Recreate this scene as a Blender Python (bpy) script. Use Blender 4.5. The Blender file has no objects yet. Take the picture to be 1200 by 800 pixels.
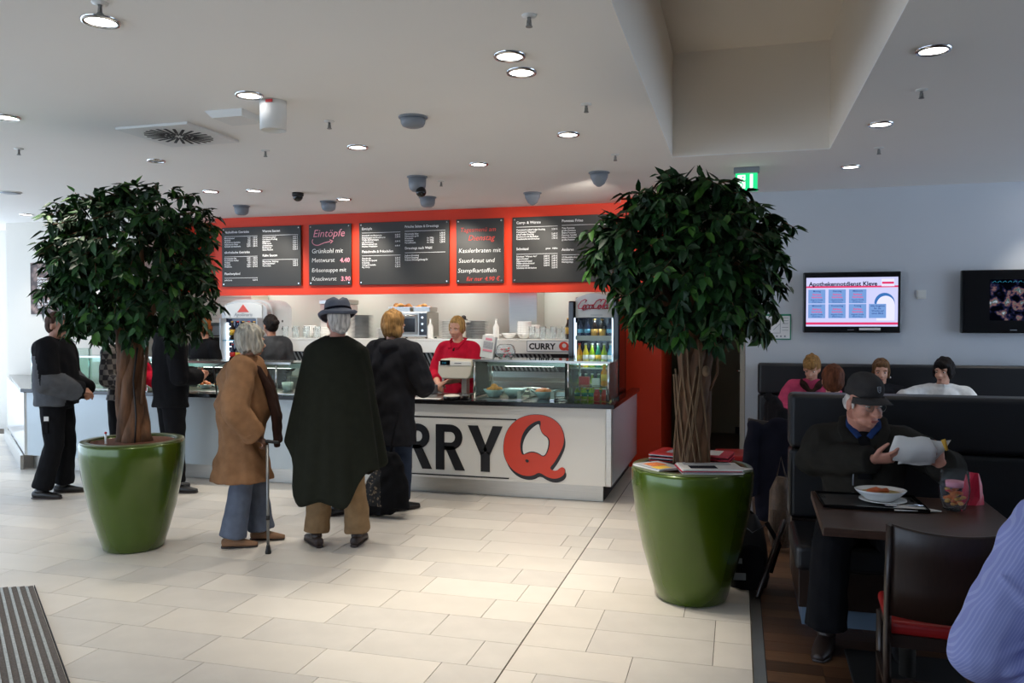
import bpy, bmesh, math, random
import numpy as np
from mathutils import Vector, Matrix

random.seed(7)
scene = bpy.context.scene
COL = scene.collection
PI = math.pi

# ------------------------------------------------------------------ camera, sky, exposure
cam_data = bpy.data.cameras.new('camera')
cam_data.sensor_width = 36.0
cam_data.lens = 28.5
cam_data.clip_start = 0.05
cam = bpy.data.objects.new('camera', cam_data)
COL.objects.link(cam)
cam.location = (0, 0, 1.6)
cam.rotation_euler = (math.radians(90 - 1.327), 0, math.radians(15.53))
scene.camera = cam

world = bpy.data.worlds.new('daylight')
scene.world = world
world.use_nodes = True
bg = world.node_tree.nodes['Background']
bg.inputs['Color'].default_value = (0.64, 0.79, 1.0, 1)     # even overcast daylight through the open fronts of the hall
bg.inputs['Strength'].default_value = 2.9

vs = scene.view_settings
vs.view_transform = 'Standard'
vs.look = 'None'
vs.gamma = 1
vs.exposure = 0.25
vs.use_curve_mapping = False
scene.cycles.use_denoising = True
scene.cycles.max_bounces = 8
scene.cycles.diffuse_bounces = 4
scene.cycles.transparent_max_bounces = 12
scene.cycles.caustics_reflective = False
scene.cycles.caustics_refractive = False
scene.cycles.sample_clamp_indirect = 6

SPOT_W = 62.0            # power of one downlight
WARM = (1.0, 0.93, 0.82)

def spot(name, loc, power, ang=110, blend=0.6, color=WARM, aim=None, size=0.05):
    d = bpy.data.lights.new(name, 'SPOT')
    d.energy = power; d.spot_size = math.radians(ang); d.spot_blend = blend
    d.color = color; d.shadow_soft_size = size
    o = bpy.data.objects.new(name, d); COL.objects.link(o)
    o.location = loc
    if aim is not None:
        o.rotation_euler = (Vector(aim) - Vector(loc)).to_track_quat('-Z', 'Y').to_euler()
    return o

# ------------------------------------------------------------------ materials
def lin(c):
    c = c / 255.0
    return c / 12.92 if c <= 0.04045 else ((c + 0.055) / 1.055) ** 2.4
def rgb(r, g, b): return (lin(r), lin(g), lin(b), 1)

def mat(name, col, rough=0.6, metal=0.0, var=0.08, scale=8.0, bump=0.0, bscale=60.0, spec=0.5, coat=0.0, stretch=None, sheen=0.0):
    """procedural surface: base colour with a little noise variation, optional fine relief"""
    m = bpy.data.materials.new(name); m.use_nodes = True
    nt = m.node_tree; b = nt.nodes['Principled BSDF']
    b.inputs['Roughness'].default_value = rough
    b.inputs['Metallic'].default_value = metal
    b.inputs['Specular IOR Level'].default_value = spec
    b.inputs['Coat Weight'].default_value = coat
    b.inputs['Coat Roughness'].default_value = 0.08
    if sheen: b.inputs['Sheen Weight'].default_value = sheen
    tc = nt.nodes.new('ShaderNodeTexCoord')
    src = tc.outputs['Object']
    if stretch:
        mp = nt.nodes.new('ShaderNodeMapping'); mp.inputs['Scale'].default_value = stretch
        nt.links.new(src, mp.inputs['Vector']); src = mp.outputs['Vector']
    if var:
        n = nt.nodes.new('ShaderNodeTexNoise'); n.inputs['Scale'].default_value = scale; n.inputs['Detail'].default_value = 3
        nt.links.new(src, n.inputs['Vector'])
        mr = nt.nodes.new('ShaderNodeMapRange')
        mr.inputs['From Min'].default_value = 0.3; mr.inputs['From Max'].default_value = 0.7
        mr.inputs['To Min'].default_value = 1 - var; mr.inputs['To Max'].default_value = 1 + var
        nt.links.new(n.outputs['Fac'], mr.inputs['Value'])
        mx = nt.nodes.new('ShaderNodeVectorMath'); mx.operation = 'SCALE'
        mx.inputs[0].default_value = col[:3]
        nt.links.new(mr.outputs['Result'], mx.inputs['Scale'])
        nt.links.new(mx.outputs['Vector'], b.inputs['Base Color'])
    else:
        b.inputs['Base Color'].default_value = col
    if bump:
        n2 = nt.nodes.new('ShaderNodeTexNoise'); n2.inputs['Scale'].default_value = bscale; n2.inputs['Detail'].default_value = 2
        nt.links.new(src, n2.inputs['Vector'])
        bp = nt.nodes.new('ShaderNodeBump'); bp.inputs['Strength'].default_value = bump; bp.inputs['Distance'].default_value = 0.01
        nt.links.new(n2.outputs['Fac'], bp.inputs['Height'])
        nt.links.new(bp.outputs['Normal'], b.inputs['Normal'])
    return m

def emit(name, col, strength):
    m = bpy.data.materials.new(name); m.use_nodes = True
    nt = m.node_tree; nt.nodes.clear()
    o = nt.nodes.new('ShaderNodeOutputMaterial'); e = nt.nodes.new('ShaderNodeEmission')
    e.inputs['Color'].default_value = col; e.inputs['Strength'].default_value = strength
    nt.links.new(e.outputs[0], o.inputs[0])
    return m

def clear(name, tint=(0.93, 0.97, 0.96, 1), refl=0.12, rough=0.02, haze=0.0):
    """thin clear glass: see-through with a reflecting surface"""
    m = bpy.data.materials.new(name); m.use_nodes = True
    nt = m.node_tree; nt.nodes.clear()
    o = nt.nodes.new('ShaderNodeOutputMaterial')
    t = nt.nodes.new('ShaderNodeBsdfTransparent'); t.inputs[0].default_value = tint
    g = nt.nodes.new('ShaderNodeBsdfGlossy'); g.inputs['Roughness'].default_value = rough
    lw = nt.nodes.new('ShaderNodeLayerWeight'); lw.inputs['Blend'].default_value = refl
    df = nt.nodes.new('ShaderNodeBsdfDiffuse'); df.inputs[0].default_value = (0.9, 0.93, 0.93, 1)
    m2 = nt.nodes.new('ShaderNodeMixShader'); m2.inputs[0].default_value = haze
    mx = nt.nodes.new('ShaderNodeMixShader')
    nt.links.new(lw.outputs['Fresnel'], mx.inputs[0]); nt.links.new(t.outputs[0], mx.inputs[1]); nt.links.new(g.outputs[0], mx.inputs[2])
    nt.links.new(mx.outputs[0], m2.inputs[1]); nt.links.new(df.outputs[0], m2.inputs[2]); nt.links.new(m2.outputs[0], o.inputs[0])
    return m

M = {}
M['tile'] = mat('floor_tile_stone', rgb(214, 206, 194), 0.42, var=0.035, scale=5, bump=0.03, bscale=40)
M['tile2'] = mat('floor_tile_stone_light', rgb(221, 213, 201), 0.40, var=0.03, scale=4, bump=0.03, bscale=40)
M['tile3'] = mat('floor_tile_stone_grey', rgb(207, 200, 190), 0.44, var=0.04, scale=6, bump=0.03, bscale=40)
M['grout'] = mat('grout', rgb(96, 86, 74), 0.9)
M['ceiling'] = mat('ceiling_paint', rgb(242, 239, 234), 0.9, var=0.01, scale=1)
M['recess'] = mat('ceiling_recess_paint', rgb(240, 232, 220), 0.9, var=0.01, scale=1)
M['white_wall'] = mat('white_wall_paint', rgb(218, 213, 203), 0.85, var=0.015, scale=2)
M['grey_wall'] = mat('light_blue_grey_wall_paint', rgb(204, 208, 214), 0.85, var=0.015, scale=2)
M['red'] = mat('vermilion_paint', rgb(224, 54, 8), 0.55, var=0.02, scale=2)
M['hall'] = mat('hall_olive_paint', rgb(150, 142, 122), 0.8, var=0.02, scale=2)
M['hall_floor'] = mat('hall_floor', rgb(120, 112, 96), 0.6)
M['kitchen_wall'] = mat('kitchen_wall_tile', rgb(200, 206, 198), 0.45, var=0.02, scale=2)
M['steel'] = mat('brushed_steel', rgb(190, 188, 182), 0.32, 1.0, var=0.06, scale=6, stretch=(1, 1, 40))
M['steel_dark'] = mat('dull_steel', rgb(140, 140, 138), 0.45, 0.9, var=0.08, scale=6)
M['chrome'] = mat('chrome', rgb(215, 215, 215), 0.15, 1.0, var=0.0)
M['white_gloss'] = mat('white_glossy_panel', rgb(226, 224, 218), 0.18, var=0.01, scale=2, coat=0.3)
M['pale_gloss'] = mat('white_panel_bluish_light', rgb(196, 208, 214), 0.16, var=0.02, scale=2, coat=0.3)  # bluish light on white panels, put into the base colour
M['black_stone'] = mat('black_polished_stone', rgb(26, 26, 28), 0.15, var=0.2, scale=60, coat=0.3)
M['black'] = mat('matt_black', rgb(20, 20, 21), 0.6, var=0.1)
M['black_gloss'] = mat('glossy_black_plastic', rgb(12, 12, 14), 0.15, var=0.05)
M['board'] = mat('slate_board', rgb(44, 43, 40), 0.5, var=0.06, scale=3)
M['white_print'] = mat('white_print', rgb(236, 236, 236), 0.6, var=0.0)
M['pink_chalk'] = mat('pink_chalk', rgb(232, 150, 165), 0.8, var=0.06, scale=200)
M['red_chalk'] = mat('red_chalk', rgb(214, 70, 62), 0.8, var=0.06, scale=200)
M['white_chalk'] = mat('white_chalk', rgb(228, 228, 226), 0.8, var=0.06, scale=200)
M['black_print'] = mat('black_print', rgb(20, 20, 24), 0.4, var=0.0)
M['red_print'] = mat('red_print', rgb(214, 62, 34), 0.35, var=0.0)
M['crimson'] = mat('crimson_print', rgb(208, 30, 62), 0.4, var=0.0)
M['leather'] = mat('black_leatherette', rgb(22, 23, 27), 0.42, var=0.08, scale=30, bump=0.06, bscale=120)
M['walnut'] = mat('dark_walnut', rgb(62, 42, 32), 0.35, var=0.25, scale=14, stretch=(1, 9, 9))
M['darkwood'] = mat('dark_stained_wood', rgb(40, 26, 20), 0.35, var=0.2, scale=14, stretch=(9, 9, 1))
M['plank'] = mat('brown_oak_plank', rgb(84, 56, 36), 0.45, var=0.25, scale=7, stretch=(1, 12, 1), bump=0.05)
M['plank2'] = mat('brown_oak_plank_dark', rgb(68, 45, 29), 0.45, var=0.25, scale=7, stretch=(1, 12, 1), bump=0.05)
M['plank3'] = mat('brown_oak_plank_light', rgb(98, 68, 44), 0.45, var=0.22, scale=7, stretch=(1, 12, 1), bump=0.05)
M['redseat'] = mat('red_leatherette', rgb(150, 24, 24), 0.4, var=0.06, scale=20)
M['pot'] = mat('glossy_green_lacquer', rgb(66, 88, 5), 0.26, metal=0.25, var=0.10, scale=3, coat=0.5)
M['pot_rim'] = mat('green_rim_lacquer', rgb(96, 108, 66), 0.3, metal=0.2, var=0.05, coat=0.4)
M['soil'] = mat('clay_granules', rgb(104, 62, 42), 0.95, var=0.4, scale=60, bump=0.15, bscale=90)
M['bark'] = mat('ficus_bark', rgb(96, 66, 44), 0.85, var=0.6, scale=16, stretch=(1, 1, 0.25), bump=1.0, bscale=26)
M['bark_pale'] = mat('pale_aerial_root', rgb(108, 84, 60), 0.85, var=0.25, scale=20, bump=0.4, bscale=40)
for i, c in enumerate([(32, 66, 30), (42, 82, 34), (24, 52, 26), (62, 104, 36)]):
    M['leaf%d' % i] = mat('ficus_leaf_%s' % ['green', 'mid', 'deep', 'young'][i], rgb(*c), 0.5, var=0.2, scale=20, spec=0.3)
M['plastic_white'] = mat('white_plastic', rgb(226, 226, 222), 0.4, var=0.01)
M['plastic_cream'] = mat('cream_plastic', rgb(214, 208, 192), 0.4, var=0.02)
M['plastic_grey'] = mat('grey_plastic', rgb(128, 134, 142), 0.45, var=0.03)
M['porcelain'] = mat('white_porcelain', rgb(226, 226, 224), 0.15, var=0.01, coat=0.3)
M['porcelain_grey'] = mat('grey_stoneware', rgb(176, 178, 178), 0.25, var=0.03)
M['bluebowl'] = mat('pale_blue_bowl', rgb(178, 200, 208), 0.25, var=0.03)
M['bread'] = mat('baked_crust', rgb(206, 150, 84), 0.7, var=0.3, scale=25, bump=0.3)
M['fried'] = mat('fried_golden_crust', rgb(196, 128, 58), 0.7, var=0.3, scale=40, bump=0.5)
M['carrot'] = mat('orange_salad', rgb(222, 122, 58), 0.6, var=0.3, scale=80, bump=0.8, bscale=120)
M['soup'] = mat('yellow_green_stew', rgb(168, 140, 58), 0.4, var=0.35, scale=30)
M['sausage'] = mat('reddish_sausage', rgb(190, 92, 44), 0.4, var=0.2, scale=30)
M['paper'] = mat('paper', rgb(222, 220, 216), 0.8, var=0.03, scale=10)
M['paper_print'] = mat('printed_paper_grey', rgb(168, 168, 172), 0.8, var=0.15, scale=120)
M['paper_yellow'] = mat('yellow_paper_edge', rgb(206, 160, 60), 0.8, var=0.04)
M['green_frame'] = mat('green_sign_frame', rgb(40, 140, 110), 0.5, var=0.0)
M['glass'] = clear('clear_glass')
M['glass_green'] = clear('case_glass', (0.86, 0.95, 0.91, 1), 0.10, 0.02, 0.03)
M['glass_tumbler'] = clear('tumbler_glass', (0.94, 0.96, 0.97, 1), 0.06, 0.02, 0.10)
M['candle_glass'] = clear('candle_glass', (0.93, 0.95, 0.97, 1), 0.05, 0.02, 0.02)
M['lamp'] = emit('lit_lamp', (1.0, 0.95, 0.92, 1), 9.0)
M['fridge_light'] = emit('fridge_light', (0.75, 0.9, 1.0, 1), 3.0)
M['exit_green'] = emit('lit_exit_green', (0.02, 0.62, 0.22, 1), 1.2)
M['exit_white'] = emit('lit_exit_white', (0.85, 1.0, 0.9, 1), 1.6)
M['skin'] = mat('skin', rgb(214, 160, 134), 0.5, var=0.06, scale=25)
M['skin_ruddy'] = mat('ruddy_skin', rgb(196, 138, 118), 0.5, var=0.10, scale=30)
M['skin_dark'] = mat('tanned_skin', rgb(166, 116, 92), 0.5, var=0.06, scale=25)
M['lip'] = mat('lips', rgb(168, 96, 88), 0.5, var=0.0)
M['eye_white'] = mat('eye_white', rgb(225, 222, 216), 0.25, var=0.0)
M['iris'] = mat('dark_iris', rgb(44, 36, 30), 0.2, var=0.0)
def hairm(n, c): return mat(n, rgb(*c), 0.6, var=0.45, scale=55, stretch=(1, 1, 0.18), bump=0.6, bscale=120, spec=0.15)
M['hair_grey'] = hairm('silver_hair', (188, 182, 168))
M['hair_blond'] = hairm('dark_blond_hair', (150, 112, 66))
M['hair_blond2'] = hairm('blond_hair', (180, 142, 86))
M['hair_black'] = hairm('black_hair', (26, 20, 18))
M['hair_brown'] = hairm('brown_hair', (64, 40, 28))
M['hair_auburn'] = hairm('auburn_hair', (98, 56, 36)); M['hair_light'] = hairm('light_brown_hair', (112, 82, 54))
M['hair_red'] = hairm('ginger_hair', (150, 86, 42))
M['hair_white'] = hairm('white_hair', (196, 190, 184))
def cloth(n, c, r=0.95, v=0.12, sc=18): return mat(n, rgb(*c), r, var=v, scale=sc, bump=0.25, bscale=220, spec=0.15)
M['camel'] = cloth('camel_wool', (142, 105, 75))
M['loden'] = cloth('dark_green_loden', (30, 32, 25))
M['charcoal'] = cloth('charcoal_cloth', (36, 36, 40))
M['blackcloth'] = cloth('black_cloth', (20, 20, 23))
M['navycloth'] = cloth('navy_cloth', (19, 19, 30))
M['greycloth'] = cloth('dark_grey_canvas', (84, 86, 90))
M['shirtgrey'] = cloth('grey_workshirt', (62, 64, 68))
M['greytrouser'] = cloth('blue_grey_trousers', (96, 104, 120))
M['khaki'] = cloth('khaki_trousers', (138, 112, 82))
M['jeans'] = cloth('blue_jeans', (48, 84, 134))
M['darkjeans'] = cloth('dark_blue_jeans', (48, 56, 72))
M['brownscarf'] = cloth('brown_scarf', (52, 34, 28))
M['brownglove'] = mat('brown_leather_glove', rgb(86, 54, 34), 0.5, var=0.1)
M['redshirt'] = cloth('red_shirt', (190, 24, 52))
M['pinkfleece'] = cloth('pink_fleece', (196, 74, 108))
M['whiteknit'] = cloth('white_knit', (226, 226, 224))
M['greysweater'] = cloth('grey_sweater', (84, 82, 76))
M['olivejacket'] = cloth('black_olive_jacket', (40, 38, 34))
M['bluecollar'] = cloth('blue_shirt', (36, 58, 104))
M['felt'] = cloth('slate_blue_felt', (96, 100, 112))
M['capfelt'] = cloth('charcoal_cap_cloth', (58, 56, 56))
M['shoe_black'] = mat('black_shoe_leather', rgb(20, 18, 18), 0.4, var=0.1)
M['shoe_brown'] = mat('dark_brown_shoe_leather', rgb(46, 34, 30), 0.5, var=0.15)
M['shoe_tan'] = mat('tan_suede', rgb(138, 102, 74), 0.8, var=0.12)
M['brownbag'] = mat('brown_bag_leather', rgb(74, 56, 42), 0.6, var=0.3, scale=25, bump=0.4)
M['label_red'] = mat('red_label', rgb(200, 36, 36), 0.4, var=0.0)

def striped(name, c1, c2, freq, direction, ratio=0.5, rough=0.85):
    """woven stripes running across the given object-space direction"""
    m = mat(name, rgb(*c1), rough, var=0, spec=0.2)
    nt = m.node_tree; b = nt.nodes['Principled BSDF']
    tc = nt.nodes.new('ShaderNodeTexCoord'); dp = nt.nodes.new('ShaderNodeVectorMath'); dp.operation = 'DOT_PRODUCT'
    dp.inputs[1].default_value = direction
    nt.links.new(tc.outputs['Object'], dp.inputs[0])
    mu = nt.nodes.new('ShaderNodeMath'); mu.operation = 'MULTIPLY'; mu.inputs[1].default_value = freq
    nt.links.new(dp.outputs['Value'], mu.inputs[0])
    fr = nt.nodes.new('ShaderNodeMath'); fr.operation = 'FRACT'; nt.links.new(mu.outputs[0], fr.inputs[0])
    gt = nt.nodes.new('ShaderNodeMath'); gt.operation = 'GREATER_THAN'; gt.inputs[1].default_value = ratio
    nt.links.new(fr.outputs[0], gt.inputs[0])
    mx = nt.nodes.new('ShaderNodeMix'); mx.data_type = 'RGBA'
    mx.inputs['A'].default_value = rgb(*c1); mx.inputs['B'].default_value = rgb(*c2)
    nt.links.new(gt.outputs[0], mx.inputs['Factor']); nt.links.new(mx.outputs['Result'], b.inputs['Base Color'])
    return m
M['pinstripe'] = striped('blue_pinstripe_cotton', (142, 148, 200), (158, 164, 209), 125, (0.408, 0.768, -0.5), 0.6)
M['matcarpet'] = mat('brown_mat_carpet', rgb(98, 90, 84), 0.95, var=0.25, scale=120, bump=0.6, bscale=200)
M['matalu'] = mat('ribbed_aluminium', rgb(168, 170, 166), 0.5, 0.6, var=0.25, scale=80)

def plaid(name):
    m = mat(name, rgb(60, 40, 40), 0.85, var=0)
    nt = m.node_tree; b = nt.nodes['Principled BSDF']
    tc = nt.nodes.new('ShaderNodeTexCoord')
    ck = nt.nodes.new('ShaderNodeTexChecker'); ck.inputs['Scale'].default_value = 20
    ck.inputs['Color1'].default_value = rgb(36, 32, 34); ck.inputs['Color2'].default_value = rgb(104, 98, 94)
    nt.links.new(tc.outputs['Object'], ck.inputs['Vector']); nt.links.new(ck.outputs['Color'], b.inputs['Base Color'])
    return m
M['plaid'] = plaid('checked_flannel')

def beans(name):
    m = mat(name, rgb(120, 90, 80), 0.5, var=0)
    nt = m.node_tree; b = nt.nodes['Principled BSDF']
    tc = nt.nodes.new('ShaderNodeTexCoord')
    v = nt.nodes.new('ShaderNodeTexVoronoi'); v.inputs['Scale'].default_value = 11
    nt.links.new(tc.outputs['Object'], v.inputs['Vector'])
    cr = nt.nodes.new('ShaderNodeValToRGB')
    cr.color_ramp.elements[0].color = rgb(166, 136, 124); cr.color_ramp.elements[1].color = rgb(58, 40, 36); cr.color_ramp.elements[1].position = 0.6
    nt.links.new(v.outputs['Distance'], cr.inputs[0]); nt.links.new(cr.outputs[0], b.inputs['Base Color'])
    return m
M['beans'] = beans('coffee_bean_print')

def lace(name):
    m = mat(name, rgb(22, 21, 22), 0.8, var=0)
    nt = m.node_tree; b = nt.nodes['Principled BSDF']
    tc = nt.nodes.new('ShaderNodeTexCoord')
    n = nt.nodes.new('ShaderNodeTexNoise'); n.inputs['Scale'].default_value = 45; n.inputs['Detail'].default_value = 1
    nt.links.new(tc.outputs['Object'], n.inputs['Vector'])
    cr = nt.nodes.new('ShaderNodeValToRGB')
    cr.color_ramp.elements[0].color = rgb(20, 19, 20); cr.color_ramp.elements[0].position = 0.58
    cr.color_ramp.elements[1].color = rgb(120, 104, 84); cr.color_ramp.elements[1].position = 0.66
    nt.links.new(n.outputs['Fac'], cr.inputs[0]); nt.links.new(cr.outputs[0], b.inputs['Base Color'])
    return m
M['lace'] = lace('black_cloth_with_pale_pattern')

def film(name):
    """a dim film scene shown on a lit screen"""
    m = bpy.data.materials.new(name); m.use_nodes = True
    nt = m.node_tree; nt.nodes.clear()
    o = nt.nodes.new('ShaderNodeOutputMaterial'); e = nt.nodes.new('ShaderNodeEmission'); e.inputs['Strength'].default_value = 0.8
    tc = nt.nodes.new('ShaderNodeTexCoord')
    n = nt.nodes.new('ShaderNodeTexNoise'); n.inputs['Scale'].default_value = 9; n.inputs['Detail'].default_value = 4
    nt.links.new(tc.outputs['Object'], n.inputs['Vector'])
    cr = nt.nodes.new('ShaderNodeValToRGB'); el = cr.color_ramp.elements
    el[0].color = rgb(3, 4, 10); el[0].position = 0.48
    el[1].color = rgb(205, 205, 225); el[1].position = 0.70
    a = el.new(0.54); a.color = rgb(26, 30, 58)
    a = el.new(0.59); a.color = rgb(120, 88, 88)
    a = el.new(0.62); a.color = rgb(60, 90, 90)
    nt.links.new(n.outputs['Fac'], cr.inputs[0]); nt.links.new(cr.outputs[0], e.inputs['Color'])
    nt.links.new(e.outputs[0], o.inputs[0])
    return m
M['film'] = film('film_picture')
M['screen'] = emit('lit_screen_lavender', rgb(206, 208, 250), 0.9)
M['scr_blue'] = emit('screen_blue_box', rgb(120, 160, 220), 0.85)
M['scr_blue2'] = emit('screen_deep_blue', rgb(62, 118, 188), 0.85)
M['scr_red'] = emit('screen_red', rgb(222, 60, 110), 0.9)
M['scr_pink'] = emit('screen_pink', rgb(226, 80, 130), 0.9)
M['scr_dark'] = emit('screen_dark_text', rgb(16, 18, 50), 0.8)
M['scr_navy'] = emit('screen_navy_text', rgb(34, 66, 140), 0.8)
M['scr_white'] = emit('screen_white', rgb(226, 226, 255), 0.95)
M['lcd'] = emit('display_digits', rgb(60, 150, 180), 0.5)

# ------------------------------------------------------------------ mesh helpers
class MB:
    def __init__(s): s.v = []; s.f = []; s.sm = []; s.mi = []; s.m = 0
    def face(s, idx, smooth=False): s.f.append(idx); s.sm.append(smooth); s.mi.append(s.m)
    def box(s, x0, x1, y0, y1, z0, z1, T=None):
        b = len(s.v)
        p = [(x0, y0, z0), (x1, y0, z0), (x1, y1, z0), (x0, y1, z0), (x0, y0, z1), (x1, y0, z1), (x1, y1, z1), (x0, y1, z1)]
        if T is not None: p = [tuple(T @ Vector(q)) for q in p]
        s.v += p
        for q in ((0, 3, 2, 1), (4, 5, 6, 7), (0, 1, 5, 4), (1, 2, 6, 5), (2, 3, 7, 6), (3, 0, 4, 7)): s.face([b + i for i in q])
        return s
    def loft(s, pts, rx, ry=None, xaxis=(1, 0, 0), n=14, smooth=True, round_caps=0.0):
        """closed tube along pts with elliptical rings"""
        pts = [Vector(p) for p in pts]
        k = len(pts)
        if not hasattr(rx, '__len__'): rx = [rx] * k
        if ry is None: ry = rx
        if not hasattr(ry, '__len__'): ry = [ry] * k
        xa = Vector(xaxis)
        if round_caps:
            d0 = (pts[0] - pts[1]).normalized(); d1 = (pts[-1] - pts[-2]).normalized()
            r0 = max(rx[0], ry[0]) * round_caps; r1 = max(rx[-1], ry[-1]) * round_caps
            np_, nx, ny = [], [], []
            for a in (80, 50, 25):
                t = math.radians(a); np_.append(pts[0] + d0 * r0 * math.sin(t)); nx.append(rx[0] * math.cos(t)); ny.append(ry[0] * math.cos(t))
            np_ += pts; nx += list(rx); ny += list(ry)
            for a in (25, 50, 80):
                t = math.radians(a); np_.append(pts[-1] + d1 * r1 * math.sin(t)); nx.append(rx[-1] * math.cos(t)); ny.append(ry[-1] * math.cos(t))
            pts, rx, ry = np_, nx, ny; k = len(pts)
        b = len(s.v)
        for i, p in enumerate(pts):
            t = (pts[min(i + 1, k - 1)] - pts[max(i - 1, 0)]).normalized()
            x = xa - t * xa.dot(t)
            if x.length < 1e-3: x = t.orthogonal()
            x.normalize(); y = t.cross(x)
            for j in range(n):
                a = 2 * PI * j / n
                s.v.append(tuple(p + x * (rx[i] * math.cos(a)) + y * (ry[i] * math.sin(a))))
        for i in range(k - 1):
            for j in range(n):
                j2 = (j + 1) % n
                s.face([b + i * n + j, b + i * n + j2, b + (i + 1) * n + j2, b + (i + 1) * n + j], smooth)
        s.face([b + j for j in reversed(range(n))]); s.face([b + (k - 1) * n + j for j in range(n)])
        return s
    def tube(s, pts, r, n=8): return s.loft(pts, r, n=n)
    def ell(s, c, r, R=None, n=14, m=9):
        c = Vector(c); b = len(s.v)
        if not hasattr(r, '__len__'): r = (r, r, r)
        def put(p):
            p = Vector((p[0] * r[0], p[1] * r[1], p[2] * r[2]))
            if R is not None: p = R @ p
            s.v.append(tuple(c + p))
        put((0, 0, -1))
        for i in range(1, m):
            a = -PI / 2 + PI * i / m
            for j in range(n):
                t = 2 * PI * j / n; put((math.cos(a) * math.cos(t), math.cos(a) * math.sin(t), math.sin(a)))
        put((0, 0, 1)); top = len(s.v) - 1
        for j in range(n):
            j2 = (j + 1) % n
            s.face([b, b + 1 + j2, b + 1 + j], True)
            for i in range(m - 2):
                s.face([b + 1 + i * n + j, b + 1 + i * n + j2, b + 1 + (i + 1) * n + j2, b + 1 + (i + 1) * n + j], True)
            s.face([b + 1 + (m - 2) * n + j, b + 1 + (m - 2) * n + j2, top], True)
        return s
    def lathe(s, prof, loc=(0, 0, 0), n=32, T=None, ring=False):
        """prof: list of (r, z); open ends are closed by caps"""
        b = len(s.v); k = len(prof)
        for (r, z) in prof:
            for j in range(n):
                a = 2 * PI * j / n
                p = Vector((r * math.cos(a), r * math.sin(a), z))
                if T is not None: p = T @ p
                s.v.append((p.x + loc[0], p.y + loc[1], p.z + loc[2]))
        for i in range(k - 1):
            sharp = False
            for j in range(n):
                j2 = (j + 1) % n
                s.face([b + i * n + j, b + i * n + j2, b + (i + 1) * n + j2, b + (i + 1) * n + j], True)
        if ring:
            for j in range(n):
                j2 = (j + 1) % n
                s.face([b + (k - 1) * n + j, b + (k - 1) * n + j2, b + j2, b + j], True)
        else:
            s.face([b + j for j in reversed(range(n))]); s.face([b + (k - 1) * n + j for j in range(n)])
        return s
    def prism(s, poly, h, T):
        """poly in xy (CCW), extruded from z=0 to h, placed with T"""
        b = len(s.v); n = len(poly)
        for z in (0, h):
            for (x, y) in poly: s.v.append(tuple(T @ Vector((x, y, z))))
        s.face([b + i for i in reversed(range(n))]); s.face([b + n + i for i in range(n)])
        for i in range(n):
            j = (i + 1) % n; s.face([b + i, b + j, b + n + j, b + n + i])
        return s
    def mesh(s, name, mats):
        me = bpy.data.meshes.new(name)
        me.from_pydata(s.v, [], s.f)
        if not isinstance(mats, (list, tuple)): mats = [mats]
        for m in mats: me.materials.append(M[m] if isinstance(m, str) else m)
        me.polygons.foreach_set('use_smooth', s.sm)
        me.polygons.foreach_set('material_index', s.mi)
        me.update()
        return me
    def build(s, name, mats, parent=None, bevel=0.0, seg=2):
        me = s.mesh(name, mats)
        o = bpy.data.objects.new(name, me); COL.objects.link(o)
        if parent is not None: o.parent = parent
        if bevel:
            md = o.modifiers.new('bevel', 'BEVEL'); md.width = bevel; md.segments = seg; md.limit_method = 'ANGLE'
        return o

def tag(o, label, cat, group=None, kind=None):
    if label: o['label'] = label
    if cat: o['category'] = cat
    if group: o['group'] = group
    if kind: o['kind'] = kind
    return o
def thing(name, label, cat, loc=(0, 0, 0), rz=0.0, group=None):
    o = bpy.data.objects.new(name, None); COL.objects.link(o)
    o.empty_display_size = 0.1
    o.location = loc; o.rotation_euler = (0, 0, rz)
    return tag(o, label, cat, group)
def struct(name, mb, m, label, parent=None, bevel=0):
    o = mb.build(name, m, parent, bevel)
    if parent is None: tag(o, label, None, None, 'structure')
    return o
def dup(root, loc, rz, label, group=None):
    r = root.copy(); COL.objects.link(r); r.location = loc; r.rotation_euler = (0, 0, rz)
    r['label'] = label
    if group: r['group'] = group
    for ch in list(root.children):
        c = ch.copy(); COL.objects.link(c); c.parent = r
        for g in list(ch.children):
            d = g.copy(); COL.objects.link(d); d.parent = c
    return r

# orientation: text plane facing the camera side (-Y): x -> +X, y -> +Z
FACE = Matrix(((1, 0, 0, 0), (0, 0, -1, 0), (0, 1, 0, 0), (0, 0, 0, 1)))
def at(x, y, z, base=FACE): return Matrix.Translation((x, y, z)) @ base

def letters(name, items, m, T, parent, depth=0.0015):
    """items: (text, x, y, size, align, offset, shear, spacing); flat print lying on plane T, one object per block of text"""
    for it in items:
        txt, x, y, size, al, off, shear, sp = (list(it) + [None] * 8)[:8]
        cu = bpy.data.curves.new('t', 'FONT'); cu.body = txt; cu.size = size
        cu.align_x = al or 'LEFT'; cu.offset = (off or 0) * size; cu.shear = shear or 0; cu.space_line = sp or 1.0
        cu.resolution_u = 2; cu.fill_mode = 'FRONT'
        ob = bpy.data.objects.new('t', cu)
        me = bpy.data.meshes.new_from_object(ob)
        vs = [tuple(T @ Vector((v.co.x + x, v.co.y + y, depth))) for v in me.vertices]
        fs = [list(p.vertices) for p in me.polygons]
        bpy.data.objects.remove(ob); bpy.data.curves.remove(cu); bpy.data.meshes.remove(me)
        me = bpy.data.meshes.new(name)
        me.from_pydata(vs, [], fs); me.materials.append(M[m])
        o = bpy.data.objects.new(name, me); COL.objects.link(o); o.parent = parent
        if size < 0.04: o['kind'] = 'stuff'

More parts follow.
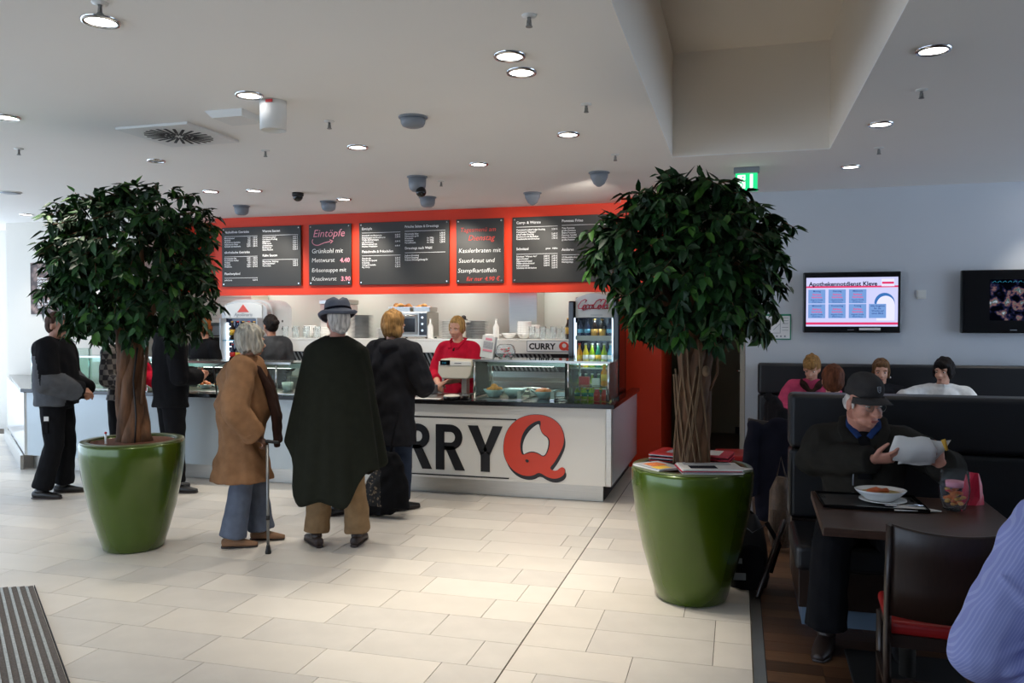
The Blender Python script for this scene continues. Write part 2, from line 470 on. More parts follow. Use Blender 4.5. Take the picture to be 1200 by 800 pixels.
ORD = ['first', 'second', 'third', 'fourth', 'fifth', 'sixth', 'seventh', 'eighth', 'ninth', 'tenth', 'eleventh', 'twelfth', 'thirteenth', 'fourteenth', 'fifteenth', 'sixteenth', 'seventeenth', 'eighteenth', 'nineteenth', 'twentieth', 'twenty-first', 'twenty-second']

def strokes(mb, lines, w, T, h=0.002):
    """flat pen strokes: polylines of width w"""
    for pl in lines:
        for (x0, y0), (x1, y1) in zip(pl[:-1], pl[1:]):
            d = Vector((x1 - x0, y1 - y0)); L = d.length
            if L < 1e-6: continue
            d /= L; nx, ny = -d.y * w / 2, d.x * w / 2; ex, ey = d.x * w * 0.3, d.y * w * 0.3
            mb.prism([(x0 + nx - ex, y0 + ny - ey), (x0 - nx - ex, y0 - ny - ey), (x1 - nx + ex, y1 - ny + ey), (x1 + nx + ex, y1 + ny + ey)], h, T)
    return mb
def arc(cx, cy, rx, ry, a0, a1, n=12):
    return [(cx + rx * math.cos(math.radians(a0 + (a1 - a0) * i / n)), cy + ry * math.sin(math.radians(a0 + (a1 - a0) * i / n))) for i in range(n + 1)]
# ================================================================== SETTING
CZ = 2.98
def S(name, boxes, m, label, cat, bevel=0):
    mb = MB()
    for b in boxes: mb.box(*b)
    o = mb.build(name, m, None, bevel)
    return tag(o, label, cat, None, 'structure')

floor = S('floor', [(-11.3, 0.10, -4, 9.7, -0.10, -0.004)], 'grout', 'cream stone tile floor of the hall, laid in staggered rows', 'floor')
floor_wood = S('floor_booth', [(0.10, 6.5, -4, 9.1, -0.10, -0.004)], 'darkwood', 'brown wooden plank floor under the booths', 'floor')
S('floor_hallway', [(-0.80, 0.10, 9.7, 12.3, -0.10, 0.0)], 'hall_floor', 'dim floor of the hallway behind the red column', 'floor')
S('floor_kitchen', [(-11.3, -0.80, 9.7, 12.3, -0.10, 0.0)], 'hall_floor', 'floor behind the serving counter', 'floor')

# floor tiles 0.60 x 0.30, staggered, with the straight movement joint at x = -1.03
rnd = random.Random(3)
tiles = []
GX, GY = 0.0035, 0.0025
row = 0
y = 1.46
while y < 9.0:
    off = rnd.choice([0.0, 0.12, 0.21, 0.30, 0.42, 0.5])
    for (xa, xb, o2) in ((-11.28, -1.0325, off), (-1.0275, 0.078, rnd.choice([0.05, 0.25, 0.42]))):
        edges = [xb]
        x = xb - (0.6 - o2 if o2 else 0.6)
        while x > xa + 0.05: edges.append(x); x -= 0.6
        edges.append(xa)
        for e1, e0 in zip(edges[:-1], edges[1:]):
            if e1 - e0 > 0.04: tiles.append((e0, e1, y, y + 0.30))
    y += 0.30; row += 1
def view_size(t):
    cx, cy_ = (t[0] + t[1]) / 2, (t[2] + t[3]) / 2
    cs, sn = math.cos(math.radians(15.53)), math.sin(math.radians(15.53))
    r = cx * cs + cy_ * sn; f = -cx * sn + cy_ * cs
    if f < 1.5 or abs(r / f) > 0.72 or f < 3.0 : return -f - 100
    if cy_ > 7.3 and cx > -7.6: return -f - 50          # under the counter
    return -f
tiles.sort(key=view_size, reverse=True)
full = {}
for i, t in enumerate(tiles[:290]):
    w = round(t[1] - t[0], 3)
    mk = ('tile', 'tile2', 'tile3')[rnd.randrange(3)]
    key = (w, mk)
    if key not in full:
        mb = MB(); mb.box(-w / 2 + GX / 2, w / 2 - GX / 2, -0.15 + GY / 2, 0.15 - GY / 2, -0.014, 0.0)
        full[key] = mb.mesh('tile', mk)
    o = bpy.data.objects.new('tile', full[key]); COL.objects.link(o); o.parent = floor
    o.location = ((t[0] + t[1]) / 2, (t[2] + t[3]) / 2, 0)
mb = MB()
for t in tiles[290:]:
    mb.m = rnd.randrange(3); mb.box(t[0] + GX / 2, t[1] - GX / 2, t[2] + GY / 2, t[3] - GY / 2, -0.014, 0.0)
o = mb.build('tile_field', ['tile', 'tile2', 'tile3'], floor); o['kind'] = 'stuff'

# oak planks of the booth area, running along x
pl_mesh = {}
far = MB()
y = 1.6; k = 0
while y < 9.0:
    x = 0.14 - rnd.choice([0.0, 0.35, 0.7, 0.95])
    while x < 4.6:
        x0, x1 = max(x, 0.14), x + 1.2
        if x1 - x0 > 0.06:
            mk = rnd.randrange(3)
            if x0 < 2.6 and 3.0 < y < 9.0 and k < 170:
                w = round(x1 - x0, 3); key = (w, mk)
                if key not in pl_mesh:
                    q = MB(); q.box(-w / 2 + 0.0012, w / 2 - 0.0012, 0.001, 0.119, -0.012, 0.0)
                    pl_mesh[key] = q.mesh('plank', ('plank', 'plank2', 'plank3')[mk])
                o = bpy.data.objects.new('plank', pl_mesh[key]); COL.objects.link(o); o.parent = floor_wood
                o.location = ((x0 + x1) / 2, y, 0); k += 1
            else:
                far.m = mk; far.box(x0 + 0.0012, x1 - 0.0012, y + 0.001, y + 0.119, -0.012, 0.0)
        x += 1.2
    y += 0.12
o = far.build('plank_field', ['plank', 'plank2', 'plank3'], floor_wood); o['kind'] = 'stuff'
S('trim_1', [(0.082, 0.136, -1, 8.98, -0.02, 0.003)], 'steel', 'pale metal strip between the tiles and the plank floor', 'trim')

# ceiling with the deep recess
rx0, rx1, ry1 = -0.53, 0.70, 6.92
ceil = S('ceiling', [(-11.3, rx0, -4, 13, CZ, CZ + 0.008), (rx1, 6.5, -4, 13, CZ, CZ + 0.008), (rx0, rx1, ry1, 13, CZ, CZ + 0.008)], 'ceiling',
         'pale painted ceiling with downlights over the whole hall', 'ceiling')
S('ceiling_recess', [(rx0 - 0.04, rx0, -4, ry1, CZ + 0.0081, 3.84), (rx1, rx1 + 0.04, -4, ry1, CZ + 0.0081, 3.84), (rx0 - 0.04, rx1 + 0.04, ry1, ry1 + 0.04, CZ + 0.0081, 3.84),
                     (rx0 - 0.04, rx1 + 0.04, -4, ry1 + 0.04, 3.84, 3.88)], 'recess', 'deep rectangular recess cut up into the ceiling', 'ceiling')

S('wall_rear_blocker', [(-2.6, 6.5, -4.0, -3.9, 0, CZ)], 'grey_wall', 'unseen pale wall added behind the viewer to block sky light, beside the open entrance', 'wall')  # unseen wall added to keep bright sky out of glossy reflections
S('wall_side_blocker', [(6.5, 6.6, -4.0, 4.2, 0, CZ)], 'grey_wall', 'unseen pale side wall added beyond the booths to hold back daylight', 'wall')  # unseen wall added to dim the booth side, its gap set for daylight
S('wall_right', [(0.085, 6.5, 9.0, 9.12, 0, CZ)], 'grey_wall', 'pale blue-grey wall with the two screens', 'wall')
S('wall_left', [(-9.744, -7.6, 9.0, 9.12, 0, CZ)], 'white_wall', 'white wall behind the customers at the end of the counter', 'wall')
S('wall_far', [(-11.3, -9.7, 9.7, 9.8, 0, CZ), (-9.80, -9.744, 9.0, 9.7, 0, CZ)], 'white_wall', 'bright white wall set back beside the counter end', 'wall')
S('baseboard_left', [(-9.744, -7.6, 8.985, 9.0, 0, 0.09)], 'plastic_grey', 'grey skirting at the foot of the white wall', 'baseboard')
S('wall_column', [(-1.25, -0.80, 9.0, 10.45, 0, CZ)], 'red', 'vermilion red wall end beside the drinks fridge', 'wall')
S('wall_fascia', [(-6.69, -1.25, 9.35, 9.45, 1.96, CZ)], 'red', 'red fascia above the serving counter carrying the menu boards', 'wall')
S('wall_fascia_side', [(-7.65, -6.69, 9.75, 9.85, 2.03, CZ), (-6.75, -6.69, 9.45, 9.75, 2.03, CZ)], 'red', 'set-back red fascia beyond the menu boards', 'wall')
S('wall_back', [(-7.65, -1.25, 10.4, 10.5, 0, CZ), (-7.7, -7.6, 9.12, 10.5, 0, CZ)], 'kitchen_wall', 'pale kitchen wall behind the shelf', 'wall')
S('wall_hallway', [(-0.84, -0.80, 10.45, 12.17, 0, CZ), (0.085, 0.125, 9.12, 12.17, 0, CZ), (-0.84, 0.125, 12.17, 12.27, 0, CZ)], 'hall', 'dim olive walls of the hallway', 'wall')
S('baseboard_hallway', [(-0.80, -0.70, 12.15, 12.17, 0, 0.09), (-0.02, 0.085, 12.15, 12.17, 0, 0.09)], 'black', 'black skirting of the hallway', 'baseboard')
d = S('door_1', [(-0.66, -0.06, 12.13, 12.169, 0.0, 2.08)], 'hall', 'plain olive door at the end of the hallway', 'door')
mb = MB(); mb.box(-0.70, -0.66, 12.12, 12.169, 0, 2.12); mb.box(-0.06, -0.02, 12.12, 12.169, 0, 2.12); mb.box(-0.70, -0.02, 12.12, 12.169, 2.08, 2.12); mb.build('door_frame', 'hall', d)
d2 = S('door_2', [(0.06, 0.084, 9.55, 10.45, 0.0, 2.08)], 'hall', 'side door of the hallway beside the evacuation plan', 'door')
mb = MB(); mb.box(0.035, 0.084, 9.50, 9.55, 0, 2.12); mb.box(0.035, 0.084, 10.45, 10.50, 0, 2.12); mb.build('door_frame', 'plastic_cream', d2)
mb = MB(); mb.loft([(0.06, 9.63, 1.05), (0.0, 9.63, 1.05)], 0.009, n=8); mb.loft([(0.005, 9.625, 1.05), (0.005, 9.75, 1.05)], 0.009, n=8); mb.build('door_handle', 'chrome', d2)

# ------------------------------------------------------------------ ceiling fittings
def lathe_obj(name, prof, m, parent, n=32, loc=(0, 0, 0), ring=False): return MB().lathe(prof, loc, n, None, ring).build(name, m, parent)
def downlight(x, y, label, r=0.085, lit=True, power=1.0, aim=None, ang=115):
    t = thing('downlight', label, 'downlight', (x, y, CZ), 0, 'round downlights in the ceiling')
    lathe_obj('trim_ring', [(r * 0.76, -0.004), (r * 0.80, -0.012), (r * 0.95, -0.012), (r, -0.001), (r, 0.0), (r * 0.78, 0.0)], 'chrome', t, ring=True)
    lathe_obj('lamp_face', [(r * 0.76, -0.0035), (r * 0.76, -0.001)], 'lamp' if lit else 'plastic_grey', t)
    if lit:
        s = spot('downlight_beam', (0, 0, -0.03), SPOT_W * power, ang, 1.0 if ang < 80 else 0.7)
        s.parent = t
        if aim is not None: s.rotation_euler = (Vector(aim) - Vector((x, y, CZ))).to_track_quat('-Z', 'Y').to_euler()
    return t
downlight(-2.812, 3.098, 'largest lit downlight, beside a sprinkler at the upper edge', power=0.8)
downlight(-1.143, 4.065, 'lit downlight, farther from the bowl-shaped trees of a close pair', power=2.3, ang=62)
downlight(-1.153, 4.343, 'lit downlight of a close pair, the one nearer the counter', power=2.3, ang=62)
downlight(-2.858, 4.338, 'lit downlight just beside the white cylinder lamp', power=0.9, ang=62)
downlight(-4.733, 4.367, 'lit downlight cut by the photo edge, on the vent side', power=0.9)
downlight(-1.201, 5.86, 'lit downlight alone in front of the ceiling recess corner', power=2.4, ang=62)
downlight(-2.882, 5.841, 'lit downlight behind the white cylinder lamp, over the man in the cape', power=1.0)
downlight(-2.176, 6.748, 'lit downlight nearest the middle of the counter, beyond the round sensor', power=1.0)
downlight(0.947, 4.551, 'lit downlight over the booths, largest of their row of three', power=0.10)
downlight(0.95, 6.14, 'lit downlight over the booths, middle of their row of three', power=0.10)
downlight(0.958, 7.739, 'lit downlight over the booths, smallest of their row of three', power=0.14)
downlight(-5.338, 7.39, 'lit downlight over the black-coated customer, next to the tree crown', power=0.9)
downlight(-4.866, 7.464, 'lit downlight over the lady in the camel coat', power=0.9)
downlight(-4.238, 8.245, 'bright lit downlight next to the black camera dome', power=0.9)
downlight(-8.733, 8.326, 'tilted lit downlight near the brown coffee poster', power=0.9)
downlight(-4.776, 5.871, 'unlit round fitting between the square vent and the tree', lit=False, r=0.075)
downlight(2.80, 8.64, 'lit downlight beyond the frame washing the wall over the dark screen', power=0.8, ang=74)

def gimbal(x, y, label, tall=0.085, cone=False, aim=None, power=0.0):
    t = thing('ceiling_spotlight', label, 'spotlight', (x, y, CZ), 0, 'grey spotlights on the ceiling')
    lathe_obj('mounting_plate', [(0.098, 0), (0.098, -0.008), (0.085, -0.012)], 'plastic_grey', t)
    if cone: lathe_obj('housing', [(0.085, -0.012), (0.078, -0.05), (0.05, -0.105), (0.02, -0.128), (0.004, -0.132)], 'plastic_grey', t)
    else: lathe_obj('housing', [(0.085, -0.012), (0.08, -tall * 0.8), (0.07, -tall * 1.1), (0.045, -tall * 1.28), (0.01, -tall * 1.32)], 'plastic_grey', t)
    if power:
        dx, dy = aim[0] - x, aim[1] - y; L = math.hypot(dx, dy)
        s = spot('spotlight_beam', (x + dx / L * 0.13, y + dy / L * 0.13, CZ - 0.13), power, 80, 0.8, aim=aim)
        m4 = s.matrix_basis.copy(); s.parent = t; s.matrix_basis = Matrix.Translation((-x, -y, -CZ)) @ m4
    return t
g = gimbal(-2.106, 5.097, 'shallow grey drum sensor on the ceiling, alone beyond the lit pair', 0.055); g.name = 'ceiling_sensor'; g['category'] = 'sensor'; del g['group']
gimbal(-2.926, 7.182, 'deep grey ceiling spotlight with a dark lamp poking out below', 0.11)
mb = MB(); mb.ell((0.05, -0.03, -0.15), (0.05, 0.05, 0.05)); mb.build('lamp_head', 'black_gloss', bpy.data.objects['ceiling_spotlight'])
gimbal(-1.233, 7.426, 'pointed grey ceiling cone nearest the big tree', cone=True, aim=(-1.9, 9.35, 2.3), power=42)
gimbal(-2.109, 8.404, 'pointed grey ceiling cone above the sausage menu board', cone=True, aim=(-2.5, 9.4, 2.2), power=46)
gimbal(-3.293, 8.379, 'grey cup spotlight over the salad menu board', aim=(-3.3, 9.4, 2.1), power=62)
gimbal(-4.495, 8.371, 'grey cup spotlight over the stew chalkboard', aim=(-4.65, 9.4, 2.1), power=62)
gimbal(-5.649, 8.401, 'grey cup spotlight over the drinks menu board', aim=(-5.9, 9.4, 2.1), power=62)
t = thing('camera_dome', 'black camera dome on the ceiling beside a lit downlight', 'camera', (-4.515, 7.735, CZ))
lathe_obj('mounting_ring', [(0.06, 0), (0.06, -0.03), (0.055, -0.035)], 'black', t)
MB().ell((0, 0, -0.04), (0.052, 0.052, 0.05)).build('dome', 'black_gloss', t)

t = thing('cylinder_lamp', 'white cylinder lamp hanging under the ceiling with a red sticker', 'lamp', (-2.802, 4.511, CZ))
lathe_obj('lamp_body', [(0.082, 0), (0.082, -0.03), (0.08, -0.18), (0.073, -0.18), (0.07, -0.16)], 'plastic_white', t)
lathe_obj('lamp_reflector', [(0.072, -0.158), (0.072, -0.150)], 'plastic_grey', t)
MB().box(0.0, 0.045, -0.086, -0.080, -0.025, -0.008).build('sticker', 'label_red', t)

SPR = [(-0.91, 3.562, 'sprinkler before the lit downlight pair'), (-0.928, 5.093, 'sprinkler beside the recess, second of that line'),
       (-0.974, 6.673, 'sprinkler next to the far corner of the recess'), (-2.703, 5.051, 'sprinkler between the white cylinder lamp and the round sensor'),
       (-5.498, 5.179, 'sprinkler above the tree on the vent side'), (-2.658, 2.925, 'large sprinkler next to the largest downlight'),
       (1.043, 5.31, 'larger sprinkler in the ceiling over the booths'), (1.068, 6.971, 'smaller sprinkler in the ceiling over the booths'),
       (-3.65, 5.759, 'pale sprinkler behind the square vent'), (-2.789, 7.459, 'pale sprinkler behind the deep grey spotlight')]
for i, (x, y, lb) in enumerate(SPR):
    t = thing('sprinkler', lb, 'sprinkler', (x, y, CZ), 0, 'sprinkler heads in the ceiling')
    lathe_obj('cover_plate', [(0.035, 0), (0.033, -0.006), (0.012, -0.010)], 'plastic_white', t, 16)
    mb = MB(); mb.lathe([(0.010, -0.008), (0.007, -0.022), (0.007, -0.04), (0.012, -0.045)], n=10); mb.lathe([(0.016, -0.052), (0.016, -0.049)], n=12)
    mb.loft([(0.008, 0, -0.02), (0.011, 0, -0.05)], 0.002, n=5); mb.loft([(-0.008, 0, -0.02), (-0.011, 0, -0.05)], 0.002, n=5)
    mb.build('head', 'steel_dark', t)

t = thing('ceiling_speaker', 'flat pale round speaker grille near the photo edge', 'speaker', (-7.415, 6.871, CZ))
lathe_obj('rim', [(0.11, 0), (0.11, -0.006), (0.10, -0.010)], 'plastic_white', t)
lathe_obj('grille', [(0.098, -0.012), (0.06, -0.014)], 'plastic_grey', t)

t = thing('swirl_diffuser', 'square white ceiling vent with a dark radial slot pattern', 'vent', (-3.94, 5.09, CZ), 0)
MB().box(-0.30, 0.30, -0.30, 0.30, -0.02, 0).build('face_plate', 'plastic_white', t, 0.006)
mb = MB()
for k in range(24):
    a = 2 * PI * k / 24
    T = Matrix.Rotation(a, 4, 'Z')
    mb.box(0.06 if k % 2 else 0.10, 0.235, -0.012, 0.008, -0.0225, -0.019, T)
    if k % 2 == 0: mb.box(0.03, 0.085, -0.006, 0.004, -0.0225, -0.019, T)
o = mb.build('slots', 'black', t); o['kind'] = 'stuff'
t = thing('ceiling_box', 'small white sloped box on the ceiling beside the square vent', 'box', (-3.22, 4.70, CZ), 0)
mb = MB(); mb.prism([(-0.14, 0), (-0.08, -0.05), (0.14, -0.05), (0.14, 0)], 0.22, Matrix.Translation((0, 0.11, 0)) @ FACE); mb.build('casing', 'plastic_white', t)

t = thing('exit_sign', 'lit green exit sign hanging from the ceiling behind the tree', 'sign', (0.07, 7.55, CZ))
MB().box(-0.11, 0.11, -0.04, 0.04, -0.05, 0).build('housing', 'plastic_grey', t, 0.005)
MB().box(-0.095, 0.095, -0.008, 0.008, -0.21, -0.05).build('sign_panel', 'exit_green', t)
mb = MB(); mb.box(-0.075, -0.01, -0.0095, -0.008, -0.185, -0.065); mb.box(0.03, 0.055, -0.0095, -0.008, -0.19, -0.06)
mb.build('door_symbol', 'exit_white', t)
mb = MB(); mb.ell((-0.03, -0.0098, -0.085), (0.009, 0.001, 0.009)); strokes(mb, [[(-0.035, -0.1), (-0.045, -0.13)], [(-0.045, -0.13), (-0.03, -0.15), (-0.04, -0.175)], [(-0.045, -0.13), (-0.06, -0.15), (-0.072, -0.15)], [(-0.035, -0.105), (-0.02, -0.12), (-0.012, -0.115)]], 0.009, at(0, -0.0096, 0), 0.001)
mb.build('running_figure', 'exit_green', t)

# ------------------------------------------------------------------ serving counter
t = thing('service_counter', 'long serving counter with white panels, big black and red lettering and steel plinth', 'counter', (-4.3, 7.1, 0))
OFF = Vector((4.3, -7.1, 0))
def cbox(name, x0, x1, y0, y1, z0, z1, m, bevel=0.002):
    return MB().box(x0 + 4.3, x1 + 4.3, y0 - 7.1, y1 - 7.1, z0, z1).build(name, m, t, bevel)
for a, b_ in ((-7.46, -6.2), (-6.2, -4.95), (-4.95, -3.78)):
    cbox('side_panel', a + 0.002, b_ - 0.002, 7.08, 7.12, 0.155, 0.845, 'pale_gloss')
cbox('front_panel', -3.778, -1.11, 7.08, 7.12, 0.155, 0.845, 'white_gloss')
cbox('corner_profile', -1.108, -1.06, 7.075, 7.125, 0.155, 0.845, 'steel')
cbox('end_panel', -1.085, -1.06, 7.126, 8.95, 0.155, 0.845, 'pale_gloss')
cbox('plinth', -7.46, -1.145, 7.16, 7.20, 0.0, 0.155, 'steel')
cbox('end_plinth', -1.165, -1.145, 7.20, 8.95, 0.0, 0.155, 'black')
ang = math.atan2(8.95 - 7.11, -9.70 + 7.46)
W0 = Matrix.Translation((-7.46 + 4.3, 0.0, 0)) @ Matrix.Rotation(ang, 4, 'Z')
MB().box(0, 2.85, 0.0, 0.04, 0.155, 0.845, W0).build('wing_panel', 'white_gloss', t)
MB().box(0, 2.85, 0.05, 0.08, 0.0, 0.155, W0).build('wing_plinth', 'steel', t)
o = MB().box(-7.3 + 4.3, -1.17 + 4.3, 0.13, 0.72, 0.02, 0.84).build('carcass', 'steel_dark', t)
# letters
T = at(4.3, 7.079 - 7.1, 0)
z0, z1 = 0.232, 0.655; hh = z1 - z0; h_ = 0.004
def quad(*p): mb.prism(list(p), h_, T)
def letterR(x):
    quad((x, z0), (x + 0.085, z0), (x + 0.085, z1), (x, z1))
    ro = arc(x + 0.145, z1 - 0.118, 0.118, 0.118, 90, -90, 14); ri = arc(x + 0.145, z1 - 0.118, 0.045, 0.050, 90, -90, 14)
    ro = [(x + 0.08, z1)] + ro + [(x + 0.08, z1 - 0.236)]; ri = [(x + 0.08, z1 - 0.068)] + ri + [(x + 0.08, z1 - 0.168)]
    for i in range(len(ro) - 1): quad(ro[i], ri[i], ri[i + 1], ro[i + 1])
    quad((x + 0.19, z0), (x + 0.287, z0), (x + 0.178, z1 - 0.20), (x + 0.085, z1 - 0.20))
for x in (-3.03, -2.705):
    mb = MB(); letterR(x); mb.build('letter', 'black_print', t)
mb = MB(); x = -2.39; quad((x + 0.125, z0), (x + 0.212, z0), (x + 0.212, z0 + 0.18), (x + 0.125, z0 + 0.18))
quad((x, z1), (x + 0.125, z0 + 0.15), (x + 0.19, z0 + 0.2), (x + 0.098, z1)); quad((x + 0.335, z1), (x + 0.24, z1), (x + 0.15, z0 + 0.2), (x + 0.212, z0 + 0.15))
mb.build('letter', 'black_print', t)
mb = MB(); x = -3.38
quad((x, z0 + 0.13), (x + 0.085, z0 + 0.13), (x + 0.085, z1), (x, z1)); quad((x + 0.2, z0 + 0.13), (x + 0.285, z0 + 0.13), (x + 0.285, z1), (x + 0.2, z1))
ro = arc(x + 0.1425, z0 + 0.13, 0.1425, 0.14, 180, 360, 14); ri = arc(x + 0.1425, z0 + 0.13, 0.058, 0.06, 180, 360, 14)
for i in range(14): quad(ro[i], ro[i + 1], ri[i + 1], ri[i])
mb.build('letter', 'black_print', t)
mb = MB(); x = -3.72
ro = arc(x + 0.2, z0 + hh / 2, 0.2, hh / 2 + 0.006, 62, 298, 20); ri = arc(x + 0.21, z0 + hh / 2, 0.118, hh / 2 - 0.07, 62, 298, 20)
for i in range(20): quad(ro[i], ri[i], ri[i + 1], ro[i + 1])
mb.build('letter', 'black_print', t)
mb = MB(); quad((-3.74, 0.715), (-1.925, 0.715), (-1.925, 0.727), (-3.74, 0.727)); mb.build('lettering_rule', 'black_print', t)
mb = MB(); quad((-3.74, 0.176), (-1.995, 0.176), (-1.995, 0.188), (-3.74, 0.188)); mb.build('lettering_rule', 'black_print', t)
def qpt(p, dx=0, dz=0): return (-2.048 + (p[0] - 600) * 0.0020 + dx, 0.774 - (p[1] - 142) * 0.001915 + dz)
def smooth_poly(pts, it=2):
    for _ in range(it):
        q = []
        for i in range(len(pts)):
            a, b_ = pts[i], pts[(i + 1) % len(pts)]
            q += [(a[0] * .75 + b_[0] * .25, a[1] * .75 + b_[1] * .25), (a[0] * .25 + b_[0] * .75, a[1] * .25 + b_[1] * .75)]
        pts = q
    return pts
Q_OUT = [(600, 310), (606, 255), (628, 205), (665, 168), (712, 147), (770, 141), (822, 154), (862, 185), (882, 230), (882, 275), (862, 322), (838, 365), (815, 392), (832, 404), (851, 402), (861, 390), (876, 383), (887, 394), (886, 415), (866, 434), (836, 442), (802, 434), (768, 412), (740, 432), (700, 435), (660, 421), (626, 390), (606, 350)]
Q_IN = [(688, 338), (679, 300), (685, 250), (706, 208), (740, 180), (773, 167), (776, 185), (772, 205), (785, 232), (816, 250), (816, 290), (802, 330), (786, 341), (765, 326), (735, 320), (710, 328)]
Q_WHITE = [(696, 334), (690, 300), (699, 258), (722, 220), (750, 194), (768, 184), (771, 205), (783, 234), (811, 252), (811, 290), (798, 328), (785, 336), (766, 322), (735, 315), (708, 324)]
def flat_poly(poly, name, m, y, outline=0):
    poly = smooth_poly(poly)[::-1]
    bm = bmesh.new(); vs_ = [bm.verts.new((p[0] + 4.3, y - 7.1, p[1])) for p in poly]; f = bm.faces.new(vs_); bm.normal_update()
    if f.normal.y > 0: f.normal_flip()
    r = bmesh.ops.extrude_face_region(bm, geom=[f]); 
    for v in [e for e in r['geom'] if isinstance(e, bmesh.types.BMVert)]: v.co.y += 0.002
    bmesh.ops.triangulate(bm, faces=bm.faces[:]); bmesh.ops.recalc_face_normals(bm, faces=bm.faces[:])
    me = bpy.data.meshes.new(name); bm.to_mesh(me); bm.free(); me.materials.append(M[m])
    o = bpy.data.objects.new(name, me); COL.objects.link(o); o.parent = t; return o
logo = flat_poly([qpt(p, 0.012, -0.036) for p in Q_OUT], 'logo_shadow', 'black_print', 7.0770)
cx_, cz_ = qpt((742, 290))
flat_poly([(cx_ + (q[0] - cx_) * 1.015, cz_ + (q[1] - cz_) * 1.012) for q in [qpt(p) for p in Q_OUT]], 'logo_outline', 'black_print', 7.0750)
flat_poly([qpt(p) for p in Q_OUT], 'logo_letter', 'red_print', 7.0735)
flat_poly([qpt(p) for p in Q_IN], 'logo_counter_shade', 'black_print', 7.0715)
flat_poly([qpt(p) for p in Q_WHITE], 'logo_counter', 'white_gloss', 7.0700)
flat_poly([qpt(p) for p in [(702, 358), (712, 354), (722, 360), (718, 370), (708, 370)]], 'logo_eye', 'black_print', 7.0700)

t = thing('worktop', 'continuous black polished worktop lying on the serving counter', 'worktop', (-4.3, 7.1, 0))
poly = [(-1.03, 7.03), (-1.03, 8.95), (-1.12, 8.95), (-1.12, 7.80), (-7.2, 7.80), (-8.6, 8.93), (-9.70, 8.93), (-7.49, 7.03)]
MB().prism([(a + 4.3, b_ - 7.1) for a, b_ in poly], 0.04, Matrix.Translation((0, 0, 0.845))).build('slab', 'black_stone', t, 0.004)
MB().prism([(a + 4.3, b_ - 7.1) for a, b_ in [(-1.9, 7.18), (-1.9, 7.74), (-7.2, 7.74), (-7.2, 7.18)]], 0.004, Matrix.Translation((0, 0, 0.885))).build('steel_inlay', 'steel', t)
ZT = 0.885

# ------------------------------------------------------------------ menu boards
def board(x0, x1, label, build, pins=True):
    w = x1 - x0; z0, z1 = 2.075, 2.85
    t = thing('menu_board', label, 'menu board', (x0, 9.315, z0), 0, 'menu boards on the red fascia')
    MB().box(0, w, 0.0, 0.018, 0, z1 - z0).build('panel', 'board', t, 0.003)
    for px_, pz in ((0.03, 0.745), (w - 0.03, 0.745), (0.03, 0.03), (w - 0.03, 0.03)):
        MB().lathe([(0.011, 0), (0.011, 0.006), (0.008, 0.009)], n=12, T=at(px_, 0.0, pz)).build('bolt', 'chrome', t)
        MB().lathe([(0.008, 0), (0.008, 0.017)], n=8, T=at(px_, 0.035, pz)).build('spacer', 'steel', t)
    build(t, w)
FT = at(0, -0.001, 0)
def rule_lines(t, ls):
    mb = MB()
    for (a, b_, z) in ls: mb.box(a, b_, -0.002, 0.0, z, z + 0.004)
    mb.build('rules', 'white_print', t)
def rows(n, f): return '\n'.join(f(i) for i in range(n))
H, B = 0.042, 0.027       # heading and row sizes
def b1(t, w):
    letters('lettering', [('alkoholfreie Getränke', 0.04, 0.70, H, 'LEFT', 0.012), ('Mineralwasser\nApfelsaft\nalkoholfreie Getränke\nApfelschorle Natur\nApfelsaft Spritzschorle', 0.04, 0.625, B, 'LEFT', 0.015, 0, 1.0),
        ('0,2 l\n0,2 l\n0,2 l\n0,33 l\n0,33 l', 0.44, 0.625, B, 'RIGHT', 0.015), ('1,50 €\n1,50 €\n1,60 €\n1,80 €\n1,80 €', 0.535, 0.625, B, 'RIGHT', 0.015),
        ('alkoholische Getränke', 0.04, 0.435, H, 'LEFT', 0.012), ('Krombacher Pils\nKrombacher Radler\nWeizen\nRotwein\nWeißwein', 0.04, 0.36, B, 'LEFT', 0.015), ('0,33 l\n0,33 l\n0,5 l\n0,25 l\n0,25 l', 0.44, 0.36, B, 'RIGHT', 0.015),
        ('1,90 €\n1,90 €\n2,60 €\n2,70 €\n2,70 €', 0.535, 0.36, B, 'RIGHT', 0.015), ('Flaschenpfand', 0.04, 0.155, H, 'LEFT', 0.012), ('jede Sorte', 0.04, 0.075, B, 'LEFT', 0.015), ('0,25 €', 0.535, 0.075, B, 'RIGHT', 0.015),
        ('Warme Saucen', 0.61, 0.70, H, 'LEFT', 0.012), ('Currysauce scharf\nCurrysauce fruchtig\nJägersauce\nPfeffersauce\nZwiebelsauce\nBratensauce\nSauce Hausart', 0.61, 0.625, B, 'LEFT', 0.015),
        ('0,60 €\n0,60 €\n0,80 €\n0,80 €\n0,80 €\n0,60 €\n0,90 €', w - 0.04, 0.625, B, 'RIGHT', 0.015), ('Kalte Saucen', 0.61, 0.385, H, 'LEFT', 0.012), ('Mayonnaise, Ketchup\nSenf mittelscharf\nRemoulade', 0.61, 0.31, B, 'LEFT', 0.015), ('0,30 €\n0,30 €\n0,40 €', w - 0.04, 0.31, B, 'RIGHT', 0.015)],
        'white_print', FT, t)
    rule_lines(t, [(0.04, 0.535, 0.655), (0.04, 0.535, 0.39), (0.04, 0.535, 0.11), (0.61, w - 0.04, 0.655), (0.61, w - 0.04, 0.34)])
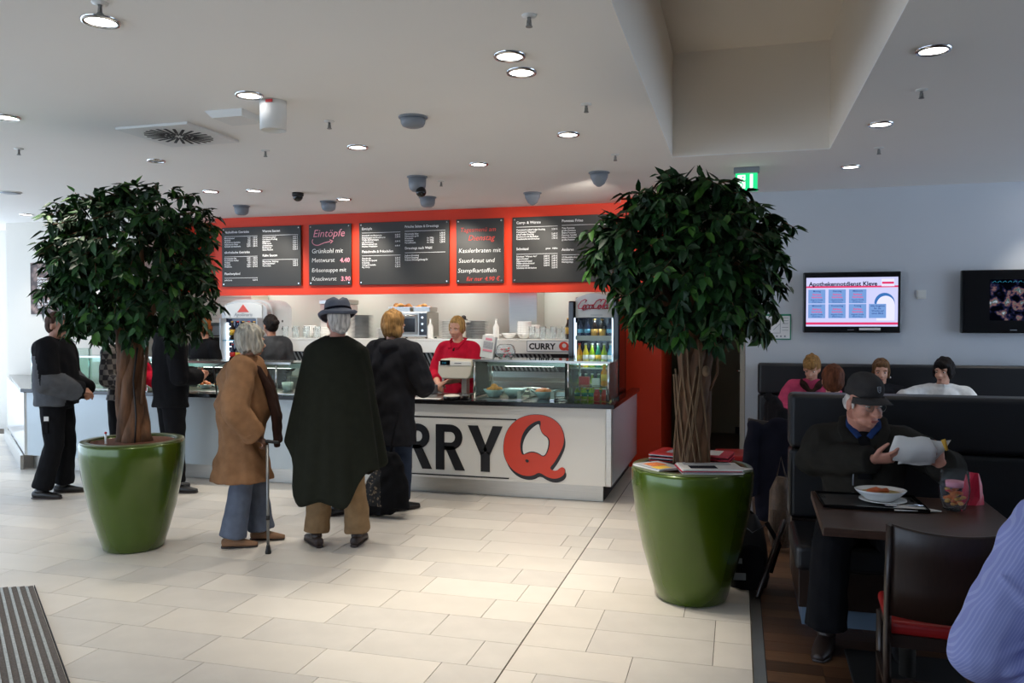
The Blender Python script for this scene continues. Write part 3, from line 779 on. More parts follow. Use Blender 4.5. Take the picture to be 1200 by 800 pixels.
def b3(t, w):
    letters('lettering', [('Eintöpfe', 0.04, 0.685, H, 'LEFT', 0.012), ('Grünkohl mit Mettwurst\nErbsensuppe mit Knackwurst\nWeiße Bohnensuppe\nmit Bockwurst\nMöhreneintopf mit\nfrischen Frikadellen', 0.04, 0.605, B, 'LEFT', 0.015), ('4,40 €\n3,90 €\n\n3,90 €\n\n4,40 €', 0.56, 0.605, B, 'RIGHT', 0.015),
        ('Fleischrolle & Frikadellen', 0.04, 0.40, H, 'LEFT', 0.012), ('Fleischrolle\nFleischrolle Spezial\nFrikadelle\nGeflügelfrikadelle\nBig Curry', 0.04, 0.32, B, 'LEFT', 0.015), ('2,20 €\n2,50 €\n1,60 €\n1,70 €\n3,20 €', 0.56, 0.32, B, 'RIGHT', 0.015),
        ('Frische Salate & Dressings', 0.62, 0.695, H, 'LEFT', 0.012), ('Fitnesssalat klein\nFitnesssalat groß\nKrautsalat\nNudelsalat\nKartoffelsalat', 0.62, 0.61, B, 'LEFT', 0.015), ('\n\nca. 200g\nca. 200g\nca. 200g', 1.0, 0.61, B, 'RIGHT', 0.015), ('2,90 €\n4,20 €\n1,50 €\n1,50 €\n1,50 €', w - 0.05, 0.61, B, 'RIGHT', 0.015),
        ('Dressings nach Wahl', 0.62, 0.43, H, 'LEFT', 0.012), ('Joghurt-Dressing\nFrench-Dressing\nKräuter-Dressing/Honig-Öl', 0.62, 0.345, B, 'LEFT', 0.015)], 'white_print', FT, t)
    rule_lines(t, [(0.04, 0.56, 0.645), (0.04, 0.56, 0.36), (0.62, w - 0.05, 0.65), (0.62, w - 0.05, 0.385)])
def b5(t, w):
    letters('lettering', [('Curry- & Würste', 0.05, 0.695, H, 'LEFT', 0.012), ('Currywurst scharf oder fruchtig\nCurrywurst "Hausart"\nscharf oder fruchtig\nBockwurst mit Brötchen\nKnackwurst mit Brötchen', 0.05, 0.615, B, 'LEFT', 0.015), ('2,20 €\n\n2,60 €\n1,90 €\n1,90 €', 0.55, 0.615, B, 'RIGHT', 0.015),
        ('Schnitzel', 0.05, 0.385, H, 'LEFT', 0.012), ('ganze   Hälfte', 0.55, 0.39, B * 0.95, 'RIGHT', 0.01), ('Schnitzel "Wiener Art"\nJägerschnitzel\nZigeunerschnitzel\nPfefferrahmschnitzel\nRahmschnitzel\nSchnitzel mit Brötchen', 0.05, 0.30, B, 'LEFT', 0.015), ('4,80 €   2,90 €\n5,60 €   3,40 €\n5,60 €   3,40 €\n5,60 €   3,40 €\n5,60 €   3,40 €\n3,20 €', 0.55, 0.30, B, 'RIGHT', 0.015),
        ('Pommes Frites', 0.60, 0.70, H, 'LEFT', 0.012), ('Tüte Pommes\ngroße Pommes\nkleine Pommes\nPommes Spezial\nkleine Pommes Spezial\ngroße Pommes Spezial', 0.60, 0.62, B, 'LEFT', 0.015), ('Anderes', 0.60, 0.365, H, 'LEFT', 0.012), ('1/2 Brathähnchen\nReibekuchen\nHeringsstipp', 0.60, 0.28, B, 'LEFT', 0.015)], 'white_print', FT, t)
    rule_lines(t, [(0.05, 0.55, 0.655), (0.05, 0.55, 0.335), (0.60, w - 0.04, 0.66), (0.60, w - 0.04, 0.315)])
def b2(t, w):
    s = 0.105
    letters('chalk_heading', [('Eintöpfe', 0.055, 0.615, 0.135, 'LEFT', 0.0, 0.25)], 'pink_chalk', FT, t)
    mb = MB(); strokes(mb, [arc(0.12, 0.56, 0.07, 0.05, 150, 290, 8) + [(0.22, 0.54), (0.30, 0.555)], [(0.30, 0.575), (0.34, 0.558), (0.31, 0.535)]], 0.010, FT); mb.build('chalk_arrow', 'pink_chalk', t)
    letters('chalk_text', [('Grünkohl mit', 0.04, 0.41, 0.080, 'LEFT', -0.002, 0.1), ('Mettwurst', 0.04, 0.295, 0.076, 'LEFT', -0.002, 0.1), ('Erbsensuppe mit', 0.04, 0.17, 0.072, 'LEFT', -0.002, 0.1), ('Knackwurst', 0.04, 0.06, 0.072, 'LEFT', -0.002, 0.1)], 'white_chalk', FT, t)
    letters('chalk_price', [('4.40', 0.575, 0.29, 0.078, 'RIGHT', 0.03, 0.05), ('3.90', 0.585, 0.055, 0.078, 'RIGHT', 0.03, 0.05)], 'pink_chalk', FT, t)
def b4(t, w):
    letters('chalk_heading', [('Tagesmenü am', 0.05, 0.62, 0.075, 'LEFT', -0.004, 0.2), ('Dienstag', 0.15, 0.515, 0.095, 'LEFT', -0.004, 0.25)], 'red_chalk', FT, t)
    letters('chalk_text', [('Kasslerbraten mit', 0.03, 0.37, 0.074, 'LEFT', -0.006, 0.15), ('Sauerkraut und', 0.03, 0.25, 0.074, 'LEFT', -0.006, 0.15), ('Stampfkartoffeln', 0.02, 0.13, 0.074, 'LEFT', -0.006, 0.15)], 'white_chalk', FT, t)
    letters('chalk_price', [('für nur', 0.13, 0.03, 0.072, 'LEFT', -0.002, 0.2), ('4.90 €', 0.36, 0.03, 0.072, 'LEFT', -0.002, 0.2)], 'red_chalk', FT, t)
board(-6.566, -5.40, 'black menu board with drinks and warm sauces, nearest the big grey-white fridge', b1)
board(-5.285, -4.691, 'chalkboard listing the stews in pink and white chalk', b2)
board(-4.581, -3.381, 'wide black menu board with salads and dressings in the middle of the fascia', b3)
board(-3.292, -2.690, 'chalkboard with red heading and white chalk lines for the dish of the day', b4)
board(-2.584, -1.39, 'black menu board with sausages and schnitzel, partly behind the tree', b5)

# ------------------------------------------------------------------ wall pieces
t = thing('wall_poster', 'brown coffee bean poster with white text on the white wall', 'poster', (-9.371, 8.985, 1.716))
MB().box(0, 0.72, 0, 0.013, 0, 0.705).build('poster_sheet', 'beans', t)
letters('lettering', [('Kaffee', 0.12, 0.58, 0.06, 'LEFT', 0.01), ('Espresso\nCafé Crème\nMilchkaffee groß\nCappuccino\nLatte Macchiato\nKakao\nTee\nKaffee Togo\nEspresso doppelt\nChococino', 0.12, 0.48, 0.044, 'LEFT', 0.015)], 'white_print', FT, t)

t = thing('evacuation_plan', 'small green-framed evacuation plan on the wall beside the hallway', 'sign', (0.165, 8.985, 1.421))
MB().box(0, 0.379, 0, 0.013, 0, 0.27).build('frame', 'green_frame', t, 0.003)
MB().box(0.012, 0.367, -0.002, 0.002, 0.012, 0.25).build('sheet', 'white_print', t)
mb = MB(); strokes(mb, [[(0.05, 0.07), (0.05, 0.22), (0.2, 0.22), (0.27, 0.22), (0.27, 0.07), (0.05, 0.07)], [(0.05, 0.15), (0.18, 0.15), (0.18, 0.22)], [(0.12, 0.07), (0.12, 0.15)], [(0.2, 0.1), (0.27, 0.17)], [(0.29, 0.23), (0.35, 0.23)], [(0.29, 0.20), (0.35, 0.20)], [(0.29, 0.17), (0.35, 0.17)], [(0.29, 0.13), (0.35, 0.13)], [(0.29, 0.10), (0.35, 0.10)]], 0.004, at(0, -0.002, 0), 0.001)
for k in range(8): mb.box(0.03 + k * 0.04, 0.045 + k * 0.04, -0.0035, -0.002, 0.028, 0.045)
mb.build('plan_lines', 'plastic_grey', t)

t = thing('wall_switch', 'small white square switch on the wall between the two screens', 'switch', (1.786, 8.985, 1.884))
MB().box(-0.045, 0.045, 0, 0.014, -0.045, 0.045).build('frame', 'plastic_white', t, 0.004)
MB().box(-0.032, 0.032, -0.005, 0.0, -0.032, 0.032).build('rocker', 'plastic_white', t, 0.003)

def tv_shell(x0, label):
    t = thing('flat_screen_tv', label, 'television', (x0, 8.90, 1.497), 0, 'flat screens on the pale wall')
    mb = MB(); mb.box(0, 0.93, 0, 0.06, 0, 0.035 + 0.585); mb.build('casing', 'black_gloss', t, 0.010)
    MB().box(0.30, 0.62, 0.06, 0.094, 0.15, 0.45).build('wall_bracket', 'steel_dark', t)
    mb = MB(); mb.box(0.43, 0.49, -0.001, 0.001, 0.027, 0.034); mb.build('maker_badge', 'plastic_grey', t)
    return t
t = tv_shell(0.655, 'wall screen showing the bright lavender duty pharmacy page')
SX, SZ, SW, SH = 0.03, 0.065, 0.87, 0.50
MB().box(SX, SX + SW, -0.003, 0.001, SZ, SZ + SH).build('screen', 'screen', t)
MB().box(0.54, 0.74, -0.003, 0.0, 0.026, 0.050).build('sticker', 'plastic_white', t)
mb = MB(); mb.box(SX, SX + SW, -0.005, -0.003, SZ + 0.395, SZ + 0.413); mb.box(SX, SX + SW, -0.005, -0.003, SZ + 0.018, SZ + 0.042); mb.box(SX + 0.72, SX + 0.83, -0.0065, -0.003, SZ + 0.43, SZ + 0.452); mb.build('screen_bars', 'scr_red', t)
mb = MB(); mb.box(SX + 0.715, SX + 0.835, -0.005, -0.003, SZ + 0.405, SZ + 0.48); mb.build('screen_badge', 'scr_white', t)
mb = MB(); mb2 = MB()
for i, cx in enumerate((0.02, 0.215, 0.41)):
    for cz in (0.235, 0.085): mb.box(SX + cx, SX + cx + 0.165, -0.005, -0.003, SZ + cz, SZ + cz + 0.143)
mb.box(SX + 0.60, SX + 0.76, -0.007, -0.003, SZ + 0.085, SZ + 0.228)
mb.build('screen_boxes', 'scr_blue', t)
ro = arc(SX + 0.745, SZ + 0.235, 0.095, 0.105, 0, 180, 16); ri = arc(SX + 0.755, SZ + 0.215, 0.085, 0.095, 0, 180, 16)
mb2 = MB()
for i in range(16): mb2.prism([ri[i + 1], ri[i], ro[i], ro[i + 1]], 0.0015, at(0, -0.003, 0))
mb2.build('screen_arch', 'scr_blue2', t)
mb2 = MB(); mb2.prism(arc(SX + 0.755, SZ + 0.215, 0.085, 0.095, 0, 180, 16), 0.001, at(0, -0.003, 0)); mb2.box(SX + 0.67, SX + 0.84, -0.004, -0.003, SZ + 0.06, SZ + 0.215); mb2.build('screen_arch_fill', 'scr_white', t)
T2 = at(0, -0.0055, 0)
letters('screen_heading', [('Apothekennotdienst Kleve', SX + 0.025, SZ + 0.414, 0.060, 'LEFT', 0.03)], 'scr_dark', T2, t)
its, itr = [], []
for cx, dy in ((0.1025, ('Montag', 'Mittwoch')), (0.2975, ('Dienstag', 'Donnerstag')), (0.4925, ('Mittwoch', 'Freitag'))):
    for cz, dn in ((0.235, dy[0]), (0.085, dy[1])):
        its += [(dn, SX + cx, SZ + cz + 0.118, 0.024, 'CENTER', 0.01), ('Hagsche Straße', SX + cx, SZ + cz + 0.03, 0.019, 'CENTER', 0.01), ('47533 Kleve', SX + cx, SZ + cz + 0.008, 0.019, 'CENTER', 0.01)]
        itr += [('Rathaus', SX + cx, SZ + cz + 0.084, 0.026, 'CENTER', 0.02), ('Apotheke', SX + cx, SZ + cz + 0.056, 0.026, 'CENTER', 0.02)]
its += [('Alle Angaben\nfür die\nWoche auf\neinen Blick', SX + 0.68, SZ + 0.20, 0.025, 'CENTER', 0.01)]
letters('screen_text', its, 'scr_navy', at(0, -0.0075, 0), t); letters('screen_red_text', itr, 'scr_pink', T2, t)

t = tv_shell(2.128, 'wall screen with a dark film picture, cut by the photo edge')
MB().box(SX, SX + SW, -0.003, 0.001, SZ, SZ + SH).build('screen', 'black_gloss', t)
MB().box(SX + 0.22, SX + 0.78, -0.004, -0.002, SZ + 0.06, SZ + 0.46).build('film_picture', 'film', t)
mb = MB(); strokes(mb, [[(SX + 0.24 + i * 0.045, SZ + 0.43), (SX + 0.262 + i * 0.045, SZ + 0.445), (SX + 0.272 + i * 0.045, SZ + 0.432)] for i in range(8)], 0.004, at(0, -0.0045, 0), 0.001); mb.build('screen_caption', 'lcd', t)
# ================================================================== KITCHEN AND COUNTER GOODS
# shelf unit on the back counter
t = thing('kitchen_shelf', 'long white kitchen shelf carrying crockery, with a slotted black grille under its edge', 'shelf', (-3.85, 9.25, 0))
def kb(name, x0, x1, y0, y1, z0, z1, m, bevel=0.0): return MB().box(x0 + 3.85, x1 + 3.85, y0 - 9.25, y1 - 9.25, z0, z1).build(name, m, t, bevel)
kb('shelf_board', -5.74, -1.85, 9.25, 9.85, 1.375, 1.405, 'white_gloss', 0.004)
kb('front_strip', -5.74, -1.85, 9.25, 9.27, 1.235, 1.374, 'white_gloss', 0.003)
kb('grille_back', -5.74, -1.85, 9.30, 9.32, 1.02, 1.234, 'black')
mb = MB()
n = 0
sl = MB(); sl.prism([(0, 0), (0.022, 0), (0.022 - 0.10, 0.20), (-0.10, 0.20)], 0.012, at(0, 0, 0)); slm = sl.mesh('slat', 'steel_dark')
for k in range(71):
    o = bpy.data.objects.new('slat', slm); COL.objects.link(o); o.parent = t; o.location = (-1.93 + k * 0.0535, 0.048, 1.03)
for xx in (-5.72, -1.88): kb('post', xx, xx + 0.03, 9.80, 9.84, 0.90, 1.375, 'steel')
t = thing('back_counter', 'steel back counter along the kitchen wall', 'counter', (-3.85, 9.4, 0))
MB().box(-1.85, 2.2, 0.0, 0.62, 0.1, 0.86).build('cabinet', 'steel', t)
MB().box(-1.88, 2.25, -0.03, 0.64, 0.861, 0.90).build('top', 'steel', t, 0.005)
MB().box(-1.83, 2.18, 0.05, 0.6, 0.0, 0.10).build('plinth', 'black', t)
MB().box(-1.85, 2.2, 0.63, 0.65, 0.90, 1.02).build('backsplash', 'steel', t)

# shop sign on the shelf edge
t = thing('shop_sign', 'small white sign with black and red lettering on the kitchen shelf edge', 'sign', (-2.385, 9.235, 1.262))
MB().box(0, 0.53, 0, 0.012, 0, 0.128).build('sign_panel', 'white_print', t)
mb = MB(); mb.box(0, 0.53, -0.002, 0, 0.122, 0.128); mb.box(0, 0.53, -0.002, 0, 0, 0.006); mb.box(0, 0.006, -0.002, 0, 0, 0.128); mb.build('border', 'plastic_grey', t)
letters('lettering', [('CURRY', 0.025, 0.028, 0.098, 'LEFT', 0.035)], 'black_print', at(0, -0.002, 0), t)
mb = MB()
ro = arc(0.445, 0.066, 0.058, 0.052, 0, 360, 24); ri = arc(0.448, 0.072, 0.026, 0.026, 0, 360, 24)
for i in range(24): mb.prism([ro[i], ro[i + 1], ri[i + 1], ri[i]], 0.003, at(0, -0.002, 0))
mb.prism([(0.43, 0.035), (0.49, 0.012), (0.515, 0.022), (0.505, 0.034), (0.47, 0.052)], 0.0035, at(0, -0.002, 0))
mb.build('logo_letter', 'red_print', t)

ZS = 1.405
def on_shelf(x, y=9.5): return (x, y, ZS)
# tumblers on the shelf
def tumbler(name, r, h, m='glass_tumbler'):
    return MB().lathe([(r * 0.8, 0.0), (r, h), (r * 0.92, h), (r * 0.74, 0.012), (0.001, 0.012)], n=14).mesh(name, m)
tm1 = tumbler('tumbler', 0.036, 0.13); tm2 = tumbler('tumbler', 0.040, 0.15)
def put(me, name, x, y, z, label, cat, group, rz=0.0):
    o = bpy.data.objects.new(name, me); COL.objects.link(o); o.location = (x, y, z); o.rotation_euler.z = rz
    return tag(o, label, cat, group)
k = 0
for i in range(7):
    put(tm1 if i % 2 else tm2, 'tumbler', -5.69 + i * 0.078, 9.42 + 0.09 * (i % 2), ZS, ORD[i] + ' clear tumbler from the grey fridge, beside the dark-haired server', 'glass', 'tumblers on the shelf beside the dark-haired server')
for i in range(10):
    put(tm1 if i % 3 else tm2, 'tumbler', -2.36 + i * 0.044, 9.38 + 0.10 * (i % 3), ZS, ORD[9 - i] + ' clear tumbler from the black fridge, in the cluster above the shop sign', 'glass', 'tumblers clustered above the shop sign')
# crockery
def plate_stack(x, y, n, r, m, lab, grp, dz=0.014):
    me = MB().lathe([(r * 0.55, 0), (r * 0.62, 0.004), (r, 0.012), (r, 0.0135), (r * 0.6, 0.007), (0.001, 0.006)], n=24).mesh('plate', m)
    for i in range(n): put(me, 'plate', x, y, ZS + i * dz, ORD[n - 1 - i] + ' plate from the top, ' + lab, 'plate', grp)
plate_stack(-4.66, 9.55, 21, 0.15, 'porcelain_grey', 'grey stack between the caped man and the oven', 'tall stack of grey plates on the shelf')
plate_stack(-4.34, 9.52, 9, 0.12, 'porcelain', 'low white stack beside the oven', 'low stack of white plates beside the oven')
plate_stack(-3.50, 9.58, 14, 0.11, 'porcelain', 'white stack behind the squeeze bottle by the oven', 'white plates beside the squeeze bottle', 0.016)
plate_stack(-3.10, 9.58, 14, 0.145, 'porcelain_grey', 'grey stack behind the blond cashier', 'grey plates behind the cashier', 0.016)
bowl_p = [(0.035, 0), (0.05, 0.012), (0.08, 0.05), (0.088, 0.07), (0.083, 0.07), (0.046, 0.02), (0.001, 0.016)]
bm_ = MB().lathe(bowl_p, n=24).mesh('bowl', 'porcelain')
for i in range(5): put(bm_, 'bowl', -5.45 + 0.0, 9.62, ZS + i * 0.022, ORD[4 - i] + ' white bowl from the top of the stack beside the tumblers', 'bowl', 'white bowls beside the row of tumblers')
for i in range(4): put(bm_, 'bowl', -5.25, 9.62, ZS + i * 0.022, ORD[3 - i] + ' white bowl from the top of the stack against the white box', 'bowl', 'white bowls against the white box')
o = put(bm_, 'bowl', -2.86, 9.45, ZS, 'single wide white bowl beside the pale squeeze bottle', 'bowl', None); o.scale = (1.25, 1.25, 0.8)
o = put(bm_, 'bowl', -2.665, 9.45, ZS, 'single white bowl between the pale squeeze bottle and the bowl stack', 'bowl', None); o.scale = (1.0, 1.0, 0.95)
for i in range(8): put(bm_, 'bowl', -2.50 + (i % 2) * 0.004, 9.55, ZS + i * 0.020, ORD[7 - i] + ' white bowl from the top of the tall stack by the steel hood', 'bowl', 'tall stack of bowls by the hood')
for i in range(6): put(bm_, 'bowl', -2.41, 9.68, ZS + i * 0.020, ORD[5 - i] + ' white bowl from the top of the shorter stack by the steel hood', 'bowl', 'second stack of bowls by the hood')

def bottle_mesh(name, r, h, neck, mats, cap=True, lab=(0.25, 0.55)):
    mb = MB(); mb.m = 0
    mb.lathe([(r * 0.9, 0), (r, 0.01), (r, h * 0.60), (neck, h * 0.80), (neck, h * 0.94)], n=14)
    if cap: mb.m = 1; mb.lathe([(neck * 1.15, h * 0.93), (neck * 1.15, h), (neck * 0.9, h)], n=10)
    if lab: mb.m = 2; mb.lathe([(r * 1.01, h * lab[0]), (r * 1.01, h * lab[1])], n=14)
    return mb.mesh(name, mats)
sq = bottle_mesh('squeeze_bottle', 0.036, 0.24, 0.012, ['plastic_white', 'plastic_white', 'plastic_white'], True, None)
put(sq, 'squeeze_bottle', -3.67, 9.42, ZS, 'white squeeze bottle beside the steel oven', 'bottle', None)
put(sq, 'squeeze_bottle', -2.80, 9.36, ZS, 'pale squeeze bottle beside the single bowls', 'bottle', None)
M['amber'] = mat('dark_brown_bottle_glass', rgb(34, 20, 12), 0.12, var=0.0, coat=0.4)
M['yellow_label'] = mat('yellow_label', rgb(220, 180, 60), 0.5, var=0.0)
M['blue_label'] = mat('dark_blue_glass', rgb(20, 36, 70), 0.15, var=0.0, coat=0.4)
M['gold'] = mat('gold_label', rgb(206, 160, 80), 0.35, 0.4, var=0.05)
M['lime_drink'] = mat('lime_green_drink', rgb(140, 170, 30), 0.12, var=0.05, coat=0.4)
M['orange_drink'] = mat('orange_drink', rgb(220, 140, 30), 0.12, var=0.05, coat=0.4)
M['yellow_drink'] = mat('yellow_drink', rgb(225, 200, 50), 0.12, var=0.05, coat=0.4)
M['cyan_drink'] = mat('pale_blue_water_bottle', rgb(110, 180, 210), 0.12, var=0.05, coat=0.4)
M['teal_drink'] = mat('green_bottle', rgb(30, 120, 90), 0.12, var=0.05, coat=0.4)
put(bottle_mesh('beer_bottle', 0.034, 0.25, 0.013, ['amber', 'gold', 'yellow_label']), 'beer_bottle', -1.93, 9.42, ZS, 'dark brown bottle with yellow label at the fridge end of the shelf', 'bottle', None)
put(MB().ell((0, 0, 0.03), (0.03, 0.03, 0.03)).lathe([(0.05, 0), (0.05, 0.008), (0.01, 0.02)], n=16).mesh('pan_lid', 'black'), 'pan_lid', -3.30, 9.62, ZS + 0.23, 'black knobbed lid on top of the crockery behind the cashier', 'lid', None)
put(MB().lathe([(0.12, 0), (0.125, 0.2), (0.118, 0.2), (0.115, 0.02), (0.001, 0.02)], n=24).mesh('stock_pot', 'steel'), 'stock_pot', -3.30, 9.66, ZS + 0.0, 'steel pot under a black lid behind the cashier', 'pot', None)

# oven with bread trays
t = thing('table_oven', 'small steel oven with a dark glass door on the kitchen shelf', 'oven', (-3.93, 9.40, ZS))
MB().box(-0.23, 0.23, 0.0, 0.40, 0.015, 0.33).build('casing', 'steel', t, 0.008)
MB().box(-0.19, 0.10, -0.012, 0.0, 0.05, 0.30).build('door', 'steel_dark', t, 0.004)
MB().box(-0.16, 0.07, -0.015, -0.012, 0.08, 0.25).build('door_window', 'black_gloss', t)
MB().loft([(-0.17, -0.03, 0.28), (0.08, -0.03, 0.28)], 0.008, n=8).build('door_handle', 'chrome', t)
MB().box(0.12, 0.22, -0.004, 0.0, 0.04, 0.31).build('control_panel', 'black_gloss', t)
for z in (0.10, 0.18, 0.26): MB().lathe([(0.016, 0), (0.014, 0.018)], n=12, T=at(0.17, -0.004, z)).build('knob', 'chrome', t)
for a in (-0.2, 0.2):
    for b_ in (0.04, 0.36): MB().lathe([(0.015, 0), (0.015, 0.015)], (a, b_, 0), n=8).build('foot', 'black', t)
def tray(x, y, z, w, d, h, label):
    t = thing('bread_tray', label, 'tray', (x, y, z), 0, 'steel trays of rolls on the oven')
    mb = MB(); mb.box(-w, w, -d, d, 0, 0.004); mb.box(-w, w, -d, -d + 0.004, 0.004, h); mb.box(-w, w, d - 0.004, d, 0.004, h); mb.box(-w, -w + 0.004, -d, d, 0.004, h); mb.box(w - 0.004, w, -d, d, 0.004, h)
    mb.build('pan', 'steel', t)
    MB().box(-w - 0.015, w + 0.015, -d - 0.012, -d, h - 0.004, h).build('rim', 'chrome', t)
ZO = ZS + 0.33
tray(-4.08, 9.56, ZO, 0.14, 0.13, 0.06, 'steel tray of rolls on the oven end nearer the caped man')
tray(-3.79, 9.56, ZO, 0.11, 0.13, 0.06, 'steel tray of rolls on the oven end nearer the cashier')
def roll_mesh(sx, sy, sz):
    mb = MB(); mb.ell((0, 0, sz), (sx, sy, sz), n=12, m=8); mb.box(-sx * 0.6, sx * 0.6, -0.003, 0.003, sz * 1.96, sz * 2.02); return mb.mesh('bread_roll', 'bread')
rm = [roll_mesh(0.045, 0.035, 0.024), roll_mesh(0.038, 0.038, 0.027)]
for i in range(9):
    put(rm[i % 2], 'bread_roll', -4.17 + (i % 5) * 0.045, 9.46 + 0.07 * (i // 3), ZO + 0.02 + 0.02 * (i % 3), ORD[i] + ' baked roll in the tray nearer the caped man, counted along its rows', 'bread roll', 'rolls in the tray nearer the caped man', i * 0.7)
for i in range(7):
    put(rm[(i + 1) % 2], 'bread_roll', -3.86 + (i % 4) * 0.045, 9.47 + 0.07 * (i // 3), ZO + 0.02 + 0.015 * (i % 3), ORD[i] + ' baked roll in the tray nearer the cashier, counted along its rows', 'bread roll', 'rolls in the tray nearer the cashier', i * 0.9)

t = thing('extractor_hood', 'square steel extractor duct rising behind the stacked bowls', 'hood', (-2.57, 9.95, 1.45))
MB().box(-0.19, 0.17, -0.15, 0.25, 0.0, 1.0).build('duct', 'steel', t, 0.004)
MB().box(-0.21, 0.19, -0.17, 0.27, -0.02, 0.0).build('collar', 'steel_dark', t)
t = thing('white_box_unit', 'white lit box unit on the shelf behind the caped man', 'unit', (-5.15, 9.72, ZS))
MB().box(-0.20, 0.20, 0, 0.3, 0, 0.44).build('casing', 'plastic_white', t, 0.01)
MB().box(-0.21, 0.21, -0.01, 0.31, 0.441, 0.50).build('top_cover', 'steel', t, 0.006)

t = thing('kitchen_hood', 'beige ribbed range hood above the dark oven recess beside the tree', 'hood', (-6.95, 9.95, 1.60))
for k in range(7): MB().box(-0.6, 0.42, -0.03 + 0.006 * (k % 2), 0.4, 0.06 * k, 0.06 * k + 0.057).build('slat', 'plastic_cream', t)
t = thing('wall_oven', 'dark oven recess in a steel cabinet behind the ginger-haired server', 'oven', (-6.95, 10.0, 0))
MB().box(-0.6, 0.42, 0, 0.38, 0, 1.55).build('cabinet', 'steel_dark', t)
MB().box(-0.5, 0.30, -0.012, 0, 0.95, 1.42).build('oven_door', 'black_gloss', t)
MB().loft([(-0.45, -0.03, 1.40), (0.25, -0.03, 1.40)], 0.01, n=8).build('oven_handle', 'chrome', t)

# drinks fridges
def bottle_row(meshes, name, xs, y, z, label, group):
    for i, x in enumerate(xs): put(meshes[i % len(meshes)], name, x, y, z, (ORD[i] + ' ' if len(xs) > 1 else '') + label, 'bottle', group)

t = thing('drinks_fridge', 'tall black drinks fridge with a white arched header in red script', 'fridge', (-1.40, 8.1, 0))
MB().box(-0.26, 0.26, 0.50, 0.56, 0.05, 1.82).build('back_panel', 'black_gloss', t, 0.01)
for a, b_ in ((-0.26, -0.20), (0.20, 0.26)): MB().box(a, b_, 0.02, 0.50, 0.05, 1.82).build('side_panel', 'black_gloss', t, 0.012)
MB().box(-0.20, 0.20, 0.06, 0.50, 1.66, 1.86).build('head_box', 'black_gloss', t, 0.02)
MB().box(-0.20, 0.20, 0.06, 0.50, 0.05, 0.70).build('base_box', 'black_gloss', t)
# white header, gently arched on top and bowed forward
bm = bmesh.new(); NX = 16
cols = []
for i in range(NX + 1):
    u = i / NX * 2 - 1
    x = 0.195 * u; yb = 0.02 + 0.045 * u * u; zt = 1.895 - 0.05 * u * u; zb = 1.655 - 0.006 * u * u
    cols.append([bm.verts.new(p) for p in ((x, yb, zb), (x, yb, zt), (x, yb + 0.03, zt), (x, yb + 0.03, zb))])
for a, b_ in zip(cols[:-1], cols[1:]):
    for j in range(4): bm.faces.new((a[j], a[(j + 1) % 4], b_[(j + 1) % 4], b_[j]))
bm.faces.new(cols[0][::-1]); bm.faces.new(cols[-1]); bmesh.ops.recalc_face_normals(bm, faces=bm.faces[:])
me = bpy.data.meshes.new('header'); bm.to_mesh(me); bm.free(); me.materials.append(M['plastic_white'])
hd = bpy.data.objects.new('header', me); COL.objects.link(hd); hd.parent = t
# red script lettering made of pen strokes
def scr(x): return x
C_ = [(0.075, 0.075), (0.085, 0.095), (0.065, 0.105), (0.03, 0.085), (0.008, 0.04), (0.02, 0.008), (0.05, 0.01), (0.08, 0.035)]
def o_at(x): return [[(x + a, b_) for a, b_ in arc(0.018, 0.026, 0.016, 0.022, 60, 420, 10)]]
def c_at(x): return [[(x + a, b_) for a, b_ in arc(0.018, 0.026, 0.017, 0.023, 40, 320, 8)]]
def a_at(x): return o_at(x) + [[(x + 0.036, 0.05), (x + 0.033, 0.012), (x + 0.044, 0.006), (x + 0.052, 0.016)]]
S1 = [[(a, b_) for a, b_ in C_], [(0.05, 0.01), (0.075, -0.008), (0.10, -0.002)]] + o_at(0.058) + c_at(0.093) + a_at(0.125)
S2 = [[(a + 0.16, b_) for a, b_ in C_], [(0.235, 0.095), (0.26, 0.105), (0.285, 0.098)]] + o_at(0.218) + [[(0.262, 0.02), (0.285, 0.09), (0.295, 0.085), (0.268, 0.012), (0.28, 0.005)]] + a_at(0.283)
mb = MB(); sh = Matrix(((1, 0.22, 0, 0), (0, 1, 0, 0), (0, 0, 1, 0), (0, 0, 0, 1)))
TT = at(-0.172, 0.019, 1.735) @ sh @ Matrix.Scale(0.96, 4)
strokes(mb, S1 + S2, 0.0078, TT, 0.012)
mb.build('lettering', 'crimson', hd)
MB().box(-0.03, 0.09, 0.0165, 0.021, 1.675, 1.679).build('small_print', 'plastic_grey', hd)
MB().box(-0.20, 0.20, 0.455, 0.465, 0.70, 1.655).build('inner_back', 'blue_label', t)
mb = MB(); mb.box(-0.195, -0.185, 0.06, 0.075, 0.75, 1.60); mb.box(0.185, 0.195, 0.06, 0.075, 0.75, 1.60); mb.box(-0.18, 0.18, 0.05, 0.06, 1.17, 1.185); mb.build('light_strip', 'fridge_light', t)
for z in (0.86, 1.14, 1.43): MB().box(-0.198, 0.198, 0.07, 0.45, z - 0.012, z).build('shelf', 'plastic_white', t)
MB().box(-0.198, 0.198, 0.055, 0.07, 1.425, 1.468).build('shelf_label_strip', 'plastic_white', t)
MB().box(-0.20, 0.20, 0.022, 0.026, 0.72, 1.648).build('glass_door', 'glass', t)
mb = MB(); mb.box(-0.20, -0.185, 0.015, 0.03, 0.70, 1.65); mb.box(0.185, 0.20, 0.015, 0.03, 0.70, 1.65); mb.box(-0.185, 0.185, 0.015, 0.03, 0.70, 0.72); mb.build('door_frame', 'chrome', t)
pl_ = spot('fridge_lamp', (0, 0.12, 1.64), 3.0, 160, 1.0, (0.8, 0.92, 1.0)); pl_.parent = t
pl_ = spot('fridge_lamp', (0, 0.10, 1.40), 2.0, 160, 1.0, (0.8, 0.92, 1.0)); pl_.parent = t
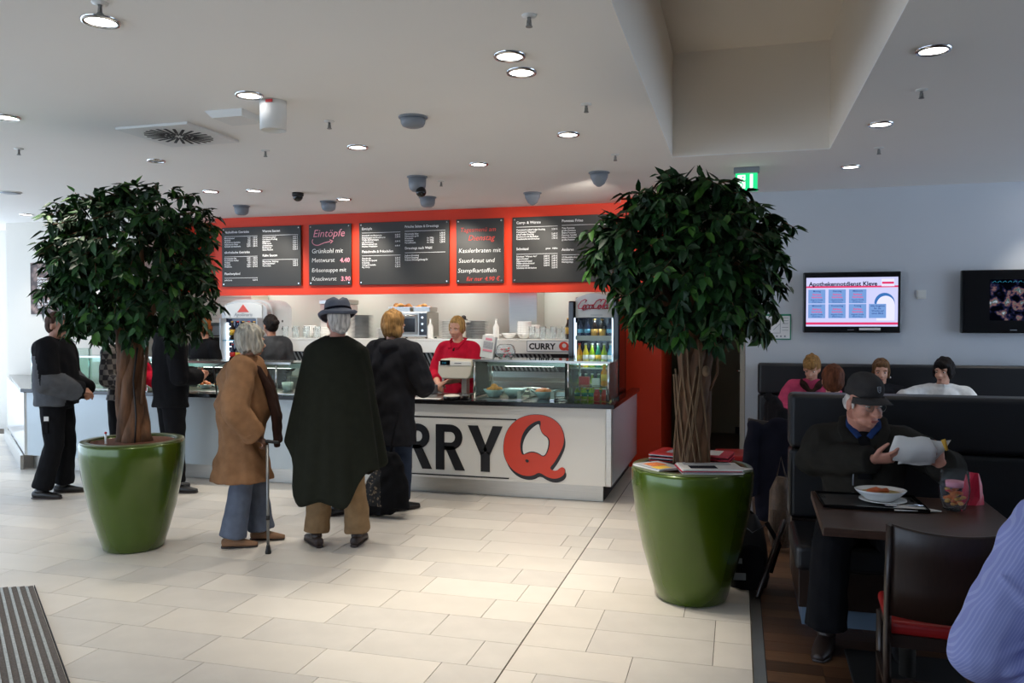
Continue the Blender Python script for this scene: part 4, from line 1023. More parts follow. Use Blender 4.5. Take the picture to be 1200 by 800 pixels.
bb = lambda liq, cap='plastic_white', lab='yellow_label': bottle_mesh('bottle', 0.032, 0.22, 0.013, [liq, cap, lab])
beer = [bottle_mesh('bottle', 0.032, 0.21, 0.013, ['blue_label', 'blue_label', 'cyan_drink'], True, (0.32, 0.5)), bottle_mesh('bottle', 0.036, 0.21, 0.014, ['amber', 'gold', 'gold'], True, (0.1, 0.5))]
FX, FY = -1.40, 8.1
bottle_row([beer[0]], 'bottle', [FX - 0.155, FX - 0.085], FY + 0.13, 1.43, 'dark blue bottle on the upper shelf of the black fridge, counted toward the tree', 'blue bottles in the script fridge')
bottle_row([beer[1]], 'bottle', [FX - 0.01, FX + 0.07], FY + 0.13, 1.43, 'gold-labelled bottle on the upper shelf of the black fridge, counted toward the tree', 'gold-labelled bottles in the script fridge')
bottle_row([beer[0]], 'bottle', [FX + 0.145], FY + 0.13, 1.43, 'dark blue bottle at the tree end of the upper fridge shelf', None)
for x, m_, lb in ((-0.165, 'orange_drink', 'amber-yellow'), (-0.10, 'yellow_drink', 'bright yellow'), (-0.035, 'lime_drink', 'yellow-green'), (0.03, 'teal_drink', 'dark green'), (0.09, 'lime_drink', 'second yellow-green'), (0.155, 'cyan_drink', 'pale blue')):
    put(bottle_mesh('bottle', 0.031, 0.25, 0.013, [m_, 'plastic_white' if m_ != 'orange_drink' else 'label_red', 'yellow_label' if m_ in ('orange_drink', 'teal_drink') else 'plastic_white'], True, (0.28, 0.52)), 'bottle', FX + x, FY + 0.13, 1.14, lb + ' drink bottle on the middle shelf of the script fridge', 'bottle', None)
bottle_row([bb('lime_drink'), bb('teal_drink')], 'bottle', [FX - 0.16 + 0.064 * i for i in range(6)], FY + 0.13, 0.86, 'green bottle toward the tree on the lowest shelf of the black fridge', 'green bottles on the low fridge shelf')

t = thing('grey_fridge', 'big rounded pale grey drinks fridge with an orange triangle, behind the lady', 'fridge', (-6.10, 9.0, 0))
def rounded(x0, x1, z0, z1, rr, n=8):
    return [(x0, z0), (x1, z0)] + [(x1 - rr + rr * math.cos(a * PI / 2 / n), z1 - rr * 0.6 + rr * 0.6 * math.sin(a * PI / 2 / n)) for a in range(n + 1)] + [(x0 + rr - rr * math.sin(a * PI / 2 / n), z1 - rr * 0.6 + rr * 0.6 * math.cos(a * PI / 2 / n)) for a in range(n + 1)]
M['fridge_grey'] = mat('pale_grey_fridge_plastic', rgb(186, 190, 194), 0.35, var=0.02)
MB().prism(rounded(-0.345, 0.345, 0.05, 1.90, 0.22), 0.50, at(0, 0.70, 0)).build('body', 'fridge_grey', t, 0.02)
MB().prism(rounded(-0.335, 0.335, 0.10, 1.875, 0.22), 0.09, at(0, 0.20, 0)).build('door_shell', 'fridge_grey', t, 0.012)
mb = MB(); mb.prism([(-0.27, 1.66), (0.27, 1.66), (0.27, 1.84)] + arc(0, 1.80, 0.27, 0.055, 10, 170, 10) + [(-0.27, 1.84)], 0.02, at(0, 0.11, 0)); hp = mb.build('header', 'plastic_white', t, 0.004)
MB().prism([(-0.085, 1.735), (0.085, 1.735), (0, 1.835)], 0.003, at(0, 0.0895, 0)).build('triangle_mark', 'red_print', hp)
letters('lettering', [('Apollinaris', 0, 1.683, 0.062, 'CENTER', 0.004, 0.2)], 'plastic_grey', at(0, 0.089, 0), hp)
MB().box(-0.26, 0.26, 0.104, 0.109, 0.62, 1.65).build('display_opening', 'blue_label', t)
mb = MB(); mb.box(-0.255, -0.225, 0.098, 0.104, 0.65, 1.60)
for k in range(14): mb.box(-0.225, -0.17, 0.098, 0.104, 0.70 + k * 0.065, 0.712 + k * 0.065)
mb.build('light_strip', 'fridge_light', t)
for z in (0.80, 1.09, 1.38): MB().box(-0.255, 0.255, 0.02, 0.104, z - 0.012, z).build('shelf', 'cyan_drink', t)
mb = MB(); mb.box(-0.275, -0.258, -0.02, 0.10, 0.60, 1.66); mb.box(0.258, 0.275, -0.02, 0.10, 0.60, 1.66); mb.box(-0.258, 0.258, -0.02, 0.10, 0.60, 0.62); mb.build('door_frame', 'fridge_grey', t)
for k in range(4): MB().lathe([(0.016, 0), (0.016, 0.004)], n=10, T=Matrix.Translation((0.345, 0.45, 1.62 - k * 0.10)) @ Matrix.Rotation(PI / 2, 4, 'Y')).build('button', 'black', t)
gb = [bottle_mesh('bottle', 0.034, 0.24, 0.014, ['amber', 'gold', 'yellow_label']), bottle_mesh('bottle', 0.034, 0.24, 0.014, ['blue_label', 'label_red', 'label_red'])]
bottle_row(gb, 'bottle', [-6.10 - 0.14 + 0.08 * i for i in range(5)], 9.06, 1.38, 'dark bottle toward the lady, top shelf of the grey fridge', 'bottles on the top shelf of the grey fridge')
bottle_row(gb[::-1], 'bottle', [-6.10 - 0.14 + 0.08 * i for i in range(5)], 9.06, 1.09, 'dark bottle toward the lady, second shelf of the grey fridge', 'bottles on the second shelf of the grey fridge')

# glass cases on the worktop
def case(x0, x1, z1, y0, y1, label, posts, lamp=True):
    t = thing('glass_case', label, 'display case', ((x0 + x1) / 2, y0, ZT + 0.004), 0)
    w = (x1 - x0) / 2; d = y1 - y0; h = z1 - ZT - 0.004
    MB().box(-w, w, 0.004, 0.010, 0.01, h - 0.012).build('front_pane', 'glass_green', t)
    MB().box(-w, w, 0.0, d, h - 0.012, h).build('top_pane', 'glass_green', t)
    MB().box(-w - 0.004, w + 0.004, -0.004, 0.006, h - 0.018, h + 0.002).build('front_rail', 'steel', t)
    MB().box(-w, -w + 0.006, 0.012, d, 0.01, h - 0.014).build('side_pane', 'glass_green', t)
    MB().box(w - 0.006, w, 0.012, d, 0.01, h - 0.014).build('side_pane', 'glass_green', t)
    for p in posts: MB().lathe([(0.011, 0), (0.011, h)], (p, 0.012, 0), n=10).build('post', 'chrome', t)
    for p in (-w + 0.02, w - 0.02): MB().lathe([(0.011, 0), (0.011, h)], (p, d - 0.02, 0), n=10).build('post', 'chrome', t)
    if lamp:
        MB().box(-w + 0.03, w - 0.03, d - 0.20, d - 0.06, h - 0.075, h - 0.02).build('heat_lamp_bar', 'steel', t)
        MB().box(-w + 0.2, w - 0.2, d - 0.17, d - 0.09, h - 0.079, h - 0.0755).build('heat_lamp_tube', 'lamp', t)
    return t
case(-2.38, -1.50, 1.255, 7.2, 7.76, 'long glass display case above the lettered counter front', [-0.425])
case(-1.49, -1.10, 1.25, 7.2, 7.76, 'short glass case of bottles at the fridge end of the counter', [-0.18, 0.185], False)
case(-5.75, -4.30, 1.20, 7.2, 7.70, 'glass display case in front of the dark-haired server', [-0.72, 0.56])
case(-7.0, -5.85, 1.24, 7.2, 7.70, 'glass display case behind the left tree trunk', [-0.56, 0.5])
case(-8.1, -7.63, 1.29, 7.75, 8.2, 'small glass case at the wall end of the counter', [-0.22], False)
l = spot('case_lamp', (-1.95, 7.6, 1.19), 5, 150, 0.9, (1, 0.96, 0.9))
l.parent = None
for xx, pw in ((-5.0, 6), (-6.4, 6), (-1.95, 6)):
    if xx != -1.95: spot('case_lamp', (xx, 7.58, 1.12), pw, 150, 0.9, (1, 0.96, 0.9))

ZB = ZT + 0.0045
# bottles and packs in the short case
for x, m_, lb in ((-1.16, 'orange_drink', 'yellow juice bottle in the corner of the short glass case'),):
    put(bottle_mesh('bottle', 0.032, 0.2, 0.014, [m_, 'yellow_label', 'yellow_label']), 'bottle', x, 7.30, ZB + 0.135, lb, 'bottle', None)
t = thing('case_shelf', 'glass shelf inside the short glass case', 'shelf', (-1.295, 7.45, ZB))
MB().box(-0.17, 0.17, -0.2, 0.2, 0.122, 0.13).build('shelf_pane', 'glass_green', t)
for a in (-0.16, 0.16): MB().lathe([(0.006, 0), (0.006, 0.122)], (a, 0.18, 0), n=8).build('post', 'chrome', t); MB().lathe([(0.006, 0), (0.006, 0.122)], (a, -0.18, 0), n=8).build('post', 'chrome', t)
red_b = bottle_mesh('bottle', 0.03, 0.115, 0.02, ['label_red', 'plastic_white', 'red_print'])
bottle_row([red_b], 'bottle', [-1.155, -1.225], 7.29, ZB, 'small red jar from the tree side, under the juice bottle', 'red jars in the short case')
bottle_row([bottle_mesh('bottle', 0.028, 0.115, 0.014, ['lime_drink', 'plastic_white', 'teal_drink'])], 'bottle', [-1.43 + 0.065 * i for i in range(3)], 7.42, ZB, 'small green bottle toward the tree, low in the short glass case', 'green bottles low in the short case')
put(MB().box(-0.05, 0.05, -0.02, 0.02, 0, 0.075).mesh('carton', 'label_red'), 'carton', -1.38, 7.50, ZB + 0.131, 'small red carton high in the short glass case', 'carton', None)
put(MB().box(-0.035, 0.035, -0.02, 0.02, 0, 0.06).mesh('carton', 'plastic_white'), 'carton', -1.27, 7.50, ZB + 0.131, 'small white carton high in the short glass case', 'carton', None)

# bowls of food in the long case
def bowl_thing(x, y, label, m, r, h, food=None, square=False):
    t = thing('serving_bowl', label, 'bowl', (x, y, ZB))
    MB().lathe([(r * 0.5, 0), (r * 0.55, 0.01), (r, h), (r * 0.95, h), (r * 0.52, 0.02), (0.001, 0.018)], n=4 if square else 28, T=Matrix.Rotation(PI / 4, 4, 'Z') if square else None).build('dish', m, t)
    if food:
        rr = random.Random(len(label))
        for i in range(food[1]):
            a = rr.uniform(0, 6.28); q = rr.uniform(0, r * 0.6)
            MB().ell((q * math.cos(a), q * math.sin(a), h * 0.85 + (r * 0.6 - q) * 0.55 + rr.uniform(0, 0.01)), (food[2], food[2] * 0.8, food[2] * 0.7), n=9, m=6).build(food[3], food[0], t)
    return t
bowl_thing(-2.24, 7.42, 'round bowl heaped with fried golden pieces in the long case', 'bluebowl', 0.105, 0.075, ('fried', 14, 0.032, 'fried_piece'))
bowl_thing(-2.03, 7.42, 'square white bowl beside the fried pieces in the long case', 'bluebowl', 0.135, 0.085, None, True)
t = bowl_thing(-1.76, 7.44, 'eared pale blue bowl of orange salad in the long case', 'bluebowl', 0.098, 0.065)
MB().ell((0, 0, 0.06), (0.08, 0.08, 0.035), n=16, m=9).build('orange_salad', 'carrot', t)
for s_ in (-1, 1): MB().ell((s_ * 0.105, 0, 0.068), (0.032, 0.022, 0.01), Matrix.Rotation(-s_ * 0.4, 3, 'Y')).build('handle', 'bluebowl', t)
for x, y, lb in ((-1.945, 7.24, 'white price card between the square bowl and the salad bowl'), (-1.63, 7.24, 'white price card between the salad bowl and the tongs')):
    t = thing('price_card', lb, 'card', (x, y, ZB)); MB().box(-0.018, 0.018, -0.002, 0.002, 0.006, 0.075).build('card', 'white_print', t); MB().box(-0.02, 0.02, -0.012, 0.012, 0, 0.006).build('foot', 'chrome', t)
t = thing('tongs', 'steel serving tongs with blue grips lying in the long case', 'tongs', (-1.56, 7.36, ZB), 0.5)
MB().loft([(-0.08, -0.03, 0.008), (0.05, 0, 0.012), (0.09, 0, 0.02)], 0.006, n=6).loft([(-0.08, 0.03, 0.008), (0.05, 0.004, 0.012), (0.09, 0.002, 0.02)], 0.006, n=6).build('arms', 'chrome', t)
MB().box(-0.10, -0.05, -0.042, -0.02, 0.002, 0.015).box(-0.10, -0.05, 0.02, 0.042, 0.002, 0.015).build('grip', 'blue_label', t)
t = thing('steel_basin', 'low steel food basin at the back of the long case', 'basin', (-1.95, 7.66, ZB))
mb = MB(); mb.box(-0.38, 0.38, -0.05, 0.05, 0, 0.05); mb.build('pan', 'steel', t, 0.006); MB().loft([(-0.34, 0, 0.065), (0.0, 0.01, 0.075), (0.34, 0, 0.066)], 0.007, n=6).build('ladle', 'chrome', t)

# till area
t = thing('cash_register', 'cream cash register with a small lit display in front of the cashier', 'cash register', (-2.64, 7.42, ZB))
MB().prism([(-0.13, 0.165), (0.13, 0.165), (0.16, 0.20), (0.185, 0.30), (0.17, 0.345), (-0.14, 0.36), (-0.17, 0.30), (-0.175, 0.22)], 0.26, at(0, 0.26, 0)).build('head', 'plastic_cream', t, 0.012)
MB().box(-0.16, 0.17, -0.006, 0.0, 0.295, 0.335).build('upper_trim', 'plastic_white', t, 0.003)
MB().box(-0.145, -0.045, -0.010, -0.006, 0.300, 0.345).build('customer_display', 'black_gloss', t)
letters('display_digits', [('4.40', -0.125, 0.312, 0.026, 'LEFT', 0.0)], 'lcd', at(0, -0.012, 0), t)
mb = MB(); mb.box(0.0, 0.07, -0.008, -0.006, 0.313, 0.322); mb.build('maker_badge', 'plastic_grey', t)
MB().box(0.05, 0.10, 0.06, 0.16, 0.0, 0.17).build('stand', 'steel', t)
MB().box(-0.02, 0.14, 0.02, 0.22, 0.0, 0.014).build('foot_plate', 'steel_dark', t)
t = thing('card_terminal', 'small black card terminal on the worktop beside the register', 'card terminal', (-2.43, 7.14, ZT))
MB().prism([(-0.06, 0), (0.06, 0), (0.06, 0.02), (-0.06, 0.05)], 0.075, Matrix.Translation((-0.037, 0, 0)) @ Matrix(((0, 0, 1, 0), (-1, 0, 0, 0), (0, 1, 0, 0), (0, 0, 0, 1)))).build('casing', 'black_gloss', t, 0.004)
MB().box(-0.028, 0.028, -0.03, 0.0, 0.04, 0.046).build('screen', 'plastic_grey', t)
t = thing('change_dish', 'beige bristled change dish on the worktop before the cashier', 'dish', (-2.56, 7.12, ZT))
MB().lathe([(0.075, 0), (0.085, 0.018), (0.078, 0.030), (0.02, 0.026)], n=24).build('bowl', 'black_gloss', t); MB().ell((0, 0, 0.032), (0.078, 0.078, 0.018), n=20).build('bristles', 'plastic_cream', t)
t = thing('paper_sheet', 'white paper mat lying on the worktop before the register', 'paper', (-2.80, 7.16, ZT + 0.0005), 0.05)
MB().box(-0.15, 0.12, -0.07, 0.07, 0, 0.002).build('sheet', 'paper', t)
t = thing('counter_tray', 'flat steel tray with packets beside the register', 'tray', (-2.93, 7.45, ZB))
MB().box(-0.14, 0.14, -0.10, 0.10, 0, 0.012).build('tray_base', 'steel', t, 0.003); MB().box(-0.10, 0.08, -0.07, 0.07, 0.013, 0.10).build('printer', 'plastic_grey', t, 0.008); MB().box(-0.09, 0.07, -0.06, -0.01, 0.101, 0.115).build('printer_lid', 'plastic_white', t, 0.003)

t = thing('flyer_stand', 'white leaning flyer stand with pink print on top of the long glass case', 'stand', (-2.31, 7.42, 1.2555))
Tl = Matrix.Rotation(0.15, 4, 'Y') 
MB().box(-0.075, 0.055, 0.0, 0.06, 0.0, 0.21, Matrix.Translation((0, 0, 0.008)) @ Tl).build('holder', 'plastic_white', t)
mb = MB(); mb.box(-0.055, 0.04, -0.003, 0, 0.09, 0.155, Matrix.Translation((0, 0, 0.008)) @ Tl); mb.build('flyer_picture', 'paper_print', t)
mb = MB(); mb.box(-0.055, 0.04, -0.003, 0, 0.06, 0.08, Matrix.Translation((0, 0, 0.008)) @ Tl); mb.box(-0.04, 0.025, -0.003, 0, 0.168, 0.19, Matrix.Translation((0, 0, 0.008)) @ Tl); mb.build('flyer_print', 'pink_chalk', t)
t = thing('sweets_jar', 'round glass jar of red wrapped sweets on the long glass case', 'jar', (-2.135, 7.45, 1.2555))
MB().lathe([(0.06, 0), (0.09, 0.03), (0.098, 0.07), (0.08, 0.12), (0.055, 0.14), (0.05, 0.138), (0.074, 0.118), (0.092, 0.07), (0.083, 0.032), (0.055, 0.006)], n=24).build('jar_glass', 'glass_tumbler', t)
rr = random.Random(5)
for i in range(26):
    a = rr.uniform(0, 6.28); q = rr.uniform(0, 0.062); z = 0.022 + rr.uniform(0, 0.085)
    q *= (1 - abs(z - 0.06) * 4)
    MB().ell((q * math.cos(a), q * math.sin(a), z), (0.016, 0.011, 0.010), Matrix.Rotation(a, 3, 'Z'), n=7, m=5).build('sweet', ['crimson', 'label_red', 'paper', 'teal_drink', 'pink_chalk'][i % 5], t)

# goods in the far cases
for i, (x, lb) in enumerate(((-4.45, 'white ribbed jug of sauce in the case near the caped man'), (-4.72, 'white price stand in the case near the lady'))):
    put(MB().lathe([(0.05, 0), (0.06, 0.1), (0.05, 0.1), (0.04, 0.02)], n=16).mesh('sauce_jug', 'porcelain'), 'sauce_jug', x, 7.4, ZB, lb, 'jug', None)
for i in range(5):
    bowl_thing(-5.5 + i * 0.18, 7.5, ['steel-grey dish of sausages under the server', 'dish of golden fritters under the server', 'dish of pale salad under the server', 'dish of orange salad under the server', 'dish of dark gravy under the server'][i] + ' in the middle case', 'porcelain', 0.08, 0.05, (('sausage', 'fried', 'paper', 'carrot', 'soup')[i], 8, 0.026, 'food_piece'))
for i in range(4):
    bowl_thing(-6.75 + i * 0.22, 7.5, ['dish of dark sausages', 'dish of red sauce', 'dish of yellow potatoes', 'dish of white cabbage'][i] + ' in the case behind the tree trunk', 'porcelain', 0.085, 0.05, (('sausage', 'label_red', 'soup', 'paper')[i], 8, 0.028, 'food_piece'))
for x, lb in ((-6.62, 'white tap-like bottle in the case nearest the checked shirt'), (-6.42, 'white squeeze bottle in the case behind the tree trunk')):
    put(bottle_mesh('squeeze_bottle', 0.03, 0.17, 0.01, ['plastic_white', 'black', 'plastic_white'], True, None), 'squeeze_bottle', x, 7.3, ZB, lb, 'bottle', None)
t = thing('napkin_holder', 'steel napkin rack with yellow and red packets beside the tree trunk', 'holder', (-5.98, 7.12, ZT))
mb = MB(); 
for k in range(6): mb.box(-0.08 + k * 0.032, -0.075 + k * 0.032, -0.04, 0.04, 0, 0.09)
mb.box(-0.08, 0.085, -0.04, 0.04, 0, 0.006); mb.build('rack', 'steel', t)
for k in range(5): MB().box(-0.07 + k * 0.032, -0.052 + k * 0.032, -0.035, 0.035, 0.008, 0.08).build('packet', ['yellow_label', 'label_red', 'paper', 'yellow_label', 'label_red'][k], t)
# poinsettia on the small case
t = thing('poinsettia', 'red potted poinsettia on the small glass case at the wall', 'plant', (-7.86, 7.98, 1.291))
MB().lathe([(0.05, 0), (0.07, 0.09), (0.062, 0.09), (0.045, 0.06)], n=18).build('flower_pot', 'teal_drink', t)
rr = random.Random(9)
lf = MB(); lf.prism([(0, 0), (0.03, 0.02), (0.085, 0.0), (0.03, -0.02)], 0.002, Matrix.Identity(4)); lg = lf.mesh('leaf', 'leaf1'); lf.v = lf.v; lr = lf.mesh('petal', 'label_red')
for i in range(34):
    g = i >= 18
    o = bpy.data.objects.new('leaf' if g else 'petal', lg if g else lr); COL.objects.link(o); o.parent = t
    a = rr.uniform(0, 6.28); q = rr.uniform(0.0, 0.09)
    o.location = (q * math.cos(a), q * math.sin(a), 0.10 + (0.02 if g else 0.06 + rr.uniform(0, 0.06))); o.rotation_euler = (rr.uniform(-0.4, 0.4), rr.uniform(0.1, 0.7) if g else rr.uniform(-0.5, 0.3), a); o.scale = (1.2, 1.4, 1)
mb = MB(); 
for i in range(8): a = i * 0.8; mb.loft([(0, 0, 0.05), (0.08 * math.cos(a), 0.08 * math.sin(a), 0.15)], 0.004, n=5)
mb.build('stems', 'leaf3', t)

# unseen lamps added behind the fascia to brighten the kitchen
for xx in (-6.4, -5.0, -3.6, -2.3):
    t = thing('kitchen_fill_lamp', {-6.4: 'added unseen lamp behind the red fascia, above the beige range hood', -5.0: 'added unseen lamp behind the red fascia, above the dark-haired server', -3.6: 'added unseen lamp behind the red fascia, above the oven', -2.3: 'added unseen lamp behind the red fascia, above the extractor duct'}[xx], 'lamp', (xx, 9.85, 2.6), 0, 'added lamps over the kitchen')
    MB().box(-0.3, 0.3, -0.05, 0.05, -0.01, 0.05).build('casing', 'plastic_white', t); MB().box(-0.28, 0.28, -0.04, 0.04, -0.014, -0.011).build('tube', 'lamp', t)
    MB().loft([(0, 0, 0.05), (0, 0, 0.38)], 0.01, n=6).build('rod', 'chrome', t)
    s = spot('kitchen_fill_beam', (0, 0, -0.05), 46, 150, 0.9, (0.97, 1.0, 0.92)); s.parent = t; s.data.shadow_soft_size = 0.15
# ================================================================== POTTED TREES
POT = [(0.185, 0.0), (0.20, 0.01), (0.235, 0.12), (0.285, 0.30), (0.325, 0.50), (0.345, 0.66), (0.347, 0.745), (0.340, 0.765)]
def planter(x, y, label):
    t = thing('planter', label, 'planter', (x, y, 0), 0)
    MB().lathe(POT + [(0.285, 0.765), (0.28, 0.75), (0.275, 0.70)], n=56).build('pot_body', 'pot', t)
    MB().lathe([(0.342, 0.7655), (0.338, 0.772), (0.288, 0.772), (0.284, 0.7655)], n=56, ring=True).build('rim', 'pot_rim', t)
    MB().lathe([(0.284, 0.70), (0.284, 0.752), (0.2835, 0.7555), (0.276, 0.7565), (0.15, 0.762), (0.001, 0.764)], n=40).build('soil', 'soil', t)
    return t
leafmesh = []
def leaf_shape(L, w, droop):
    # folded pointed leaf along +x, midrib low
    v = [(0, 0, 0), (L * 0.28, w * 0.42, 0.006), (L * 0.28, 0, -0.002), (L * 0.28, -w * 0.42, 0.006), (L * 0.6, w * 0.40, 0.004 - droop * 0.4), (L * 0.6, 0, -0.004 - droop * 0.4), (L * 0.6, -w * 0.40, 0.004 - droop * 0.4), (L, 0, -droop)]
    f = [[0, 2, 1], [0, 3, 2], [1, 2, 5, 4], [2, 3, 6, 5], [4, 5, 7], [5, 6, 7]]
    return v, f
LS = [leaf_shape(0.086, 0.044, 0.02), leaf_shape(0.075, 0.040, 0.012), leaf_shape(0.095, 0.046, 0.03)]
for li in range(3):
    for mi in range(4):
        me = bpy.data.meshes.new('leaf'); me.from_pydata(LS[li][0], [], LS[li][1]); me.materials.append(M['leaf%d' % mi])
        me.polygons.foreach_set('use_smooth', [True] * len(me.polygons)); leafmesh.append(me)
def tree(x, y, label, blobs, trunk_fn, seed, n_clusters, per, extra=()):
    """crown: leafy twigs spread over the surface and inside of overlapping blobs (centre, radii), hanging leaves"""
    t = thing('potted_tree', label, 'tree', (x, y, 0.745), 0)
    rr = random.Random(seed)
    trunk_fn(t)
    lv, lf_, lm = [], [], []
    placed = []
    tot = sum(b_[1][0] * b_[1][1] * b_[1][2] for b_ in blobs)
    tw = MB()
    def inside(p, skip):
        for i, (c, r) in enumerate(blobs):
            if i != skip and sum(((p[k] - c[k]) / r[k]) ** 2 for k in range(3)) < 0.62: return True
        return False
    clusters = []
    for bi, (c, r) in enumerate(blobs):
        m = int(n_clusters * (r[0] * r[1] * r[2]) ** 0.667 / sum((b_[1][0] * b_[1][1] * b_[1][2]) ** 0.667 for b_ in blobs))
        for _ in range(m):
            z = rr.uniform(-0.95, 1); a = rr.uniform(0, 6.283); q = math.sqrt(1 - z * z); s = rr.uniform(0.78, 1.04) if rr.random() < 0.8 else rr.uniform(0.4, 0.8)
            p = (c[0] + r[0] * q * math.cos(a) * s, c[1] + r[1] * q * math.sin(a) * s, c[2] + r[2] * z * s)
            if inside(p, bi) and rr.random() < 0.8: continue
            clusters.append((Vector(p), (Vector(p) - Vector(c)).normalized()))
    for p in extra: clusters.append((Vector(p), Vector((1, 0, 0.1))))
    for (p, nrm) in clusters:
        dirv = (nrm * 0.7 + Vector((0, 0, -0.45)) + Vector((rr.uniform(-.3, .3), rr.uniform(-.3, .3), rr.uniform(-.2, .3)))).normalized()
        tl = rr.uniform(0.09, 0.17)
        tw.loft([p - dirv * tl * 0.6, p + dirv * tl * 0.4], 0.003, n=4)
        for k in range(per):
            u = rr.uniform(-0.6, 0.5)
            o = p + dirv * (tl * u)
            ld = (nrm * rr.uniform(0.2, 0.9) + Vector((rr.uniform(-1, 1), rr.uniform(-1, 1), rr.uniform(-1.25, 0.05)))).normalized()
            up = (Vector((0, 0, 1)) + nrm * 0.9 + Vector((rr.uniform(-.5, .5), rr.uniform(-.5, .5), rr.uniform(-.2, .2))))
            zx = ld; yy = up.cross(zx)
            if yy.length < 0.01: continue
            yy.normalize(); zz = zx.cross(yy)
            sc = rr.uniform(0.8, 1.2)
            R = Matrix((zx, yy, zz)).transposed() * sc
            mi = rr.choice([0, 0, 1, 1, 2, 2, 2, 3]) if u > 0.2 else rr.choice([0, 0, 1, 2, 2, 2])
            placed.append((o, R, rr.randrange(3), mi))
    # the leaves nearest the viewer are single parts, the rest one foliage mesh
    vd = Vector((x, y, 0)).normalized()
    placed.sort(key=lambda e: e[0].dot(vd))
    step = 3
    single = set(range(0, min(len(placed), 295 * step), step))
    for i, (o, R, li, mi) in enumerate(placed):
        if i in single and len(single):
            ob = bpy.data.objects.new('leaf', leafmesh[li * 4 + mi]); COL.objects.link(ob); ob.parent = t
            ob.matrix_local = Matrix.Translation(o) @ R.to_4x4()
        else:
            b_ = len(lv)
            for q in LS[li][0]: lv.append(tuple(o + R @ Vector(q)))
            for f in LS[li][1]: lf_.append([b_ + k for k in f]); lm.append(mi)
    me = bpy.data.meshes.new('foliage'); me.from_pydata(lv, [], lf_)
    for k in range(4): me.materials.append(M['leaf%d' % k])
    me.polygons.foreach_set('material_index', lm); me.polygons.foreach_set('use_smooth', [True] * len(lf_)); me.update()
    o = bpy.data.objects.new('foliage', me); COL.objects.link(o); o.parent = t; o['kind'] = 'stuff'
    tw.build('twigs', 'bark', t)['kind'] = 'stuff'
    return t

PL, PR = (-4.14, 4.82), (-0.25, 4.81)
planter(PL[0], PL[1], 'tall glossy green planter beside the lady with the cane, soil bare')
planter(PR[0], PR[1], 'tall glossy green planter with newspapers on its rim, beside the booths')
def trunk_left(t):
    rr = random.Random(2)
    mb = MB()
    for k in range(5):
        pts, rad = [], []
        for i in range(13):
            u = i / 12; a = k * 2 * PI / 5 + u * 3.2 + rr.uniform(-.1, .1); q = 0.038 + 0.028 * (1 - u) + 0.035 * max(0, u - 0.75) * 4
            pts.append((0.02 - 0.13 * u + 0.11 * u * u + q * math.cos(a), q * math.sin(a), -0.01 + 0.88 * u)); rad.append((0.055 - 0.012 * u) * (1 + 0.25 * max(0, 0.15 - u) * 6) * rr.uniform(0.93, 1.07))
        mb.loft(pts, rad, n=9)
    mb.build('trunk', 'bark', t)
    for pts, r in ((((0.0, 0, 0.62), (-0.10, -0.02, 0.85), (-0.20, 0.0, 1.15)), 0.028), (((0.02, 0, 0.62), (0.12, 0.05, 0.90), (0.26, 0.06, 1.2)), 0.026), (((0, 0, 0.8), (0.02, 0.1, 1.1), (-0.02, 0.12, 1.5)), 0.026), (((0, 0, 0.8), (-0.02, -0.12, 1.1), (0.03, -0.16, 1.4)), 0.024), (((0.10, -0.02, 0.28), (0.13, -0.03, 0.5), (0.16, -0.03, 0.72)), 0.016)):
        MB().loft(pts, [r, r * 0.8, r * 0.5], n=8).build('branch', 'bark', t)
    MB().loft([(0.10, -0.10, 0.0), (0.115, -0.10, 0.2), (0.06, -0.06, 0.45), (0.09, -0.05, 0.68)], 0.006, n=6).build('watering_hose', 'black', t)
tree(PL[0], PL[1], 'bushy green ficus tree with thick twisted trunk, before the white wall',
     [((-0.05, 0, 1.28), (0.56, 0.48, 0.48)), ((0.20, 0, 1.46), (0.40, 0.40, 0.36)), ((-0.22, 0, 1.44), (0.36, 0.38, 0.34)), ((0.0, 0, 0.97), (0.46, 0.42, 0.28)), ((0.25, 0.05, 1.08), (0.32, 0.36, 0.34)), ((-0.36, 0, 1.12), (0.28, 0.30, 0.28))],
     trunk_left, 11, 760, 14)
